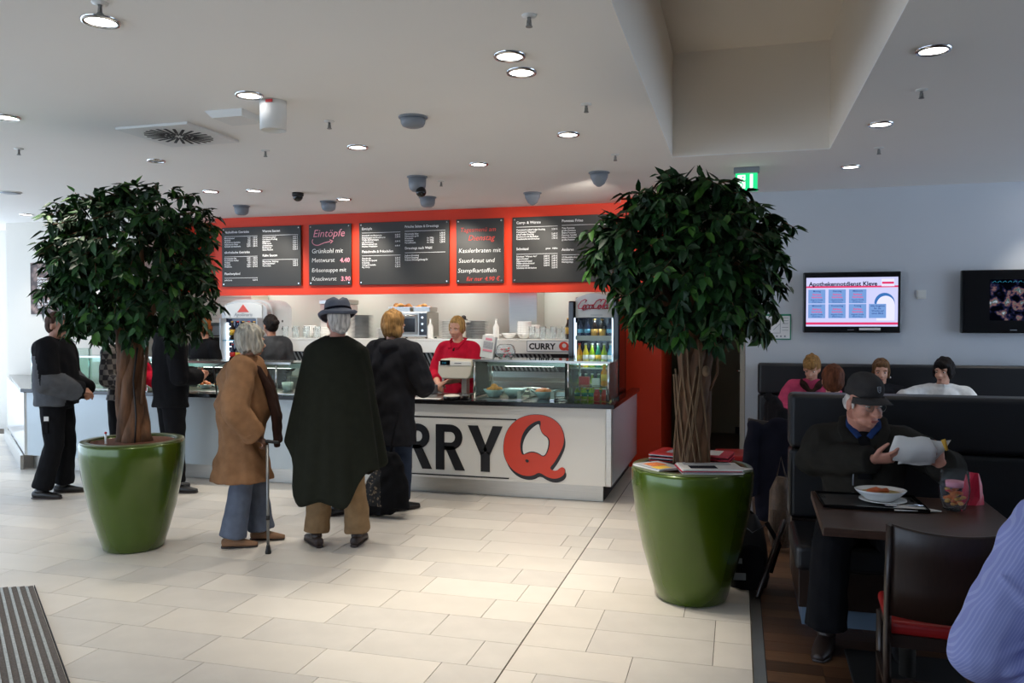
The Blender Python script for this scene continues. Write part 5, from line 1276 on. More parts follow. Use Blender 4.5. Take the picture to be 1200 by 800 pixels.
def trunk_right(t):
    rr = random.Random(4)
    mb = MB()
    for k in range(6):
        pts, rad = [], []
        for i in range(13):
            u = i / 12; a = k * 2 * PI / 6 + u * 2.6; q = 0.050 + 0.012 * (1 - u) + 0.05 * max(0, u - 0.7) * 3
            pts.append((-0.0 + 0.02 * u + q * math.cos(a), q * math.sin(a), -0.01 + 0.92 * u)); rad.append(0.046 * rr.uniform(0.92, 1.05))
        mb.loft(pts, rad, n=9)
    mb.build('trunk', 'bark', t)
    for k in range(9):
        a0 = rr.uniform(3.3, 6.1); q = 0.105; pts = []
        for i in range(9):
            u = i / 8; a = a0 + (0.9 if k % 2 else -0.9) * u; pts.append((q * math.cos(a), q * math.sin(a), 0.0 + (0.55 + 0.3 * rr.random() if i == 8 else 0.62 * u)))
        MB().loft(pts, 0.0065, n=6).build('aerial_root', 'bark_pale', t)
    for pts, r in ((((-0.03, 0, 0.72), (-0.13, -0.02, 0.95), (-0.24, 0, 1.25)), 0.04), (((0.03, 0, 0.72), (0.12, 0.02, 0.95), (0.25, 0.05, 1.2)), 0.036), (((0, 0, 0.8), (0, 0.1, 1.1), (0.02, 0.12, 1.5)), 0.03), (((0, 0, 0.8), (0, -0.1, 1.1), (0.03, -0.16, 1.4)), 0.03)):
        MB().loft(pts, [r, r * 0.8, r * 0.5], n=8).build('branch', 'bark', t)
    MB().loft([(0.08, 0, 0.42), (0.14, -0.02, 0.56), (0.145, -0.02, 0.8)], 0.007, n=6).build('offshoot', 'bark', t)
    MB().ell((0.08, -0.09, 0.58), (0.022, 0.02, 0.032), n=8).build('knot', 'bark_pale', t)
tree(PR[0], PR[1], 'bushy green ficus tree with root-laced trunk, before the hallway and red column',
     [((0.0, 0, 1.18), (0.44, 0.44, 0.44)), ((0.14, 0, 1.28), (0.34, 0.40, 0.32)), ((-0.30, -0.05, 1.30), (0.28, 0.30, 0.25)), ((0.18, 0, 1.06), (0.28, 0.32, 0.30)), ((-0.02, 0, 0.98), (0.40, 0.38, 0.24)), ((-0.04, 0, 1.50), (0.34, 0.32, 0.22))],
     trunk_right, 23, 700, 14, extra=[(0.44, 0, 1.40), (0.50, 0.0, 1.42), (0.46, 0, 1.18), (0.36, 0, 0.95)])
t = thing('moisture_stick', 'small white red-tipped stick in the soil beside the twisted trunk', 'stick', (PL[0] - 0.07, PL[1] - 0.18, 0.745))
MB().loft([(0, 0, -0.01), (0, 0, 0.085)], 0.007, n=8).build('stick', 'plastic_white', t); MB().ell((0, 0, 0.092), (0.009, 0.009, 0.009), n=8).build('tip', 'label_red', t)

# newspapers and magazines on the right planter
def paper_stack(name, x, y, z, w, d, h, rz, label, mats, cat='newspaper', tilt=0.0, bands=()):
    t = thing(name, label, cat, (x, y, z), rz)
    if tilt: t.rotation_euler = (tilt, 0, rz)
    n = max(2, int(h / 0.006))
    for k in range(n):
        dx = 0.006 * math.sin(k * 2.1); zz0 = h * k / n
        MB().box(-w / 2 + dx, w / 2 + dx, -d / 2 - dx, d / 2 - dx, zz0, zz0 + h / n - 0.001).build('sheet', mats[k % len(mats)], t)
    for (x0, x1, y0, y1, m) in bands: MB().box(x0 * w, x1 * w, y0 * d, y1 * d, h - 0.0005, h + 0.0006).build('print', m, t)
    return t
zr = 0.7725
paper_stack('newspaper', PR[0] + 0.10, PR[1] - 0.17, zr, 0.33, 0.22, 0.030, 0.25, 'thick newspaper stack lying on the planter rim in front of the trunk', ['paper', 'paper_print', 'crimson', 'paper'], bands=((-0.4, 0.4, 0.1, 0.4, 'paper_print'), (-0.35, 0.1, -0.4, 0.0, 'navycloth')))
paper_stack('magazine', PR[0] - 0.185, PR[1] - 0.13, zr, 0.17, 0.24, 0.014, 0.75, 'pale magazine with orange and yellow pictures on the planter rim', ['paper', 'paper_print'], 'magazine', bands=((-0.3, 0.3, -0.1, 0.3, 'carrot'), (-0.45, 0.1, -0.45, -0.15, 'yellow_label')))
paper_stack('magazine', PR[0] - 0.13, PR[1] + 0.18, zr + 0.002, 0.19, 0.26, 0.045, -0.25, 'red and white magazine pile behind the trunk, on the counter side', ['label_red', 'navycloth', 'paper'], 'magazine', bands=((-0.5, -0.25, -0.5, 0.5, 'label_red'), (-0.1, 0.4, -0.2, 0.3, 'paper_print'), ))
paper_stack('magazine', PR[0] + 0.15, PR[1] + 0.15, zr + 0.002, 0.14, 0.22, 0.05, -0.15, 'red booklet pile behind the trunk, on the booth side', ['label_red', 'crimson', 'navycloth'], 'magazine', bands=((-0.5, 0.1, -0.4, 0.4, 'paper'), ))
paper_stack('flyer', PR[0] + 0.26, PR[1] - 0.05, zr, 0.08, 0.12, 0.004, 0.9, 'small white flyer at the booth side of the planter rim', ['paper', 'paper'], 'flyer')

# ================================================================== ENTRANCE MAT
cx_, cy_ = -2.855, 2.909
a_m = math.atan2(3.917 - 2.909, -4.089 + 2.855)      # right edge runs this way
t = thing('entrance_mat', 'ribbed brown and silver entrance mat at the photo corner', 'mat', (-4.089, 3.917, 0.0), a_m - PI)
# local +x runs along the right edge towards the viewer, local -y ... away from it
for k in range(22):
    y0 = -0.006 - k * 0.042; xs = 0.48 * y0
    MB().box(xs, 2.6, y0 - 0.026, y0, 0.0, 0.012).build('carpet_strip', 'matcarpet', t)
    MB().box(xs, 2.6, y0 - 0.041, y0 - 0.027, 0.0, 0.014).build('rib', 'matalu', t)
MB().box(-0.004, 2.6, 0.0, -0.006 + 0.01, 0.0, 0.013).build('edge_strip', 'black', t)

# ================================================================== BOOTHS
def bench(x0, x1, yb, label, seat_d, group='black upholstered benches', back_t=0.2, h=1.18):
    """bench facing the viewer, backrest rear face at yb"""
    t = thing('booth_bench', label, 'bench', (x0, yb, 0), 0, group)
    w = x1 - x0
    MB().box(0, w, -back_t, 0, 0.86, h).build('upper_back_cushion', 'leather', t, 0.03, 4)
    MB().box(0.002, w, -back_t + 0.012, 0, 0.44, 0.857).build('lower_back_cushion', 'leather', t, 0.03, 4)
    MB().box(0.02, w - 0.02, -back_t + 0.03, -0.01, 0.10, 0.439).build('back_frame', 'darkwood', t)
    MB().box(0.0, w, -back_t - seat_d, -back_t + 0.008, 0.30, 0.435).build('seat_cushion', 'leather', t, 0.03, 4)
    MB().box(0.02, w - 0.02, -back_t - seat_d + 0.03, -back_t, 0.10, 0.298).build('seat_box', 'darkwood', t, 0.004)
    MB().box(0.04, w - 0.04, -back_t - seat_d + 0.06, -0.02, 0.0, 0.099).build('plinth', 'pale_plinth', t)
    return t
M['pale_plinth'] = mat('blue_grey_plinth', rgb(104, 122, 142), 0.5, var=0.05)
bench(0.30, 2.9, 5.25, 'black upholstered booth bench with the capped man on it', 0.58)
bench(0.21, 4.2, 8.97, 'long black upholstered bench along the wall under the screens', 0.5, back_t=0.2)

def table(x, y, w, d, label, rz=0.0):
    t = thing('dining_table', label, 'table', (x, y, 0), rz, 'brown booth tables')
    MB().box(-w / 2, w / 2, -d / 2, d / 2, 0.713, 0.75).build('tabletop', 'walnut', t, 0.004)
    MB().lathe([(0.035, 0.02), (0.035, 0.70)], n=20).build('column', 'steel', t)
    MB().box(-0.2, 0.2, -0.2, 0.2, 0.70, 0.712).build('top_plate', 'black', t)
    MB().box(-0.24, 0.24, -0.24, 0.24, 0.0, 0.02).build('base_plate', 'black', t, 0.006)
    return t
table(0.745, 3.95, 0.78, 0.76, 'brown table in front of the capped man, set with tray and glass', -0.02)
table(1.10, 7.75, 1.1, 0.66, 'brown table hidden behind the booth bench, under the bright screen')

def chair(x, y, rz, label):
    t = thing('dining_chair', label, 'chair', (x, y, 0), rz, 'dark wooden chairs with red seats')
    # local +y is the direction the sitter faces; backrest at -y
    MB().box(-0.20, 0.20, -0.17, 0.22, 0.425, 0.475).build('seat', 'redseat', t, 0.018, 3)
    MB().box(-0.19, 0.19, -0.16, 0.21, 0.375, 0.424).build('seat_frame', 'darkwood', t)
    for s in (-1, 1):
        MB().loft([(s * 0.205, -0.225, 0.0), (s * 0.205, -0.19, 0.42), (s * 0.205, -0.20, 0.60), (s * 0.205, -0.245, 0.86)], 0.014, 0.020, n=4).build('rear_leg', 'darkwood', t)
        MB().loft([(s * 0.19, 0.20, 0.0), (s * 0.19, 0.19, 0.40)], [0.014, 0.018], n=4).build('front_leg', 'darkwood', t)
        MB().box(s * 0.2 - 0.008, s * 0.2 + 0.008, -0.19, 0.19, 0.20, 0.225).build('stretcher', 'darkwood', t)
    MB().box(-0.19, 0.19, -0.215, -0.20, 0.25, 0.275).build('rear_stretcher', 'darkwood', t)
    bm = bmesh.new(); cols = []
    for i in range(15):
        u = i / 14 * 2 - 1; col = []
        for (z, off) in ((0.51, -0.205), (0.62, -0.212), (0.74, -0.232), (0.855, -0.256), (0.862, -0.25)):
            yb = off - 0.048 * (1 - u * u)
            col.append((0.20 * u, yb, z - (0.018 * (1 - u * u) if z > 0.8 else 0)))
        back = [(p[0], p[1] + 0.014, p[2]) for p in reversed(col)]
        cols.append([bm.verts.new(p) for p in col + back])
    for a, b_ in zip(cols[:-1], cols[1:]):
        for j in range(len(a)): bm.faces.new((a[j], a[(j + 1) % len(a)], b_[(j + 1) % len(a)], b_[j]))
    bm.faces.new(cols[0][::-1]); bm.faces.new(cols[-1]); bmesh.ops.recalc_face_normals(bm, faces=bm.faces[:])
    for f in bm.faces: f.smooth = len(f.verts) == 4
    me = bpy.data.meshes.new('backrest'); bm.to_mesh(me); bm.free(); me.materials.append(M['darkwood'])
    o = bpy.data.objects.new('backrest', me); COL.objects.link(o); o.parent = t
    return t
c0 = chair(0.765, 3.46, -0.06, 'dark wooden chair with red seat pushed to the capped man\'s table')
dup(c0, (0.06, 7.30, 0), PI * 0.55, 'dark wooden chair under the black coat by the hallway')
dup(c0, (0.27, 6.78, 0), 0.12, 'dark wooden chair under the navy coat behind the bench end')
dup(c0, (0.72, 6.72, 0), 0.0, 'dark wooden chair of the auburn-haired person, hidden behind the bench')

# things on the table
ZTB = 0.7505
t = thing('serving_tray', 'dark grey serving tray on the table in front of the capped man', 'tray', (0.605, 4.10, ZTB), 0.03)
MB().box(-0.215, 0.215, -0.135, 0.165, 0, 0.006).build('base', 'black', t, 0.002)
mb = MB(); mb.box(-0.225, 0.225, -0.145, -0.135, 0.003, 0.016); mb.box(-0.225, 0.225, 0.165, 0.175, 0.003, 0.016); mb.box(-0.225, -0.215, -0.135, 0.165, 0.003, 0.016); mb.box(0.215, 0.225, -0.135, 0.165, 0.003, 0.016); mb.build('rim', 'black_gloss', t)
for s in (-1, 1): MB().box(s * 0.195 - 0.008, s * 0.195 + 0.008, 0.05, 0.13, 0.0065, 0.009).build('clip', 'chrome', t)
zt = ZTB + 0.0065
t = thing('saucer', 'white saucer under the stew bowl on the tray', 'plate', (0.665, 4.13, zt)); MB().lathe([(0.05, 0), (0.06, 0.003), (0.105, 0.012), (0.104, 0.015), (0.05, 0.006), (0.001, 0.006)], n=32).build('dish', 'porcelain', t)
t = thing('stew_bowl', 'oval white bowl of yellow-green stew with sausage on the tray', 'bowl', (0.655, 4.13, zt + 0.007), 0.1)
o = MB().lathe([(0.05, 0), (0.06, 0.006), (0.095, 0.04), (0.103, 0.052), (0.098, 0.052), (0.08, 0.036), (0.001, 0.034)], n=36).build('dish', 'porcelain', t); o.scale = (1.12, 0.92, 1)
o = MB().ell((0, 0, 0.036), (0.085, 0.085, 0.007), n=24).build('stew', 'soup', t); o.scale = (1.12, 0.92, 1)
MB().loft([(-0.055, -0.03, 0.044), (-0.02, -0.012, 0.05), (0.02, -0.012, 0.046)], 0.016, n=10, round_caps=1).build('sausage', 'sausage', t)
t = thing('napkin', 'white folded napkin under the cutlery on the tray', 'napkin', (0.765, 4.02, zt), 0.3)
MB().prism([(-0.10, -0.05), (0.10, -0.075), (0.03, 0.05), (-0.05, 0.06)], 0.004, Matrix.Identity(4)).build('cloth', 'paper', t)
t = thing('spoon', 'steel spoon lying on the napkin at the tray edge', 'spoon', (0.75, 4.025, zt + 0.0045), 0.15)
MB().ell((-0.07, 0, 0.006), (0.028, 0.019, 0.005), n=12).loft([(-0.045, 0, 0.006), (0.0, 0, 0.008), (0.07, 0, 0.004)], [0.004, 0.004, 0.008], [0.003, 0.002, 0.002], n=6).build('spoon_body', 'chrome', t)
t = thing('candle_glass', 'large clear glass holding orange sweets on the table', 'glass', (0.955, 4.07, ZTB))
MB().lathe([(0.035, 0.0), (0.046, 0.006), (0.061, 0.06), (0.064, 0.10), (0.057, 0.18), (0.055, 0.18), (0.062, 0.10), (0.058, 0.06), (0.042, 0.014), (0.001, 0.014)], n=32).build('vessel', 'candle_glass', t)
rr = random.Random(8)
for i in range(34):
    a = rr.uniform(0, 6.28); q = rr.uniform(0, 0.042); z = 0.022 + rr.uniform(0, 0.075)
    MB().ell((q * math.cos(a), q * math.sin(a), z), (0.013, 0.010, 0.008), Matrix.Rotation(a, 3, 'X'), n=7, m=5).build('sweet', ['carrot', 'sausage', 'gold', 'carrot', 'crimson', 'bread'][i % 6], t)
MB().lathe([(0.036, 0.105), (0.038, 0.132), (0.034, 0.13), (0.001, 0.128)], n=20).build('candle_cup', 'pink_chalk', t)
t = thing('pink_bag', 'crumpled pink paper bag behind the glass on the table', 'bag', (1.065, 4.22, ZTB), 0.2)
bm = bmesh.new(); rr = random.Random(12); ring = []
for z, w in ((0, 0.055), (0.04, 0.05), (0.09, 0.045), (0.145, 0.030)):
    ring.append([bm.verts.new(((w + rr.uniform(-.008, .008)) * math.cos(a * PI / 6), (w * 0.5 + rr.uniform(-.008, .008)) * math.sin(a * PI / 6), z + rr.uniform(-.008, .008) * (z > 0))) for a in range(12)])
for a, b_ in zip(ring[:-1], ring[1:]):
    for j in range(12): bm.faces.new((a[j], a[(j + 1) % 12], b_[(j + 1) % 12], b_[j]))
bm.faces.new(ring[0][::-1]); bm.faces.new(ring[-1])
me = bpy.data.meshes.new('bag_body'); bm.to_mesh(me); bm.free(); me.materials.append(M['crimson']); o = bpy.data.objects.new('bag_body', me); COL.objects.link(o); o.parent = t

# backpack, bag, leaning bar by the bench end
t = thing('backpack', 'black backpack with pale reflective bands on the floor behind the planter', 'backpack', (0.065, 5.12, 0.0), 0.15)
BK = MB().loft([(0, 0, 0.0), (0, 0, 0.06), (0, 0.01, 0.25), (0.01, 0.02, 0.36), (0.02, 0.03, 0.43)], [0.12, 0.135, 0.12, 0.09, 0.04], [0.085, 0.10, 0.09, 0.07, 0.03], n=20, round_caps=0.2)
BK.build('main_sack', 'black', t)
MB().loft([(0, -0.085, 0.03), (0, -0.10, 0.14), (0, -0.085, 0.24)], [0.09, 0.10, 0.08], [0.03, 0.045, 0.03], n=16, round_caps=0.4).build('front_pocket', 'blackcloth', t)
MB().box(-0.125, -0.03, -0.152, -0.142, 0.075, 0.115).build('reflective_band', 'plastic_grey', t)
MB().box(-0.11, -0.05, -0.142, -0.134, 0.17, 0.20).build('reflective_band', 'plastic_grey', t)
MB().loft([(-0.02, 0.02, 0.43), (0.0, -0.02, 0.47), (0.04, 0.02, 0.43)], 0.009, n=6).build('carry_handle', 'blackcloth', t)
MB().loft([(-0.04, -0.04, 0.38), (0.02, -0.07, 0.34), (0.10, -0.04, 0.38)], 0.004, n=5).build('cord', 'plastic_grey', t)
MB().loft([(0.12, 0.03, 0.38), (0.19, 0.0, 0.25), (0.14, 0.0, 0.08)], 0.014, 0.005, n=6).build('shoulder_strap', 'blackcloth', t)
t = thing('fringed_bag', 'brown fringed bag standing on the planks beside the bench end', 'bag', (0.30, 5.95, 0.0))
MB().loft([(0, 0, 0.03), (0, 0, 0.12), (0, 0, 0.42), (0.01, 0, 0.52)], [0.06, 0.085, 0.075, 0.04], [0.05, 0.07, 0.06, 0.03], n=14).build('bag_body', 'brownbag', t)
fr = MB()
for k in range(14): fr.loft([(-0.07 + k * 0.0105, -0.06 + 0.01 * math.sin(k), 0.30), (-0.075 + k * 0.0108, -0.070, 0.08 + 0.02 * math.sin(k * 2))], 0.003, n=4)
fr.build('fringe', 'brownbag', t)['kind'] = 'stuff'
MB().loft([(-0.03, 0, 0.50), (0, 0, 0.66), (0.04, 0, 0.50)], 0.006, n=6).build('strap', 'brownbag', t)
t = thing('leaning_bar', 'dark brown wooden bar leaning beside the bench end', 'bar', (0.17, 4.88, 0.0))
MB().loft([(-0.05, 0, 0.0), (0.115, 0.35, 0.38)], 0.016, 0.03, n=4).build('bar', 'darkwood', t)
# ================================================================== PEOPLE
# every figure: one continuous body mesh (voxel-fused), clothes and hair as child meshes over it
BLOBS = []
def blob(name, mb, mats, parent, voxel=0.01, smooth=4, wr=None, matfn=None):
    me = mb.mesh(name, mats if isinstance(mats, (list, tuple)) else [mats])
    o = bpy.data.objects.new(name, me); COL.objects.link(o); o.parent = parent
    r = o.modifiers.new('fuse', 'REMESH'); r.mode = 'VOXEL'; r.voxel_size = voxel; r.use_smooth_shade = True
    if smooth:
        s = o.modifiers.new('relax', 'SMOOTH'); s.factor = 0.5; s.iterations = smooth
    BLOBS.append((o, wr, matfn, [m.name for m in me.materials]))
    return o
def finish_blobs():
    dg = bpy.context.evaluated_depsgraph_get(); dg.update()
    done = []
    for o, wr, matfn, mats in BLOBS:
        done.append(bpy.data.meshes.new_from_object(o.evaluated_get(dg)))
    for (o, wr, matfn, mats), me in zip(BLOBS, done):
        old = o.data; o.modifiers.clear(); o.data = me; me.name = o.name; bpy.data.meshes.remove(old)
        me.materials.clear()
        for m in mats: me.materials.append(bpy.data.materials[m])
        n = len(me.vertices)
        co = np.empty(n * 3, np.float32); me.vertices.foreach_get('co', co); co = co.reshape(-1, 3)
        if matfn is not None:
            fc = np.empty(len(me.polygons) * 3, np.float32); me.polygons.foreach_get('center', fc); fc = fc.reshape(-1, 3)
            me.polygons.foreach_set('material_index', matfn(fc).astype(np.int32))
        if wr is not None:
            amp, fx, fy, fz = wr
            no = np.empty(n * 3, np.float32); me.vertices.foreach_get('normal', no); no = no.reshape(-1, 3)
            x, y, z = co[:, 0] * fx, co[:, 1] * fy, co[:, 2] * fz
            d = np.sin(x + 1.7 * np.sin(0.6 * z + 0.4 * y)) * np.sin(0.9 * z + 1.3 * np.sin(0.7 * y + 0.5 * x)) + 0.6 * np.sin(1.7 * y + 0.8 * z + 1.1 * np.sin(1.3 * x)) + 0.5 * np.sin(2.1 * z - 1.3 * x + 0.9 * y)
            co = co + no * (amp * d / 2)[:, None]
            me.vertices.foreach_set('co', co.astype(np.float32).ravel())
        me.polygons.foreach_set('use_smooth', [True] * len(me.polygons)); me.update()

V = Vector
def skel(h=1.75, sit=False, seat=0.46):
    s = h / 1.75
    J = dict(P=V((0, 0, .94)), W=V((0, 0, 1.10)), C=V((0, .0, 1.29)), N=V((0, -.012, 1.47)), H=V((0, .022, 1.635)),
             HL=V((-.09, 0, .90)), HR=V((.09, 0, .90)), KL=V((-.10, .015, .50)), KR=V((.10, .015, .50)), AL=V((-.105, -.02, .085)), AR=V((.105, -.02, .085)),
             SL=V((-.185, -.012, 1.415)), SR=V((.185, -.012, 1.415)), EL=V((-.235, -.04, 1.14)), ER=V((.235, -.04, 1.14)), WL=V((-.245, .05, .90)), WR=V((.245, .05, .90)))
    for k in J: J[k] *= s
    J['s'] = s
    if sit:
        dz = seat + 0.10 - J['P'].z
        for k in ('P', 'W', 'C', 'N', 'H', 'HL', 'HR', 'SL', 'SR', 'EL', 'ER', 'WL', 'WR'): J[k] = J[k] + V((0, 0, dz))
        for q, sg in (('L', -1), ('R', 1)):
            J['H' + q].z = seat + 0.085; J['K' + q] = V((sg * .12 * s, .43 * s, seat + 0.05)); J['A' + q] = V((sg * .12 * s, .40 * s, 0.085))
    J['hd'] = Matrix.Identity(3)
    return J
def lean(J, ang, axis='X', keys=('W', 'C', 'N', 'H', 'SL', 'SR', 'EL', 'ER', 'WL', 'WR')):
    R = Matrix.Rotation(ang, 3, axis)
    for k in keys: J[k] = J['P'] + R @ (J[k] - J['P'])
    J['hd'] = R @ J['hd']
    return J
def head_turn(J, yaw=0, pitch=0, roll=0):
    J['hd'] = Matrix.Rotation(yaw, 3, 'Z') @ Matrix.Rotation(pitch, 3, 'X') @ Matrix.Rotation(roll, 3, 'Y')
    return J
def w2l(loc, psi, p):
    d = V(p) - V((loc[0], loc[1], 0)); return Matrix.Rotation(-psi, 3, 'Z') @ d

def torso(mb, J, g=0.0, hem=None, hr=None, belly=0.0, chest=0.0):
    s = J['s']; xa = (J['SR'] - J['SL']).normalized()
    P, W, C, N = J['P'], J['W'], J['C'], J['N']
    up = (N - C).normalized()
    pts = [P + V((0, 0, -.09 * s)), P + V((0, 0, .03 * s)), W, C, C + up * .09 * s, C + up * .14 * s, N]
    rx = [.155, .165, .145, .168, .175, .135, .062]; ry = [.115, .125, .112 + belly, .122 + chest, .10, .085, .058]
    rx = [a * s + g for a in rx]; ry = [a * s + g for a in ry]
    if hem is not None:
        lo = P.copy(); lo.z = hem
        mid = (P + V((0, 0, -.09 * s))).lerp(lo, 0.5)
        if hr is None: hr = (.175 * s + g, .135 * s + g)
        if hem < P.z - .12 * s: pts = [lo, mid] + pts; rx = [hr[0], (hr[0] + rx[0]) / 2] + rx; ry = [hr[1], (hr[1] + ry[0]) / 2] + ry
        else:
            pts[0] = lo
            if hr: rx[0], ry[0] = hr
            pts = [p for i, p in enumerate(pts) if i == 0 or p.z > hem + 0.02]; k = len(pts); rx = [rx[0]] + rx[-(k - 1):]; ry = [ry[0]] + ry[-(k - 1):]
    mb.loft(pts, rx, ry, xaxis=xa, n=20)
    for q in ('L', 'R'):
        S_ = J['S' + q]; mb.ell(S_ + V((0, 0, -.014 * s)), (.056 * s + g, .062 * s + g, .062 * s + g))
        mb.loft([N + V((0, 0, -.035 * s)), N.lerp(S_, .45) + V((0, 0, -.014 * s)), S_ + V((0, 0, .0))], [.046 * s + g * .6, .052 * s + g * .8, .052 * s + g], n=12)
def arm(mb, J, q, g=0.0, to=1.0, r=(.052, .050, .043, .040, .029)):
    s = J['s']; S, E, W = J['S' + q], J['E' + q], J['W' + q]
    e = E.lerp(W, to)
    mb.loft([S, S.lerp(E, .5), E.lerp(S, .06)], [r[0] * s + g, r[1] * s + g, r[2] * s + g], n=12, round_caps=0.9)
    mb.ell(E, (r[2] * s + g) * 1.02, n=12)
    mb.loft([E.lerp(W, .04), E.lerp(W, .35), e], [r[2] * s + g, r[3] * s + g, (r[3] + (r[4] - r[3]) * to) * s + g], n=12, round_caps=0.25)
def leg(mb, J, q, g=0.0, to=1.0, r=(.092, .082, .060, .056, .040)):
    s = J['s']; Hh, K, A = J['H' + q], J['K' + q], J['A' + q]
    mb.loft([Hh, Hh.lerp(K, .45), K.lerp(Hh, .06)], [r[0] * s + g, r[1] * s + g, r[2] * s + g], n=14, round_caps=0.8)
    mb.ell(K, (r[2] * s + g) * 1.01, n=12)
    e = K.lerp(A, to)
    mb.loft([K.lerp(A, .05), K.lerp(A, .35), e], [r[2] * s + g, r[3] * s + g, (r[3] + (r[4] - r[3]) * to) * s + g], n=12, round_caps=0.1)
def hand(mb, J, q, fwd=None, nrm=None, curl=0.35, spread=1.0, fat=1.0):
    """palm, four unequal bent fingers and a thumb leaving the side of the palm; nrm = the way the palm faces"""
    s = J['s']; W = J['W' + q]; sg = -1 if q == 'L' else 1
    f = (V(fwd) if fwd is not None else (W - J['E' + q])).normalized()
    n = V(nrm) if nrm is not None else V((-sg, 0, 0)); n = (n - f * n.dot(f)).normalized()
    side = f.cross(n) * sg            # towards the thumb: for the right hand f x n
    pe = W + f * .088 * s
    mb.loft([W - f * .02 * s, W + f * .015 * s, W + f * .05 * s, pe], [.026 * s, .030 * s, .040 * s, .041 * s], [.020 * s, .018 * s, .016 * s, .013 * s], xaxis=side, n=12)
    for i, (L, off) in enumerate(((.074, .030), (.082, .010), (.077, -.010), (.060, -.029))):
        b = W + f * (.084 - .004 * abs(i - 1)) * s + side * off * s * spread; d = f.copy(); pts = [b - d * .02 * s, b]; c = curl * (1 + 0.12 * i)
        for fr in (.45, .32, .23):
            d = Matrix.Rotation(c, 3, f.cross(n)) @ d
            pts.append(pts[-1] + d * L * fr * s)
        r0 = .0090 * s * fat
        mb.loft(pts, [r0, r0, r0 * .95, r0 * .88, r0 * .75], n=8, round_caps=0.8)
    b = W + f * .022 * s + side * .024 * s
    d1 = (f * .62 + side * .66 + n * .35).normalized(); d2 = (f * .82 + side * .18 + n * .5).normalized()
    mb.loft([b, b + d1 * .036 * s, b + d1 * .036 * s + d2 * .028 * s, b + d1 * .036 * s + d2 * .052 * s], [.014 * s, .0115 * s, .0105 * s, .008 * s], n=8, round_caps=0.8)
def head(mb, J, jaw=1.0, nose=1.0):
    fn = J.get('fatneck', 1.0); s = J['s']; R = J['hd']; c = J['H']
    def p(x, y, z): return c + R @ V((x * s, y * s, z * s))
    def e(x, y, z, a, b, d): mb.ell(p(x, y, z), (a * s, b * s, d * s), R, n=16, m=11)
    e(0, -.012, .022, .074, .093, .092)                 # skull
    e(0, .022, -.035, .060, .070, .080)                 # face
    e(0, .036, -.085, .040 * jaw, .045, .036)           # jaw and chin
    e(0, .070, -.103, .018, .016, .014)                 # chin tip
    for sg in (-1, 1):
        e(sg * .034, .058, -.040, .024, .024, .024)     # cheek
        e(sg * .036, .074, .014, .024, .014, .008)      # brow
        e(sg * .077, -.010, -.020, .009, .020, .033)    # ear
    mb.loft([p(0, .084, .004), p(0, .098, -.022), p(0, .110 * (0.97 + 0.03 * nose), -.040)], [.008 * s, .010 * s, .015 * s * nose], n=8, round_caps=.8)
    for sg in (-1, 1): e(sg * .012, .096, -.044, .009, .011, .008)
    e(0, .083, -.070, .024, .014, .006); e(0, .080, -.081, .021, .014, .007)   # lips
    mb.loft([J['N'] + V((0, 0, -.05 * s)), J['N'] + V((0, .002, .02 * s)), p(0, -.015, -.06)], [.062 * s * fn, .056 * s * fn, .054 * s * fn], [.058 * s * fn, .056 * s * fn, .056 * s * fn], n=14)
def face_bits(J, par, iris='iris', lips='lip', brow=None, closed=False):
    s = J['s']; R = J['hd']; c = J['H']
    def p(x, y, z): return c + R @ V((x * s, y * s, z * s))
    for sg in (-1, 1):
        mb = MB(); mb.m = 0; mb.ell(p(sg * .032, .070, -.006), (.0120 * s, .0115 * s, .0085 * s if not closed else .004 * s), R, n=12, m=8)
        mb.m = 1; mb.ell(p(sg * .032, .0785, -.007 if not closed else -.010), (.0068 * s, .0045 * s, .0066 * s if not closed else .002 * s), R, n=10, m=6)
        mb.build('eye', ['eye_white', iris], par)
        if brow:
            MB().loft([p(sg * .016, .088, .014), p(sg * .034, .088, .020), p(sg * .052, .074, .014)], .0036 * s, n=6).build('eyebrow', brow, par)
    MB().ell(p(0, .0935, -.0725), (.022 * s, .006 * s, .0035 * s), R, n=12, m=6).ell(p(0, .090, -.0795), (.019 * s, .006 * s, .0042 * s), R, n=12, m=6).build('lips', lips, par)
def shoe(J, q, par, m, yaw=0.0, sole='shoe_brown', L=1.0, name='shoe'):
    s = J['s']; A = J['A' + q]; R = Matrix.Rotation(yaw, 3, 'Z')
    z0 = A.z - .085 * s
    def p(x, y, z): return V((A.x, A.y, z0)) + R @ V((x * s, y * s * L, z * s))
    mb = MB(); mb.m = 0
    mb.loft([p(0, -.070, .040), p(0, -.03, .045), p(0, .05, .040), p(0, .12, .030), p(0, .178, .024)], [.034 * s, .038 * s, .042 * s, .043 * s, .026 * s], [.036 * s, .040 * s, .036 * s, .026 * s, .018 * s], xaxis=R @ V((1, 0, 0)), n=14, round_caps=.5)
    mb.ell(p(0, -.012, .075), (.042 * s, .055 * s, .035 * s), R)
    mb.m = 1
    mb.loft([p(0, -.085, .010), p(0, -.03, .010), p(0, .06, .010), p(0, .13, .010), p(0, .185, .011)], [.028 * s, .038 * s, .041 * s, .044 * s, .026 * s], .010 * s, xaxis=R @ V((1, 0, 0)), n=12, round_caps=.2)
    return mb.build(name, [m, sole], par)
def hair_shell(mb, J, g=.010, back=0.0, front=True):
    s = J['s']; R = J['hd']; c = J['H']
    def e(x, y, z, a, b, d): mb.ell(c + R @ V((x * s, y * s, z * s)), (a * s, b * s, d * s), R, n=16, m=11)
    e(0, -.031, .034, .074 + g, .087 + g, .086 + g)
    e(0, -.048, -.012, .070 + g, .062 + g, .078 + g)
    if front: e(0, .040, .075, .056, .040, .030)
    return e
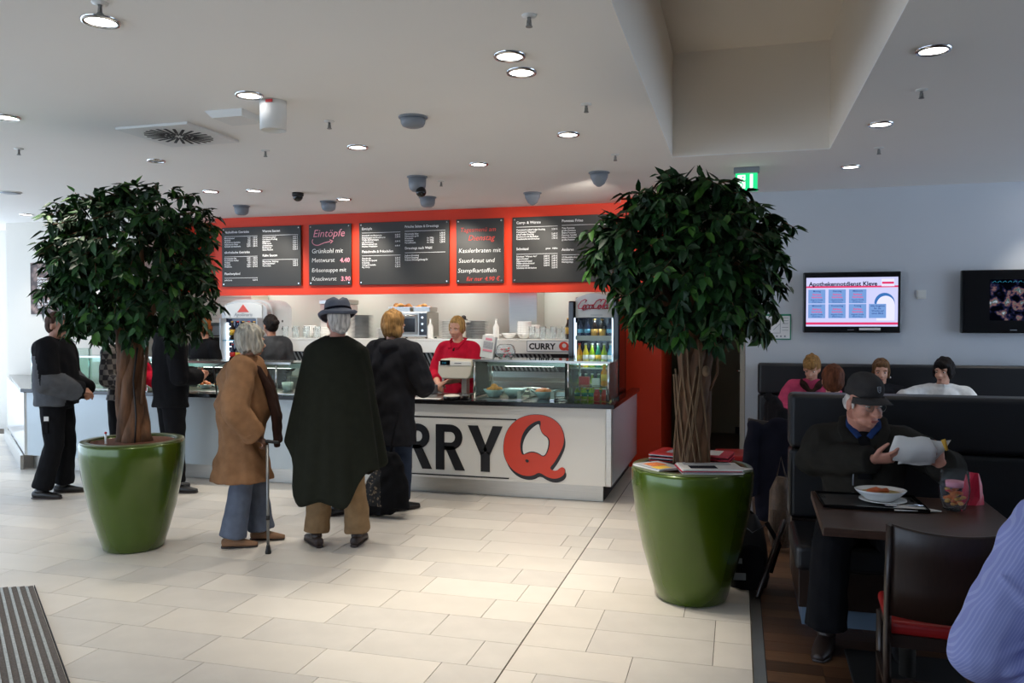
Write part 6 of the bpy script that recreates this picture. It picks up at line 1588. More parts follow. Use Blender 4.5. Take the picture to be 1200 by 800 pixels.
def body(J, par, skin, voxel=0.011, hands=None, **kw):
    """hands: dict side -> (fwd, nrm, curl)"""
    mb = MB(); torso(mb, J)
    for q in ('L', 'R'):
        arm(mb, J, q); leg(mb, J, q)
        a = J['A' + q]; mb.ell(a + V((0, .0, -.035)), (.030, .040, .035), n=10)
        hh = (hands or {}).get(q, (None, None, .35)); hand(mb, J, q, *hh)
    head(mb, J, **kw)
    return blob('body', mb, skin, par, voxel, 2)
def person(label, loc, psi, name='person', group=None):
    return thing(name, label, 'person', (loc[0], loc[1], 0), psi, group)
def trousers(J, par, m, g=.014, to=.97, flare=0.0, wr=(.006, 30, 30, 22), r=(.092, .084, .066, .066, .062), voxel=.011):
    mb = MB(); s = J['s']
    mb.loft([J['P'] + V((0, 0, -.10 * s)), J['P'], J['P'] + V((0, 0, .09 * s))], [.155 * s + g, .165 * s + g, .15 * s + g], [.115 * s + g, .125 * s + g, .11 * s + g], n=18)
    for q in ('L', 'R'): leg(mb, J, q, g, to, (r[0], r[1], r[2], r[3], r[4] + flare))
    return blob('trousers', mb, m, par, voxel, 3, wr)
def top(J, par, m, g=.022, hem=.82, hr=None, to=.94, collar=True, wr=(.008, 26, 26, 20), sr=(.054, .054, .050, .047, .040), name='jacket', voxel=.011, matfn=None, extra=None, belly=0.0):
    mb = MB(); torso(mb, J, g, hem, hr, belly)
    for q in ('L', 'R'): arm(mb, J, q, g, to, sr)
    if collar:
        s = J['s']; N = J['N']; mb.loft([N + V((0, 0, -.04 * s)), N + V((0, .0, .0)), N + V((0, .0, .035 * s))], [.085 * s + g * .4, .075 * s + g * .4, .070 * s + g * .4], [.080 * s + g * .4, .074 * s + g * .4, .072 * s + g * .4], n=16)
    if extra: extra(mb)
    return blob(name, mb, m, par, voxel, 4, wr, matfn)

D = math.radians
# 1. man with the grey-panelled work jacket, profile towards the counter end
loc, psi = (-6.06, 6.08), D(-68)
t = person('man in black and grey-panelled work jacket and black trousers, hands clasped, nearest the white wall', loc, psi)
J = skel(1.69); J['WL'] = V((-.06, .24, .97)); J['WR'] = V((.05, .25, .96)); J['EL'] = V((-.25, .02, 1.07)); J['ER'] = V((.25, .02, 1.07)); J['KL'].y += .03; J['AL'] += V((-.02, .02, 0)); J['AR'] += V((.04, -.06, 0))
head_turn(J, D(-12), D(-6))
body(J, t, M['skin_dark'], .009, {'L': ((.8, .5, -.25), (0.2, 0, -1), .5), 'R': ((-.8, .5, -.2), (-0.2, 0, -1), .5)})
face_bits(J, t, brow='hair_brown')
def mf(c):      # grey side panels and lower band on the black jacket
    z, y, x = c[:, 2], c[:, 1], c[:, 0]
    panel = (np.abs(x) > .16) & (z < 1.30) & ((y < -.05 + (1.30 - z) * .25) | (z < 1.0))
    arm_ = (y > .02) & (np.abs(x) > .14) & (z < 1.14)
    back = (y < -.09) & (z < 1.22)
    return (panel | arm_ | back).astype(int)
top(J, t, ['blackcloth', 'greycloth'], .058, .84, (.215, .18), .93, matfn=mf, wr=(.012, 22, 22, 18), belly=.03)
trousers(J, t, 'blackcloth', .02, flare=.012); shoe(J, 'L', t, 'shoe_black', .1); shoe(J, 'R', t, 'shoe_black', -.15)
mb = MB(); e = hair_shell(mb, J, .008); e(0, .045, .080, .058, .035, .024); blob('hair', mb, 'hair_brown', t, .009, 2, (.004, 90, 90, 40))
MB().box(.175, .20, -.04, .01, .60, .70).build('tool_pouch', 'blackcloth', t, .006)
MB().box(.199, .204, -.025, .015, .715, .755).build('white_patch', 'paper', t)

# 2. person in the checked shirt behind him
loc, psi = (-5.84, 6.70), D(-100)
t = person('person in a checked shirt with some red, half hidden behind the work-jacket man', loc, psi)
J = skel(1.62); J['WL'] = V((-.14, .27, 1.0)); J['WR'] = V((.14, .27, 1.0)); J['EL'] = V((-.23, .03, 1.05)); J['ER'] = V((.23, .03, 1.05))
body(J, t, M['skin'], .011); face_bits(J, t, brow='hair_brown')
top(J, t, ['plaid', 'redshirt'], .025, .84, (.19, .15), .9, name='shirt', matfn=lambda c: ((c[:, 1] > .08) & (c[:, 0] < .0)).astype(int))
trousers(J, t, 'blackcloth'); shoe(J, 'L', t, 'shoe_black'); shoe(J, 'R', t, 'shoe_black')
mb = MB(); hair_shell(mb, J, .010); blob('hair', mb, 'hair_brown', t, .010, 2, (.004, 90, 90, 40))

# 3. black coat man at the counter
loc, psi = (-5.20, 6.56), D(-38)
t = person('man in a long black coat and black trousers standing at the counter beside the tree', loc, psi)
J = skel(1.84); J['WL'] = V((-.06, .25, 1.10)); J['WR'] = V((.07, .24, 1.08)); J['EL'] = V((-.26, .02, 1.10)); J['ER'] = V((.26, .02, 1.10)); J['AR'] += V((.03, .02, 0))
head_turn(J, D(-42), D(-8))
body(J, t, M['skin'], .010); face_bits(J, t, brow='hair_brown')
top(J, t, 'blackcloth', .034, .80, (.215, .165), .96, wr=(.009, 24, 24, 16)); trousers(J, t, 'blackcloth', .018, flare=.012)
shoe(J, 'L', t, 'shoe_black', -.3, L=1.08); shoe(J, 'R', t, 'shoe_black', -.7, L=1.08)
mb = MB(); hair_shell(mb, J, .006, front=False); blob('hair', mb, 'hair_brown', t, .009, 2, (.003, 90, 90, 40))

# 4. ginger-haired server
loc, psi = (-6.19, 8.40), D(165)
t = person('ginger-haired server in black behind the counter, between the coat man and the grey fridge', loc, psi)
J = skel(1.64); head_turn(J, D(-10), D(-22)); J['WL'] = V((-.2, .3, 1.0)); J['WR'] = V((.2, .3, 1.0))
body(J, t, M['skin'], .011); face_bits(J, t, brow='hair_red', closed=True)
top(J, t, 'blackcloth', .02, .84, None, .8, name='shirt'); trousers(J, t, 'blackcloth'); shoe(J, 'L', t, 'shoe_black'); shoe(J, 'R', t, 'shoe_black')
mb = MB(); e = hair_shell(mb, J, .020); e(0, .050, .058, .066, .042, .042); e(.062, .005, -.01, .025, .05, .07); e(-.062, .005, -.01, .025, .05, .07); blob('hair', mb, 'hair_red', t, .010, 2, (.012, 70, 70, 50))

# 5. lady in the camel coat
loc, psi = (-3.44, 5.10), D(-68)
t = person('lady with silver bob in a camel coat and grey trousers, leaning on a cane', loc, psi)
J = skel(1.58); lean(J, D(-5), 'X')
hw = w2l(loc, psi, (-3.17, 5.0, .765)); 
J['WR'] = hw + V((-.005, -.075, .035)); J['ER'] = V((.27, .01, 1.00)); J['SR'] += V((.01, .01, 0)); J['EL'] = V((-.23, .03, 1.02)); J['WL'] = V((-.10, .10, .92))
J['AL'] += V((-.0, .13, 0)); J['KL'] += V((0, .06, 0)); J['AR'] += V((.0, -.03, 0))
head_turn(J, D(34), D(-4))
body(J, t, M['skin'], .010, {'R': ((0.0, .75, -.5), (-.3, -.5, -1), .75)})
face_bits(J, t)
def cx(mb):
    s = J['s']
    mb.ell(J['C'] + V((0, -.035, .0)), (.205, .155, .20)); mb.ell(J['SR'] + V((.0, .01, -.02)), (.088, .09, .09)); mb.ell(J['SL'] + V((.0, .01, -.02)), (.088, .09, .09))
top(J, t, 'camel', .050, .47, (.25, .222), .97, wr=(.014, 26, 26, 20), sr=(.060, .060, .052, .046, .040), name='coat', extra=cx, belly=.06)
MB().loft([J['WR'].lerp(J['ER'], .17), J['WR'].lerp(J['ER'], .27)], [.098 * J['s'] - .006, .100 * J['s'] - .004], n=18).build('cuff_strap', 'camel', t, .003)
mb = MB(); hand(mb, J, 'R', (0.0, .75, -.5), (-.3, -.5, -1), .75, 1.0, 1.25); mb.ell(J['WR'], .040); blob('glove', mb, 'brownglove', t, .006, 1)
mb = MB(); N = J['N']
mb.loft([N + V((.11, .02, -.03)), N + V((.09, .10, -.06)), N + V((.06, .17, -.20)), N + V((.06, .215, -.40)), N + V((.06, .225, -.62))], [.045, .05, .055, .06, .055], [.03, .03, .03, .028, .02], n=12)
mb.loft([N + V((-.11, .02, -.03)), N + V((-.09, .10, -.06)), N + V((-.05, .17, -.20)), N + V((-.04, .215, -.40)), N + V((-.04, .225, -.6))], [.045, .05, .055, .06, .055], [.03, .03, .03, .028, .02], n=12)
mb.loft([N + V((.12, .03, -.015)), N + V((.08, -.07, .0)), N + V((-.08, -.07, .0)), N + V((-.12, .03, -.015))], .038, n=10)
blob('scarf', mb, 'brownscarf', t, .009, 3, (.005, 60, 60, 40))
trousers(J, t, 'greytrouser', .016, .985, .022, r=(.092, .084, .072, .074, .070)); shoe(J, 'L', t, 'shoe_tan', -.05); shoe(J, 'R', t, 'shoe_tan', .05)
mb = MB(); e = hair_shell(mb, J, .024); e(0, -.055, -.055, .082, .058, .060); e(.068, .01, -.035, .032, .06, .075); e(-.068, .01, -.035, .032, .06, .075); e(0, .055, .062, .062, .045, .034); e(0, -.02, .05, .094, .105, .085)
blob('hair', mb, 'hair_grey', t, .008, 2, (.009, 95, 95, 26))
MB().loft([N + V((.075, .09, -.03)), J['SR'] + V((-.065, -.02, .085)), J['C'] + V((.03, -.215, .12)), J['P'] + V((-.18, -.20, .06)), J['P'] + V((-.27, -.06, -.10))], .009, .004, n=6).build('bag_strap', 'black', t)
tc = thing('shoulder_bag', 'small dark shoulder bag hanging behind the lady in the camel coat', 'bag', (loc[0], loc[1], 0), psi)
MB().loft([(-.31, -.06, .52), (-.31, -.06, .60), (-.30, -.06, .76)], [.05, .06, .045], [.10, .12, .10], n=16, round_caps=.3).build('bag_body', 'navycloth', tc)
MB().box(-.36, -.25, -.17, .05, .69, .70).build('flap_edge', 'black', tc)
tc = thing('walking_cane', 'grey metal walking cane with black rubber tip held by the lady', 'cane', (-3.125, 4.93, 0))
top_ = V((-3.17 + 3.125, 5.0 - 4.93, .765))
MB().loft([(0, 0, .03), tuple(V((0, 0, .03)).lerp(top_, .97))], [.0095, .011], n=12).build('shaft', 'steel_dark', tc)
MB().lathe([(.020, 0), (.021, .012), (.014, .045), (.012, .06)], n=16).build('rubber_tip', 'black', tc)
q_ = V((0, 0, .03)).lerp(top_, .27); MB().loft([q_, q_ + V((-.002, .003, .03))], .014, n=12).build('height_collar', 'black', tc)
dv = (V((0, 0, 0)) + Matrix.Rotation(psi, 3, 'Z') @ V((0, 1, 0)))
MB().loft([top_ - dv * .03 + V((0, 0, -.004)), top_ + V((0, 0, .004)), top_ + dv * .075 + V((0, 0, -.006))], [.011, .013, .011], n=10, round_caps=.6).build('handle', 'black', tc)

# 6. man in cape and hat, seen from behind
loc, psi = (-2.77, 5.27), D(4)
t = person('man in a long dark green cape and grey felt hat, seen from behind', loc, psi)
J = skel(1.72); J['AL'] += V((-.045, -.03, 0)); J['AR'] += V((.035, .05, 0)); J['KL'].x -= .02; J['KR'].x += .02; head_turn(J, D(38), D(-6))
J['EL'] = V((-.215, .03, 1.12)); J['ER'] = V((.215, .03, 1.12)); J['WL'] = V((-.14, .17, .98)); J['WR'] = V((.14, .17, .98))
body(J, t, M['skin_ruddy'], .011); face_bits(J, t)
top(J, t, 'loden', .012, .80, None, .94, name='sweater'); trousers(J, t, 'khaki', .018, .97, .006, wr=(.008, 26, 26, 24), r=(.090, .080, .066, .070, .072))
shoe(J, 'L', t, 'shoe_brown', .75, L=1.12); shoe(J, 'R', t, 'shoe_brown', .1, L=1.08)
# cape: one draped sheet
bm = bmesh.new(); NA, NZ = 96, 34; grid = []
def cape_pt(i, k):
    a = 2 * PI * i / NA; u = k / (NZ - 1); cx, sy = math.cos(a), math.sin(a)
    back = max(0.0, -sy)
    q = min(1.0, max(0.0, (abs(cx) - .42) / .55)); q = q * q * (3 - 2 * q)
    hem = .345 + (.44 if cx < 0 else .24) * q + .12 * max(0, sy)
    zt = 1.505 - .015 * back
    z = zt + (hem - zt) * u
    # shoulder profile
    f = min(1.0, u / .13)
    sh = math.sin(f * PI / 2)
    ax = .080 + .145 * sh + .16 * max(0, u - .10) * (1.0 if cx < 0 else .95)
    by = .080 + .085 * sh + .10 * max(0, u - .10)
    fold = (.022 * math.sin(a * 9 + 1.3 * math.sin(a * 2)) + .012 * math.sin(a * 17 + 1.0)) * max(0, u - .10) ** 0.9
    z += .02 * math.sin(a * 7) * u
    return (ax * cx * (1 + fold * 2.2), by * sy * (1 + fold * 2.8) - .012 - (.03 * back * u), z)
for k in range(NZ): grid.append([bm.verts.new(cape_pt(i, k)) for i in range(NA)])
for k in range(NZ - 1):
    for i in range(NA): f = bm.faces.new((grid[k][i], grid[k][(i + 1) % NA], grid[k + 1][(i + 1) % NA], grid[k + 1][i])); f.smooth = True
bmesh.ops.recalc_face_normals(bm, faces=bm.faces[:])
me = bpy.data.meshes.new('cape'); bm.to_mesh(me); bm.free(); me.materials.append(M['loden'])
o = bpy.data.objects.new('cape', me); COL.objects.link(o); o.parent = t
md = o.modifiers.new('thickness', 'SOLIDIFY'); md.thickness = .006; md.offset = 0
mb = MB(); N = J['N']; mb.loft([N + V((0, 0, -.02)), N + V((0, 0, .055))], [.088, .082], [.084, .080], n=20); blob('cape_collar', mb, 'loden', t, .008, 3)
mb = MB(); hair_shell(mb, J, .010, front=False); blob('hair', mb, 'hair_white', t, .009, 2, (.005, 80, 80, 50))
# hat: dented crown and down-curved brim
R = J['hd'] @ Matrix.Rotation(D(-8), 3, 'X'); c = J['H'] + R @ V((0, -.01, .062))
def hat_pt(r, a, z, dent=0): return c + R @ V((r * .93 * math.cos(a), r * 1.08 * math.sin(a), z))
bm = bmesh.new(); prof = [(.128, -.042), (.150, -.030), (.135, -.012), (.112, .0), (.102, .022), (.096, .065), (.084, .095), (.055, .108), (.02, .100)]
rows_ = []
for (r, z) in prof:
    rw = []
    for i in range(40):
        a = 2 * PI * i / 40; zz = z; rr_ = r
        if z < 0.0: zz += .022 * math.cos(2 * a) * (r - .1) / .05 + .010
        if z > .08: zz -= .022 * max(0, 1 - abs(math.cos(a)) * 1.6)
        rw.append(bm.verts.new(hat_pt(rr_, a, zz)))
    rows_.append(rw)
for a, b_ in zip(rows_[:-1], rows_[1:]):
    for i in range(40): f = bm.faces.new((a[i], a[(i + 1) % 40], b_[(i + 1) % 40], b_[i])); f.smooth = True
bm.faces.new(rows_[-1])
bmesh.ops.recalc_face_normals(bm, faces=bm.faces[:])
me = bpy.data.meshes.new('hat'); bm.to_mesh(me); bm.free(); me.materials.append(M['felt'])
o = bpy.data.objects.new('hat', me); COL.objects.link(o); o.parent = t
md = o.modifiers.new('thickness', 'SOLIDIFY'); md.thickness = .005; md.offset = -1
rg = [hat_pt(.108, 2 * PI * i / 40, .006) for i in range(40)]; rg2 = [hat_pt(.1050, 2 * PI * i / 40, .028) for i in range(40)]
mb = MB(); b_ = 0
mb.v = [tuple(p) for p in rg + rg2]
for i in range(40): mb.face([i, (i + 1) % 40, 40 + (i + 1) % 40, 40 + i], True)
mb.build('hat_band', 'navycloth', o)

# 7. hidden person in jeans in front of him
loc, psi = (-3.30, 6.18), D(-20)
t = person('person in blue jeans hidden in front of the caped man, only lower legs showing', loc, psi)
J = skel(1.48); J['AL'] += V((-.12, -.02, 0)); J['KL'] += V((-.06, 0, 0)); J['AR'] += V((.05, -.05, 0))
body(J, t, M['skin'], .012); face_bits(J, t); top(J, t, 'navycloth', .02, .75); trousers(J, t, 'jeans', .02, .96, .014); shoe(J, 'L', t, 'shoe_black', .6); shoe(J, 'R', t, 'shoe_black', -.2)
mb = MB(); hair_shell(mb, J, .010); blob('hair', mb, 'hair_brown', t, .010, 2, (.004, 90, 90, 40))

# 8. woman in the charcoal parka ordering at the till
loc, psi = (-2.84, 6.42), D(-14)
t = person('woman with dark blond hair in a long charcoal parka ordering at the till', loc, psi)
J = skel(1.69); J['WR'] = V((.10, .30, 1.02)); J['ER'] = V((.28, .05, 1.08)); J['EL'] = V((-.26, .04, 1.10)); J['WL'] = V((-.12, .28, 1.0)); head_turn(J, D(-10), D(-12))
body(J, t, M['skin'], .010, {'R': (None, None, .5)}); face_bits(J, t)
def hood(mb):
    N = J['N']; mb.loft([N + V((.10, .03, .01)), N + V((.085, -.08, -.01)), N + V((0, -.13, -.03)), N + V((-.085, -.08, -.01)), N + V((-.10, .03, .01))], [.045, .05, .058, .05, .045], n=12, round_caps=.5)
top(J, t, 'charcoal', .042, .56, (.205, .175), .97, wr=(.013, 26, 26, 20), name='parka', extra=hood, sr=(.060, .058, .054, .050, .044))
trousers(J, t, 'darkjeans', .012, .97); shoe(J, 'L', t, 'shoe_black'); shoe(J, 'R', t, 'shoe_black', -.3)
mb = MB(); e = hair_shell(mb, J, .018); e(0, -.055, -.06, .075, .055, .06); e(.062, -.01, -.05, .03, .055, .075); e(-.062, -.01, -.05, .03, .055, .075); blob('hair', mb, 'hair_blond', t, .009, 2, (.008, 90, 90, 24))
tb = thing('shopping_bag', 'large black cloth bag with pale pattern hanging beside the caped man', 'bag', (-2.76, 6.12, 0), -.1)
mb = MB(); mb.loft([(-.02, 0, .06), (-.03, 0, .10), (0, 0, .28), (.02, 0, .46), (.03, 0, .54)], [.20, .23, .19, .12, .05], [.06, .08, .08, .06, .03], n=22, round_caps=.2); blob('bag_body', mb, ['blackcloth', 'lace'], tb, .010, 3, (.012, 34, 34, 22), lambda c: ((c[:, 0] < -.02) & (c[:, 2] > .10) & (c[:, 2] < .40)).astype(int))
MB().loft([(.02, 0, .52), (.03, .06, .72), (.05, .10, .86)], .010, n=6).build('handle', 'blackcloth', tb)

# 9. cashier in the red shirt
loc, psi = (-2.80, 8.02), D(172)
t = person('blond cashier in a red shirt looking down behind the cash register', loc, psi)
J = skel(1.66); lean(J, D(-4)); head_turn(J, D(0), D(-12), D(-3))
a = w2l(loc, psi, (-2.83, 7.60, .975)); b_ = w2l(loc, psi, (-2.90, 7.62, .96))
J['WR'] = b_ + V((0, -.04, .02)); J['WL'] = a + V((-.02, -.05, .03)); J['ER'] = V((.25, .10, 1.06)); J['EL'] = V((-.25, .10, 1.06))
body(J, t, M['skin'], .0075, {'R': ((-.5, .8, -.2), (-.3, 0, -1), .45), 'L': ((.5, .8, -.25), (.3, 0, -1), .45)})
face_bits(J, t, brow='hair_blond', closed=True)
top(J, t, 'redshirt', .018, .84, None, .55, name='shirt', collar=False, wr=(.006, 30, 30, 24))
mb = MB(); N = J['N'] + V((0, .004, .016))
for sg in (-1, 1): mb.loft([N + V((sg * .02, -.072, .03)), N + V((sg * .082, -.02, .025)), N + V((sg * .072, .055, -.015)), N + V((sg * .04, .11, -.07))], [.018, .020, .022, .020], [.008, .009, .010, .008], n=8)
blob('collar', mb, 'redshirt', t, .007, 2)
MB().loft([N + V((0, .068, -.035)), N + V((0, .108, -.10))], [.026, .010], [.008, .008], n=8).build('undershirt', 'brownscarf', t)
trousers(J, t, 'blackcloth'); shoe(J, 'L', t, 'shoe_black'); shoe(J, 'R', t, 'shoe_black')
mb = MB(); e = hair_shell(mb, J, .010, front=False); e(0, .034, .078, .054, .036, .026); e(.068, .0, .0, .018, .045, .055); e(-.068, .0, .0, .018, .045, .055); e(0, -.098, -.02, .035, .035, .04); blob('hair', mb, 'hair_blond2', t, .008, 2, (.004, 100, 100, 50))

# 10. dark-haired server with a bun, back turned
loc, psi = (-5.28, 8.42), D(62)
t = person('dark-haired server with a bun in a grey work shirt, back turned, behind the counter', loc, psi)
J = skel(1.68); head_turn(J, D(0), D(-14)); J['WL'] = V((-.18, .28, 1.0)); J['WR'] = V((.18, .28, 1.0))
body(J, t, M['skin_dark'], .010); face_bits(J, t)
top(J, t, 'shirtgrey', .030, .82, (.19, .15), .9, name='shirt'); trousers(J, t, 'blackcloth'); shoe(J, 'L', t, 'shoe_black'); shoe(J, 'R', t, 'shoe_black')
mb = MB(); e = hair_shell(mb, J, .012); e(0, -.135, .0, .052, .048, .044); e(0, .050, .060, .06, .04, .035); blob('hair', mb, 'hair_black', t, .009, 2, (.003, 100, 100, 60))

# 11. capped man reading at the booth table
loc, psi = (0.655, 4.74), D(180 - 4)
t = person('seated man in dark cap, glasses and black jacket reading a paper at the booth table', loc, psi)
J = skel(1.88, True, .445); lean(J, D(-9))
hz = 1.192
dz = hz - J['H'].z
for k in ('W', 'C', 'N', 'H', 'SL', 'SR'): J[k].z += dz * (1 if k != 'W' else .5)
J['H'].y += .03
head_turn(J, D(34), D(-12)); J['fatneck'] = 1.22
rw = w2l(loc, psi, (0.665, 4.44, .905)); lw = w2l(loc, psi, (0.985, 4.46, .895))
J['WR'] = rw; J['WL'] = lw
J['ER'] = w2l(loc, psi, (0.40, 4.66, .86)); J['EL'] = w2l(loc, psi, (1.08, 4.72, .83))
J['KL'] += V((-.04, 0, 0)); J['KR'] += V((.04, .02, 0)); J['AR'] += V((.06, .10, 0)); J['AL'] += V((-.02, .05, 0))
Rz = Matrix.Rotation(-psi, 3, 'Z')
body(J, t, M['skin_ruddy'], .0052, {'R': (Rz @ V((.80, -.30, .18)), Rz @ V((.2, .55, .7)), .42), 'L': (Rz @ V((-.62, -.25, .45)), Rz @ V((-.1, .7, .5)), .42)}, jaw=1.28, nose=1.25)
face_bits(J, t, brow='hair_white', closed=True)
top(J, t, 'olivejacket', .040, .47, (.205, .18), .97, collar=False, wr=(.011, 28, 28, 24), sr=(.050, .050, .046, .042, .036), belly=.06)
N = J['N'] + V((0, .004, .022)); mb = MB()
for sg in (-1, 1):
    mb.loft([N + V((sg * .02, -.085, .045)), N + V((sg * .095, -.02, .04)), N + V((sg * .10, .06, -.01)), N + V((sg * .065, .125, -.11)), N + V((sg * .05, .155, -.22))], [.026, .030, .034, .030, .018], [.012, .014, .014, .012, .010], n=10)
blob('jacket_collar', mb, 'olivejacket', t, .007, 3)
mb = MB()
for sg in (-1, 1): mb.loft([N + V((sg * .02, -.07, .04)), N + V((sg * .075, -.02, .045)), N + V((sg * .068, .055, .01)), N + V((sg * .022, .10, -.045))], [.018, .020, .022, .020], [.008, .009, .010, .008], n=8)
blob('shirt_collar', mb, 'bluecollar', t, .006, 2)
MB().loft([N + V((0, .075, -.02)), N + V((0, .135, -.12)), N + V((0, .175, -.25))], [.030, .040, .034], [.012, .014, .012], n=10).build('sweater_front', 'blackcloth', t)
MB().loft([N + V((.052, .165, -.12)), N + V((.058, .20, -.28))], .0035, n=6).build('zip', 'plastic_grey', t)
trousers(J, t, 'blackcloth', .022, .96, .012); shoe(J, 'L', t, 'shoe_black'); shoe(J, 'R', t, 'shoe_brown', -.2)
s = J['s']; R = J['hd']; c = J['H']
def hp(x, y, z): return c + R @ V((x * s, y * s, z * s))
mb = MB()
for sg in (-1, 1): mb.ell(hp(sg * .070, -.030, -.012), (.013 * s, .036 * s, .040 * s), R, n=12); mb.ell(hp(sg * .074, .018, -.012), (.006, .012, .03), R, n=10)
mb.ell(hp(0, -.075, -.02), (.06, .035, .045), R); blob('hair', mb, 'hair_white', t, .006, 2, (.004, 140, 140, 120))
# cap: round crown, curved peak, small emblem
mb = MB(); mb.ell(hp(0, -.008, .066), (.086, .106, .082), R, n=24, m=14); mb.ell(hp(0, -.03, .040), (.085, .086, .050), R, n=24); cap = blob('cap', mb, 'capfelt', t, .006, 3, (.002, 60, 60, 60))
bm = bmesh.new(); g = []
for i in range(17):
    a = math.radians(-76 + 152 * i / 16); row_ = []
    for k in range(5):
        q = k / 4; ry = .100 + .075 * q * math.cos(a) ** 0.7; rx = .086 + .008 * q
        row_.append(bm.verts.new(hp(rx * math.sin(a), -.006 + ry * math.cos(a), .042 - .012 * q - .034 * (math.sin(a) ** 2) * (0.4 + .6 * q))))
    g.append(row_)
for a_, b2_ in zip(g[:-1], g[1:]):
    for k in range(4): f = bm.faces.new((a_[k], a_[k + 1], b2_[k + 1], b2_[k])); f.smooth = True
bmesh.ops.recalc_face_normals(bm, faces=bm.faces[:]); me = bpy.data.meshes.new('cap_peak'); bm.to_mesh(me); bm.free(); me.materials.append(M['capfelt'])
o = bpy.data.objects.new('cap_peak', me); COL.objects.link(o); o.parent = t; md = o.modifiers.new('thickness', 'SOLIDIFY'); md.thickness = .004; md.offset = 0
em = hp(0, -.008, .066)
def emb(a, el): 
    d = V((.089 * math.sin(a) * math.cos(el), .1095 * math.cos(a) * math.cos(el), .0875 * math.sin(el))); return em + R @ d
mb = MB()
for (p0, p1) in (((-.11, .36), (.13, .36)), ((-.11, .36), (-.09, .12)), ((.13, .36), (.10, .12)), ((-.09, .12), (.0, .02)), ((.10, .12), (.0, .02)), ((-.06, .26), (.07, .26)), ((-.05, .17), (.05, .17))): mb.loft([emb(*p0), emb(*p1)], .0022, n=5)
mb.build('cap_emblem', 'plastic_grey', t)
# glasses
mb = MB()
for sg in (-1, 1):
    mb.loft([hp(sg * .034 + .022 * math.cos(a * PI / 8), .097 - .010 * abs(math.cos(a * PI / 8)), -.009 + .016 * math.sin(a * PI / 8)) for a in range(17)], .0014, n=5)
    mb.loft([hp(sg * .056, .088, -.004), hp(sg * .076, .03, .0), hp(sg * .080, -.02, -.005)], .0014, n=5)
mb.loft([hp(-.012, .100, -.006), hp(.012, .100, -.006)], .0014, n=5); gl = mb.build('glasses', 'steel_dark', t)
for sg in (-1, 1): mb = MB(); mb.prism([(.021 * math.cos(a * PI / 8), .015 * math.sin(a * PI / 8)) for a in range(16)], .0008, Matrix.Translation(hp(sg * .034, .095, -.009)) @ (R @ Matrix(((1, 0, 0), (0, 0, -1), (0, 1, 0)))).to_4x4()); mb.build('lens', 'glass', gl)
# the paper he holds
tp = thing('held_leaflet', 'unfolded white leaflet with a yellow edge held by the capped man', 'leaflet', (0.84, 4.40, .975))
def sheet(name, pts, m, th=.0012):
    bm = bmesh.new(); vs_ = [[bm.verts.new(p) for p in r_] for r_ in pts]
    for a_, b2_ in zip(vs_[:-1], vs_[1:]):
        for i in range(len(a_) - 1): f = bm.faces.new((a_[i], a_[i + 1], b2_[i + 1], b2_[i])); f.smooth = True
    me = bpy.data.meshes.new(name); bm.to_mesh(me); bm.free(); me.materials.append(M[m])
    o = bpy.data.objects.new(name, me); COL.objects.link(o); o.parent = tp; md = o.modifiers.new('thickness', 'SOLIDIFY'); md.thickness = th; return o
def srow(z, y, x0, x1, n, bow): return [(x0 + (x1 - x0) * i / n, y + bow * math.sin(PI * i / n), z + .004 * math.sin(i * 1.3)) for i in range(n + 1)]
sheet('page', [srow(-.068, .010, -.115, .105, 8, -.012), srow(0, -.006, -.100, .112, 8, -.014), srow(.062, -.018, -.082, .075, 8, -.010)], 'paper')
sheet('rear_page', [srow(-.085, .022, -.06, .09, 6, .01), srow(-.01, .014, -.05, .15, 6, .01), srow(.045, .002, .04, .175, 6, .0)], 'paper')
sheet('yellow_edge', [[(.150, -.002, -.005), (.163, -.002, -.002)], [(.128, -.008, .048), (.148, -.008, .056)]], 'paper_yellow', .0014)
mb = MB()
for k in range(4): mb.box(-.07 + .004 * k, .06, -.0215 + .006 * k, -.0205 + .006 * k, .040 - .02 * k, .0425 - .02 * k)

# 12. pink fleece woman
loc, psi = (0.70, 8.42), D(176)
def sitter(label, loc, psi, h, skin, hairm, hz, topm, seat=.46, turn=(0, 0), tname='sweater', voxel=.010, mod=None, hands=None, g=.024):
    t = person(label, loc, psi); J = skel(h, True, seat)
    dz = hz - J['H'].z
    for k in ('W', 'C', 'N', 'H', 'SL', 'SR', 'EL', 'ER', 'WL', 'WR'): J[k].z += dz * (1 if k != 'W' else .5)
    J['WL'] = V((-.16, .28, .80)); J['WR'] = V((.16, .28, .80)); J['EL'] = V((-.26, .06, .84)); J['ER'] = V((.26, .06, .84))
    head_turn(J, D(turn[0]), D(turn[1]))
    if mod: mod(J)
    body(J, t, M[skin], voxel, hands); face_bits(J, t, brow=hairm)
    top(J, t, topm, g, .50, None, .93, name=tname); trousers(J, t, 'blackcloth'); shoe(J, 'L', t, 'shoe_black'); shoe(J, 'R', t, 'shoe_black')
    return t, J
def mod(J):
    lean(J, D(-14)); J['hd'] = Matrix.Rotation(D(-12), 3, 'Z') @ Matrix.Rotation(D(-24), 3, 'X')
    J['WR'] = w2l(loc, psi, (0.44, 8.02, .735)); J['ER'] = w2l(loc, psi, (0.43, 8.32, .82))
t, J = sitter('woman in a pink fleece with dark scarf bending over the table below the evacuation plan', loc, psi, 1.62, 'skin', 'hair_blond', 1.19, 'pinkfleece', mod=mod, hands={'R': ((.1, 1, -.5), (0, 0, -1), .4)})
mb = MB(); e = hair_shell(mb, J, .016); e(0, .055, .055, .066, .040, .045); e(0, -.08, .09, .035, .04, .04); blob('hair', mb, 'hair_blond', t, .009, 2, (.007, 90, 90, 40))
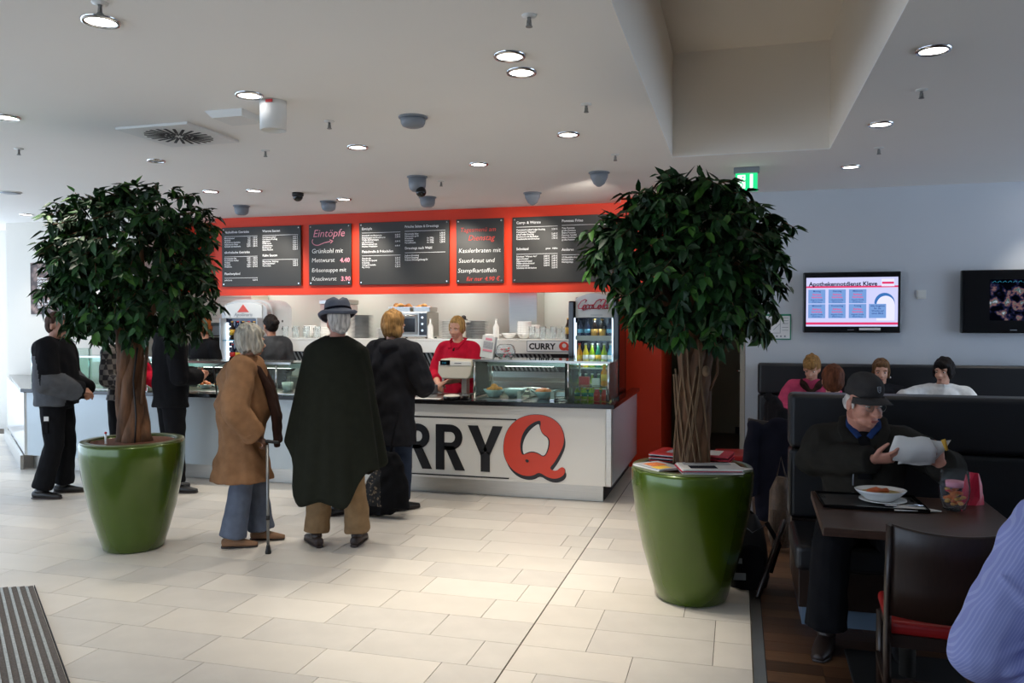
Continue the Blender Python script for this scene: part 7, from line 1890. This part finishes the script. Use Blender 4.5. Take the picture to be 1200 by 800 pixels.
N = J['N']; mb = MB(); mb.loft([N + V((.09, 0, .0)), N + V((.06, .10, -.03)), N + V((0, .14, -.10)), N + V((-.06, .10, -.03)), N + V((-.09, 0, 0)), N + V((0, -.09, .02)), N + V((.09, 0, 0))], .034, n=8); blob('scarf', mb, 'brownscarf', t, .010, 2)
# 13. auburn head from behind
loc, psi = (0.72, 6.74), D(0)
def mod(J): J['EL'] = w2l(loc, psi, (.385, 6.82, .66)); J['WL'] = w2l(loc, psi, (.44, 7.08, .76))
t, J = sitter('person with short auburn hair and grey sweater seen from behind over the booth bench', loc, psi, 1.66, 'skin', 'hair_auburn', 1.155, 'greysweater', mod=mod, seat=.475)
mb = MB(); e = hair_shell(mb, J, .016); e(0, .02, .06, .080, .08, .06); blob('hair', mb, 'hair_auburn', t, .009, 2, (.004, 90, 90, 50))
# 14. brown-haired woman
loc, psi = (1.32, 8.40), D(190)
t, J = sitter('woman with combed brown hair and earring behind the capped man, facing the hall', loc, psi, 1.63, 'skin', 'hair_brown', 1.14, 'charcoal', turn=(-16, -6))
mb = MB(); e = hair_shell(mb, J, .014); e(0, .045, .072, .060, .040, .032); e(.066, -.02, -.02, .022, .05, .06); e(-.066, -.02, -.02, .022, .05, .06); blob('hair', mb, 'hair_light', t, .009, 2, (.004, 100, 100, 40))
MB().ell(J['H'] + J['hd'] @ V((-.078, -.005, -.062)), .011).build('earring', 'chrome', t); MB().ell(J['H'] + J['hd'] @ V((.078, -.005, -.062)), .011).build('earring', 'chrome', t)
# 15. dark-haired person in white
loc, psi = (1.86, 8.40), D(176)
def mod(J): J['ER'] = w2l(loc, psi, (1.52, 8.32, .90)); J['WR'] = w2l(loc, psi, (1.42, 8.1, .79))
t, J = sitter('person with short dark hair in a white knit jacket on the wall bench', loc, psi, 1.66, 'skin', 'hair_black', 1.15, 'whiteknit', turn=(-28, -4), mod=mod, g=.028)
mb = MB(); e = hair_shell(mb, J, .020); e(0, .052, .062, .068, .042, .040); e(.070, .01, -.01, .022, .05, .06); e(-.070, .01, -.01, .022, .05, .06); blob('hair', mb, 'hair_black', t, .009, 2, (.008, 70, 70, 50))
# 16. person in the striped shirt at the photo edge
loc, psi = (0.98, 2.58), D(-62)
t = person('person in a blue pinstriped shirt sitting close to the viewer, cut by the photo edge', loc, psi)
J = skel(1.74, True, .44)
dz = 0
J['SL'] = w2l(loc, psi, (0.88, 2.70, 1.005)); J['EL'] = w2l(loc, psi, (0.705, 2.66, .635)); J['WL'] = w2l(loc, psi, (0.96, 2.70, .60))
body(J, t, M['skin'], .010, {'L': (None, None, .4)}); face_bits(J, t)
def creases(mb):
    for pts in (((-.055, -.03, .07), (.02, -.078, .055), (.10, -.062, .10)), ((-.066, -.025, .0), (.0, -.084, .005), (.12, -.068, .06)), ((-.035, -.035, -.05), (.05, -.082, -.028), (.15, -.066, .02)), ((.03, -.04, -.066), (.10, -.076, -.05), (.19, -.062, -.01)), ((.035, -.05, .235), (.095, -.085, .165), (.15, -.06, .10)), ((.12, -.05, .34), (.15, -.08, .25), (.17, -.07, .17))):
        mb.loft([w2l(loc, psi, (.705 + a, 2.66 + b, .635 + c)) for a, b, c in pts], [.008, .017, .008], n=8, round_caps=.6)
top(J, t, 'pinstripe', .026, .46, (.20, .17), .95, name='shirt', wr=(.009, 16, 16, 30), sr=(.070, .072, .070, .062, .050), voxel=.008, collar=True, extra=creases)
trousers(J, t, 'charcoal'); shoe(J, 'L', t, 'shoe_black'); shoe(J, 'R', t, 'shoe_black')
mb = MB(); hair_shell(mb, J, .008); blob('hair', mb, 'hair_brown', t, .010, 2, (.004, 90, 90, 40))
ts = thing('stool', 'low stool under the person in the pinstriped shirt, mostly outside the photo', 'stool', (loc[0], loc[1], 0), psi)
MB().lathe([(.19, .39), (.20, .405), (.20, .43), (.18, .44)], n=28).build('seat', 'redseat', ts)
for a in range(4): MB().loft([(.17 * math.cos(a * PI / 2 + .78), .17 * math.sin(a * PI / 2 + .78), 0), (.14 * math.cos(a * PI / 2 + .78), .14 * math.sin(a * PI / 2 + .78), .39)], .016, n=8).build('leg', 'darkwood', ts)

# coats hung over chairs
tc = thing('black_coat', 'long black coat draped over a chair by the hallway corner', 'coat', (0.06, 7.24, 0), PI * .55)
mb = MB(); mb.loft([(0, -.26, .22), (0, -.27, .5), (0, -.26, .75), (0, -.25, .90), (0, -.24, .945)], [.25, .24, .23, .20, .12], [.06, .07, .075, .065, .04], n=20, round_caps=.3)
mb.loft([(.18, -.27, .86), (.23, -.29, .6), (.24, -.30, .34)], [.05, .055, .05], n=10, round_caps=.5); mb.loft([(-.18, -.27, .86), (-.23, -.29, .6), (-.24, -.30, .34)], [.05, .055, .05], n=10, round_caps=.5)
mb.loft([(-.10, -.24, .93), (0, -.20, .97), (.10, -.24, .93)], .04, n=10, round_caps=.6)
blob('coat_cloth', mb, 'blackcloth', tc, .012, 3, (.014, 22, 22, 8))
tc = thing('navy_coat', 'navy quilted coat hung over a chair back behind the bench end', 'coat', (0.27, 6.74, 0), .12)
mb = MB(); mb.loft([(0, -.25, .12), (0, -.27, .40), (0, -.27, .62), (.02, -.25, .78), (.03, -.25, .84)], [.16, .18, .19, .17, .09], [.06, .07, .07, .06, .04], n=20, round_caps=.3)
mb.loft([(.17, -.27, .82), (.22, -.30, .58), (.20, -.32, .32)], [.055, .055, .05], n=10, round_caps=.5); mb.loft([(-.17, -.27, .82), (-.21, -.30, .58), (-.20, -.32, .30)], [.055, .055, .05], n=10, round_caps=.5)
blob('coat_cloth', mb, 'navycloth', tc, .012, 3, (.014, 24, 24, 18))
finish_blobs()
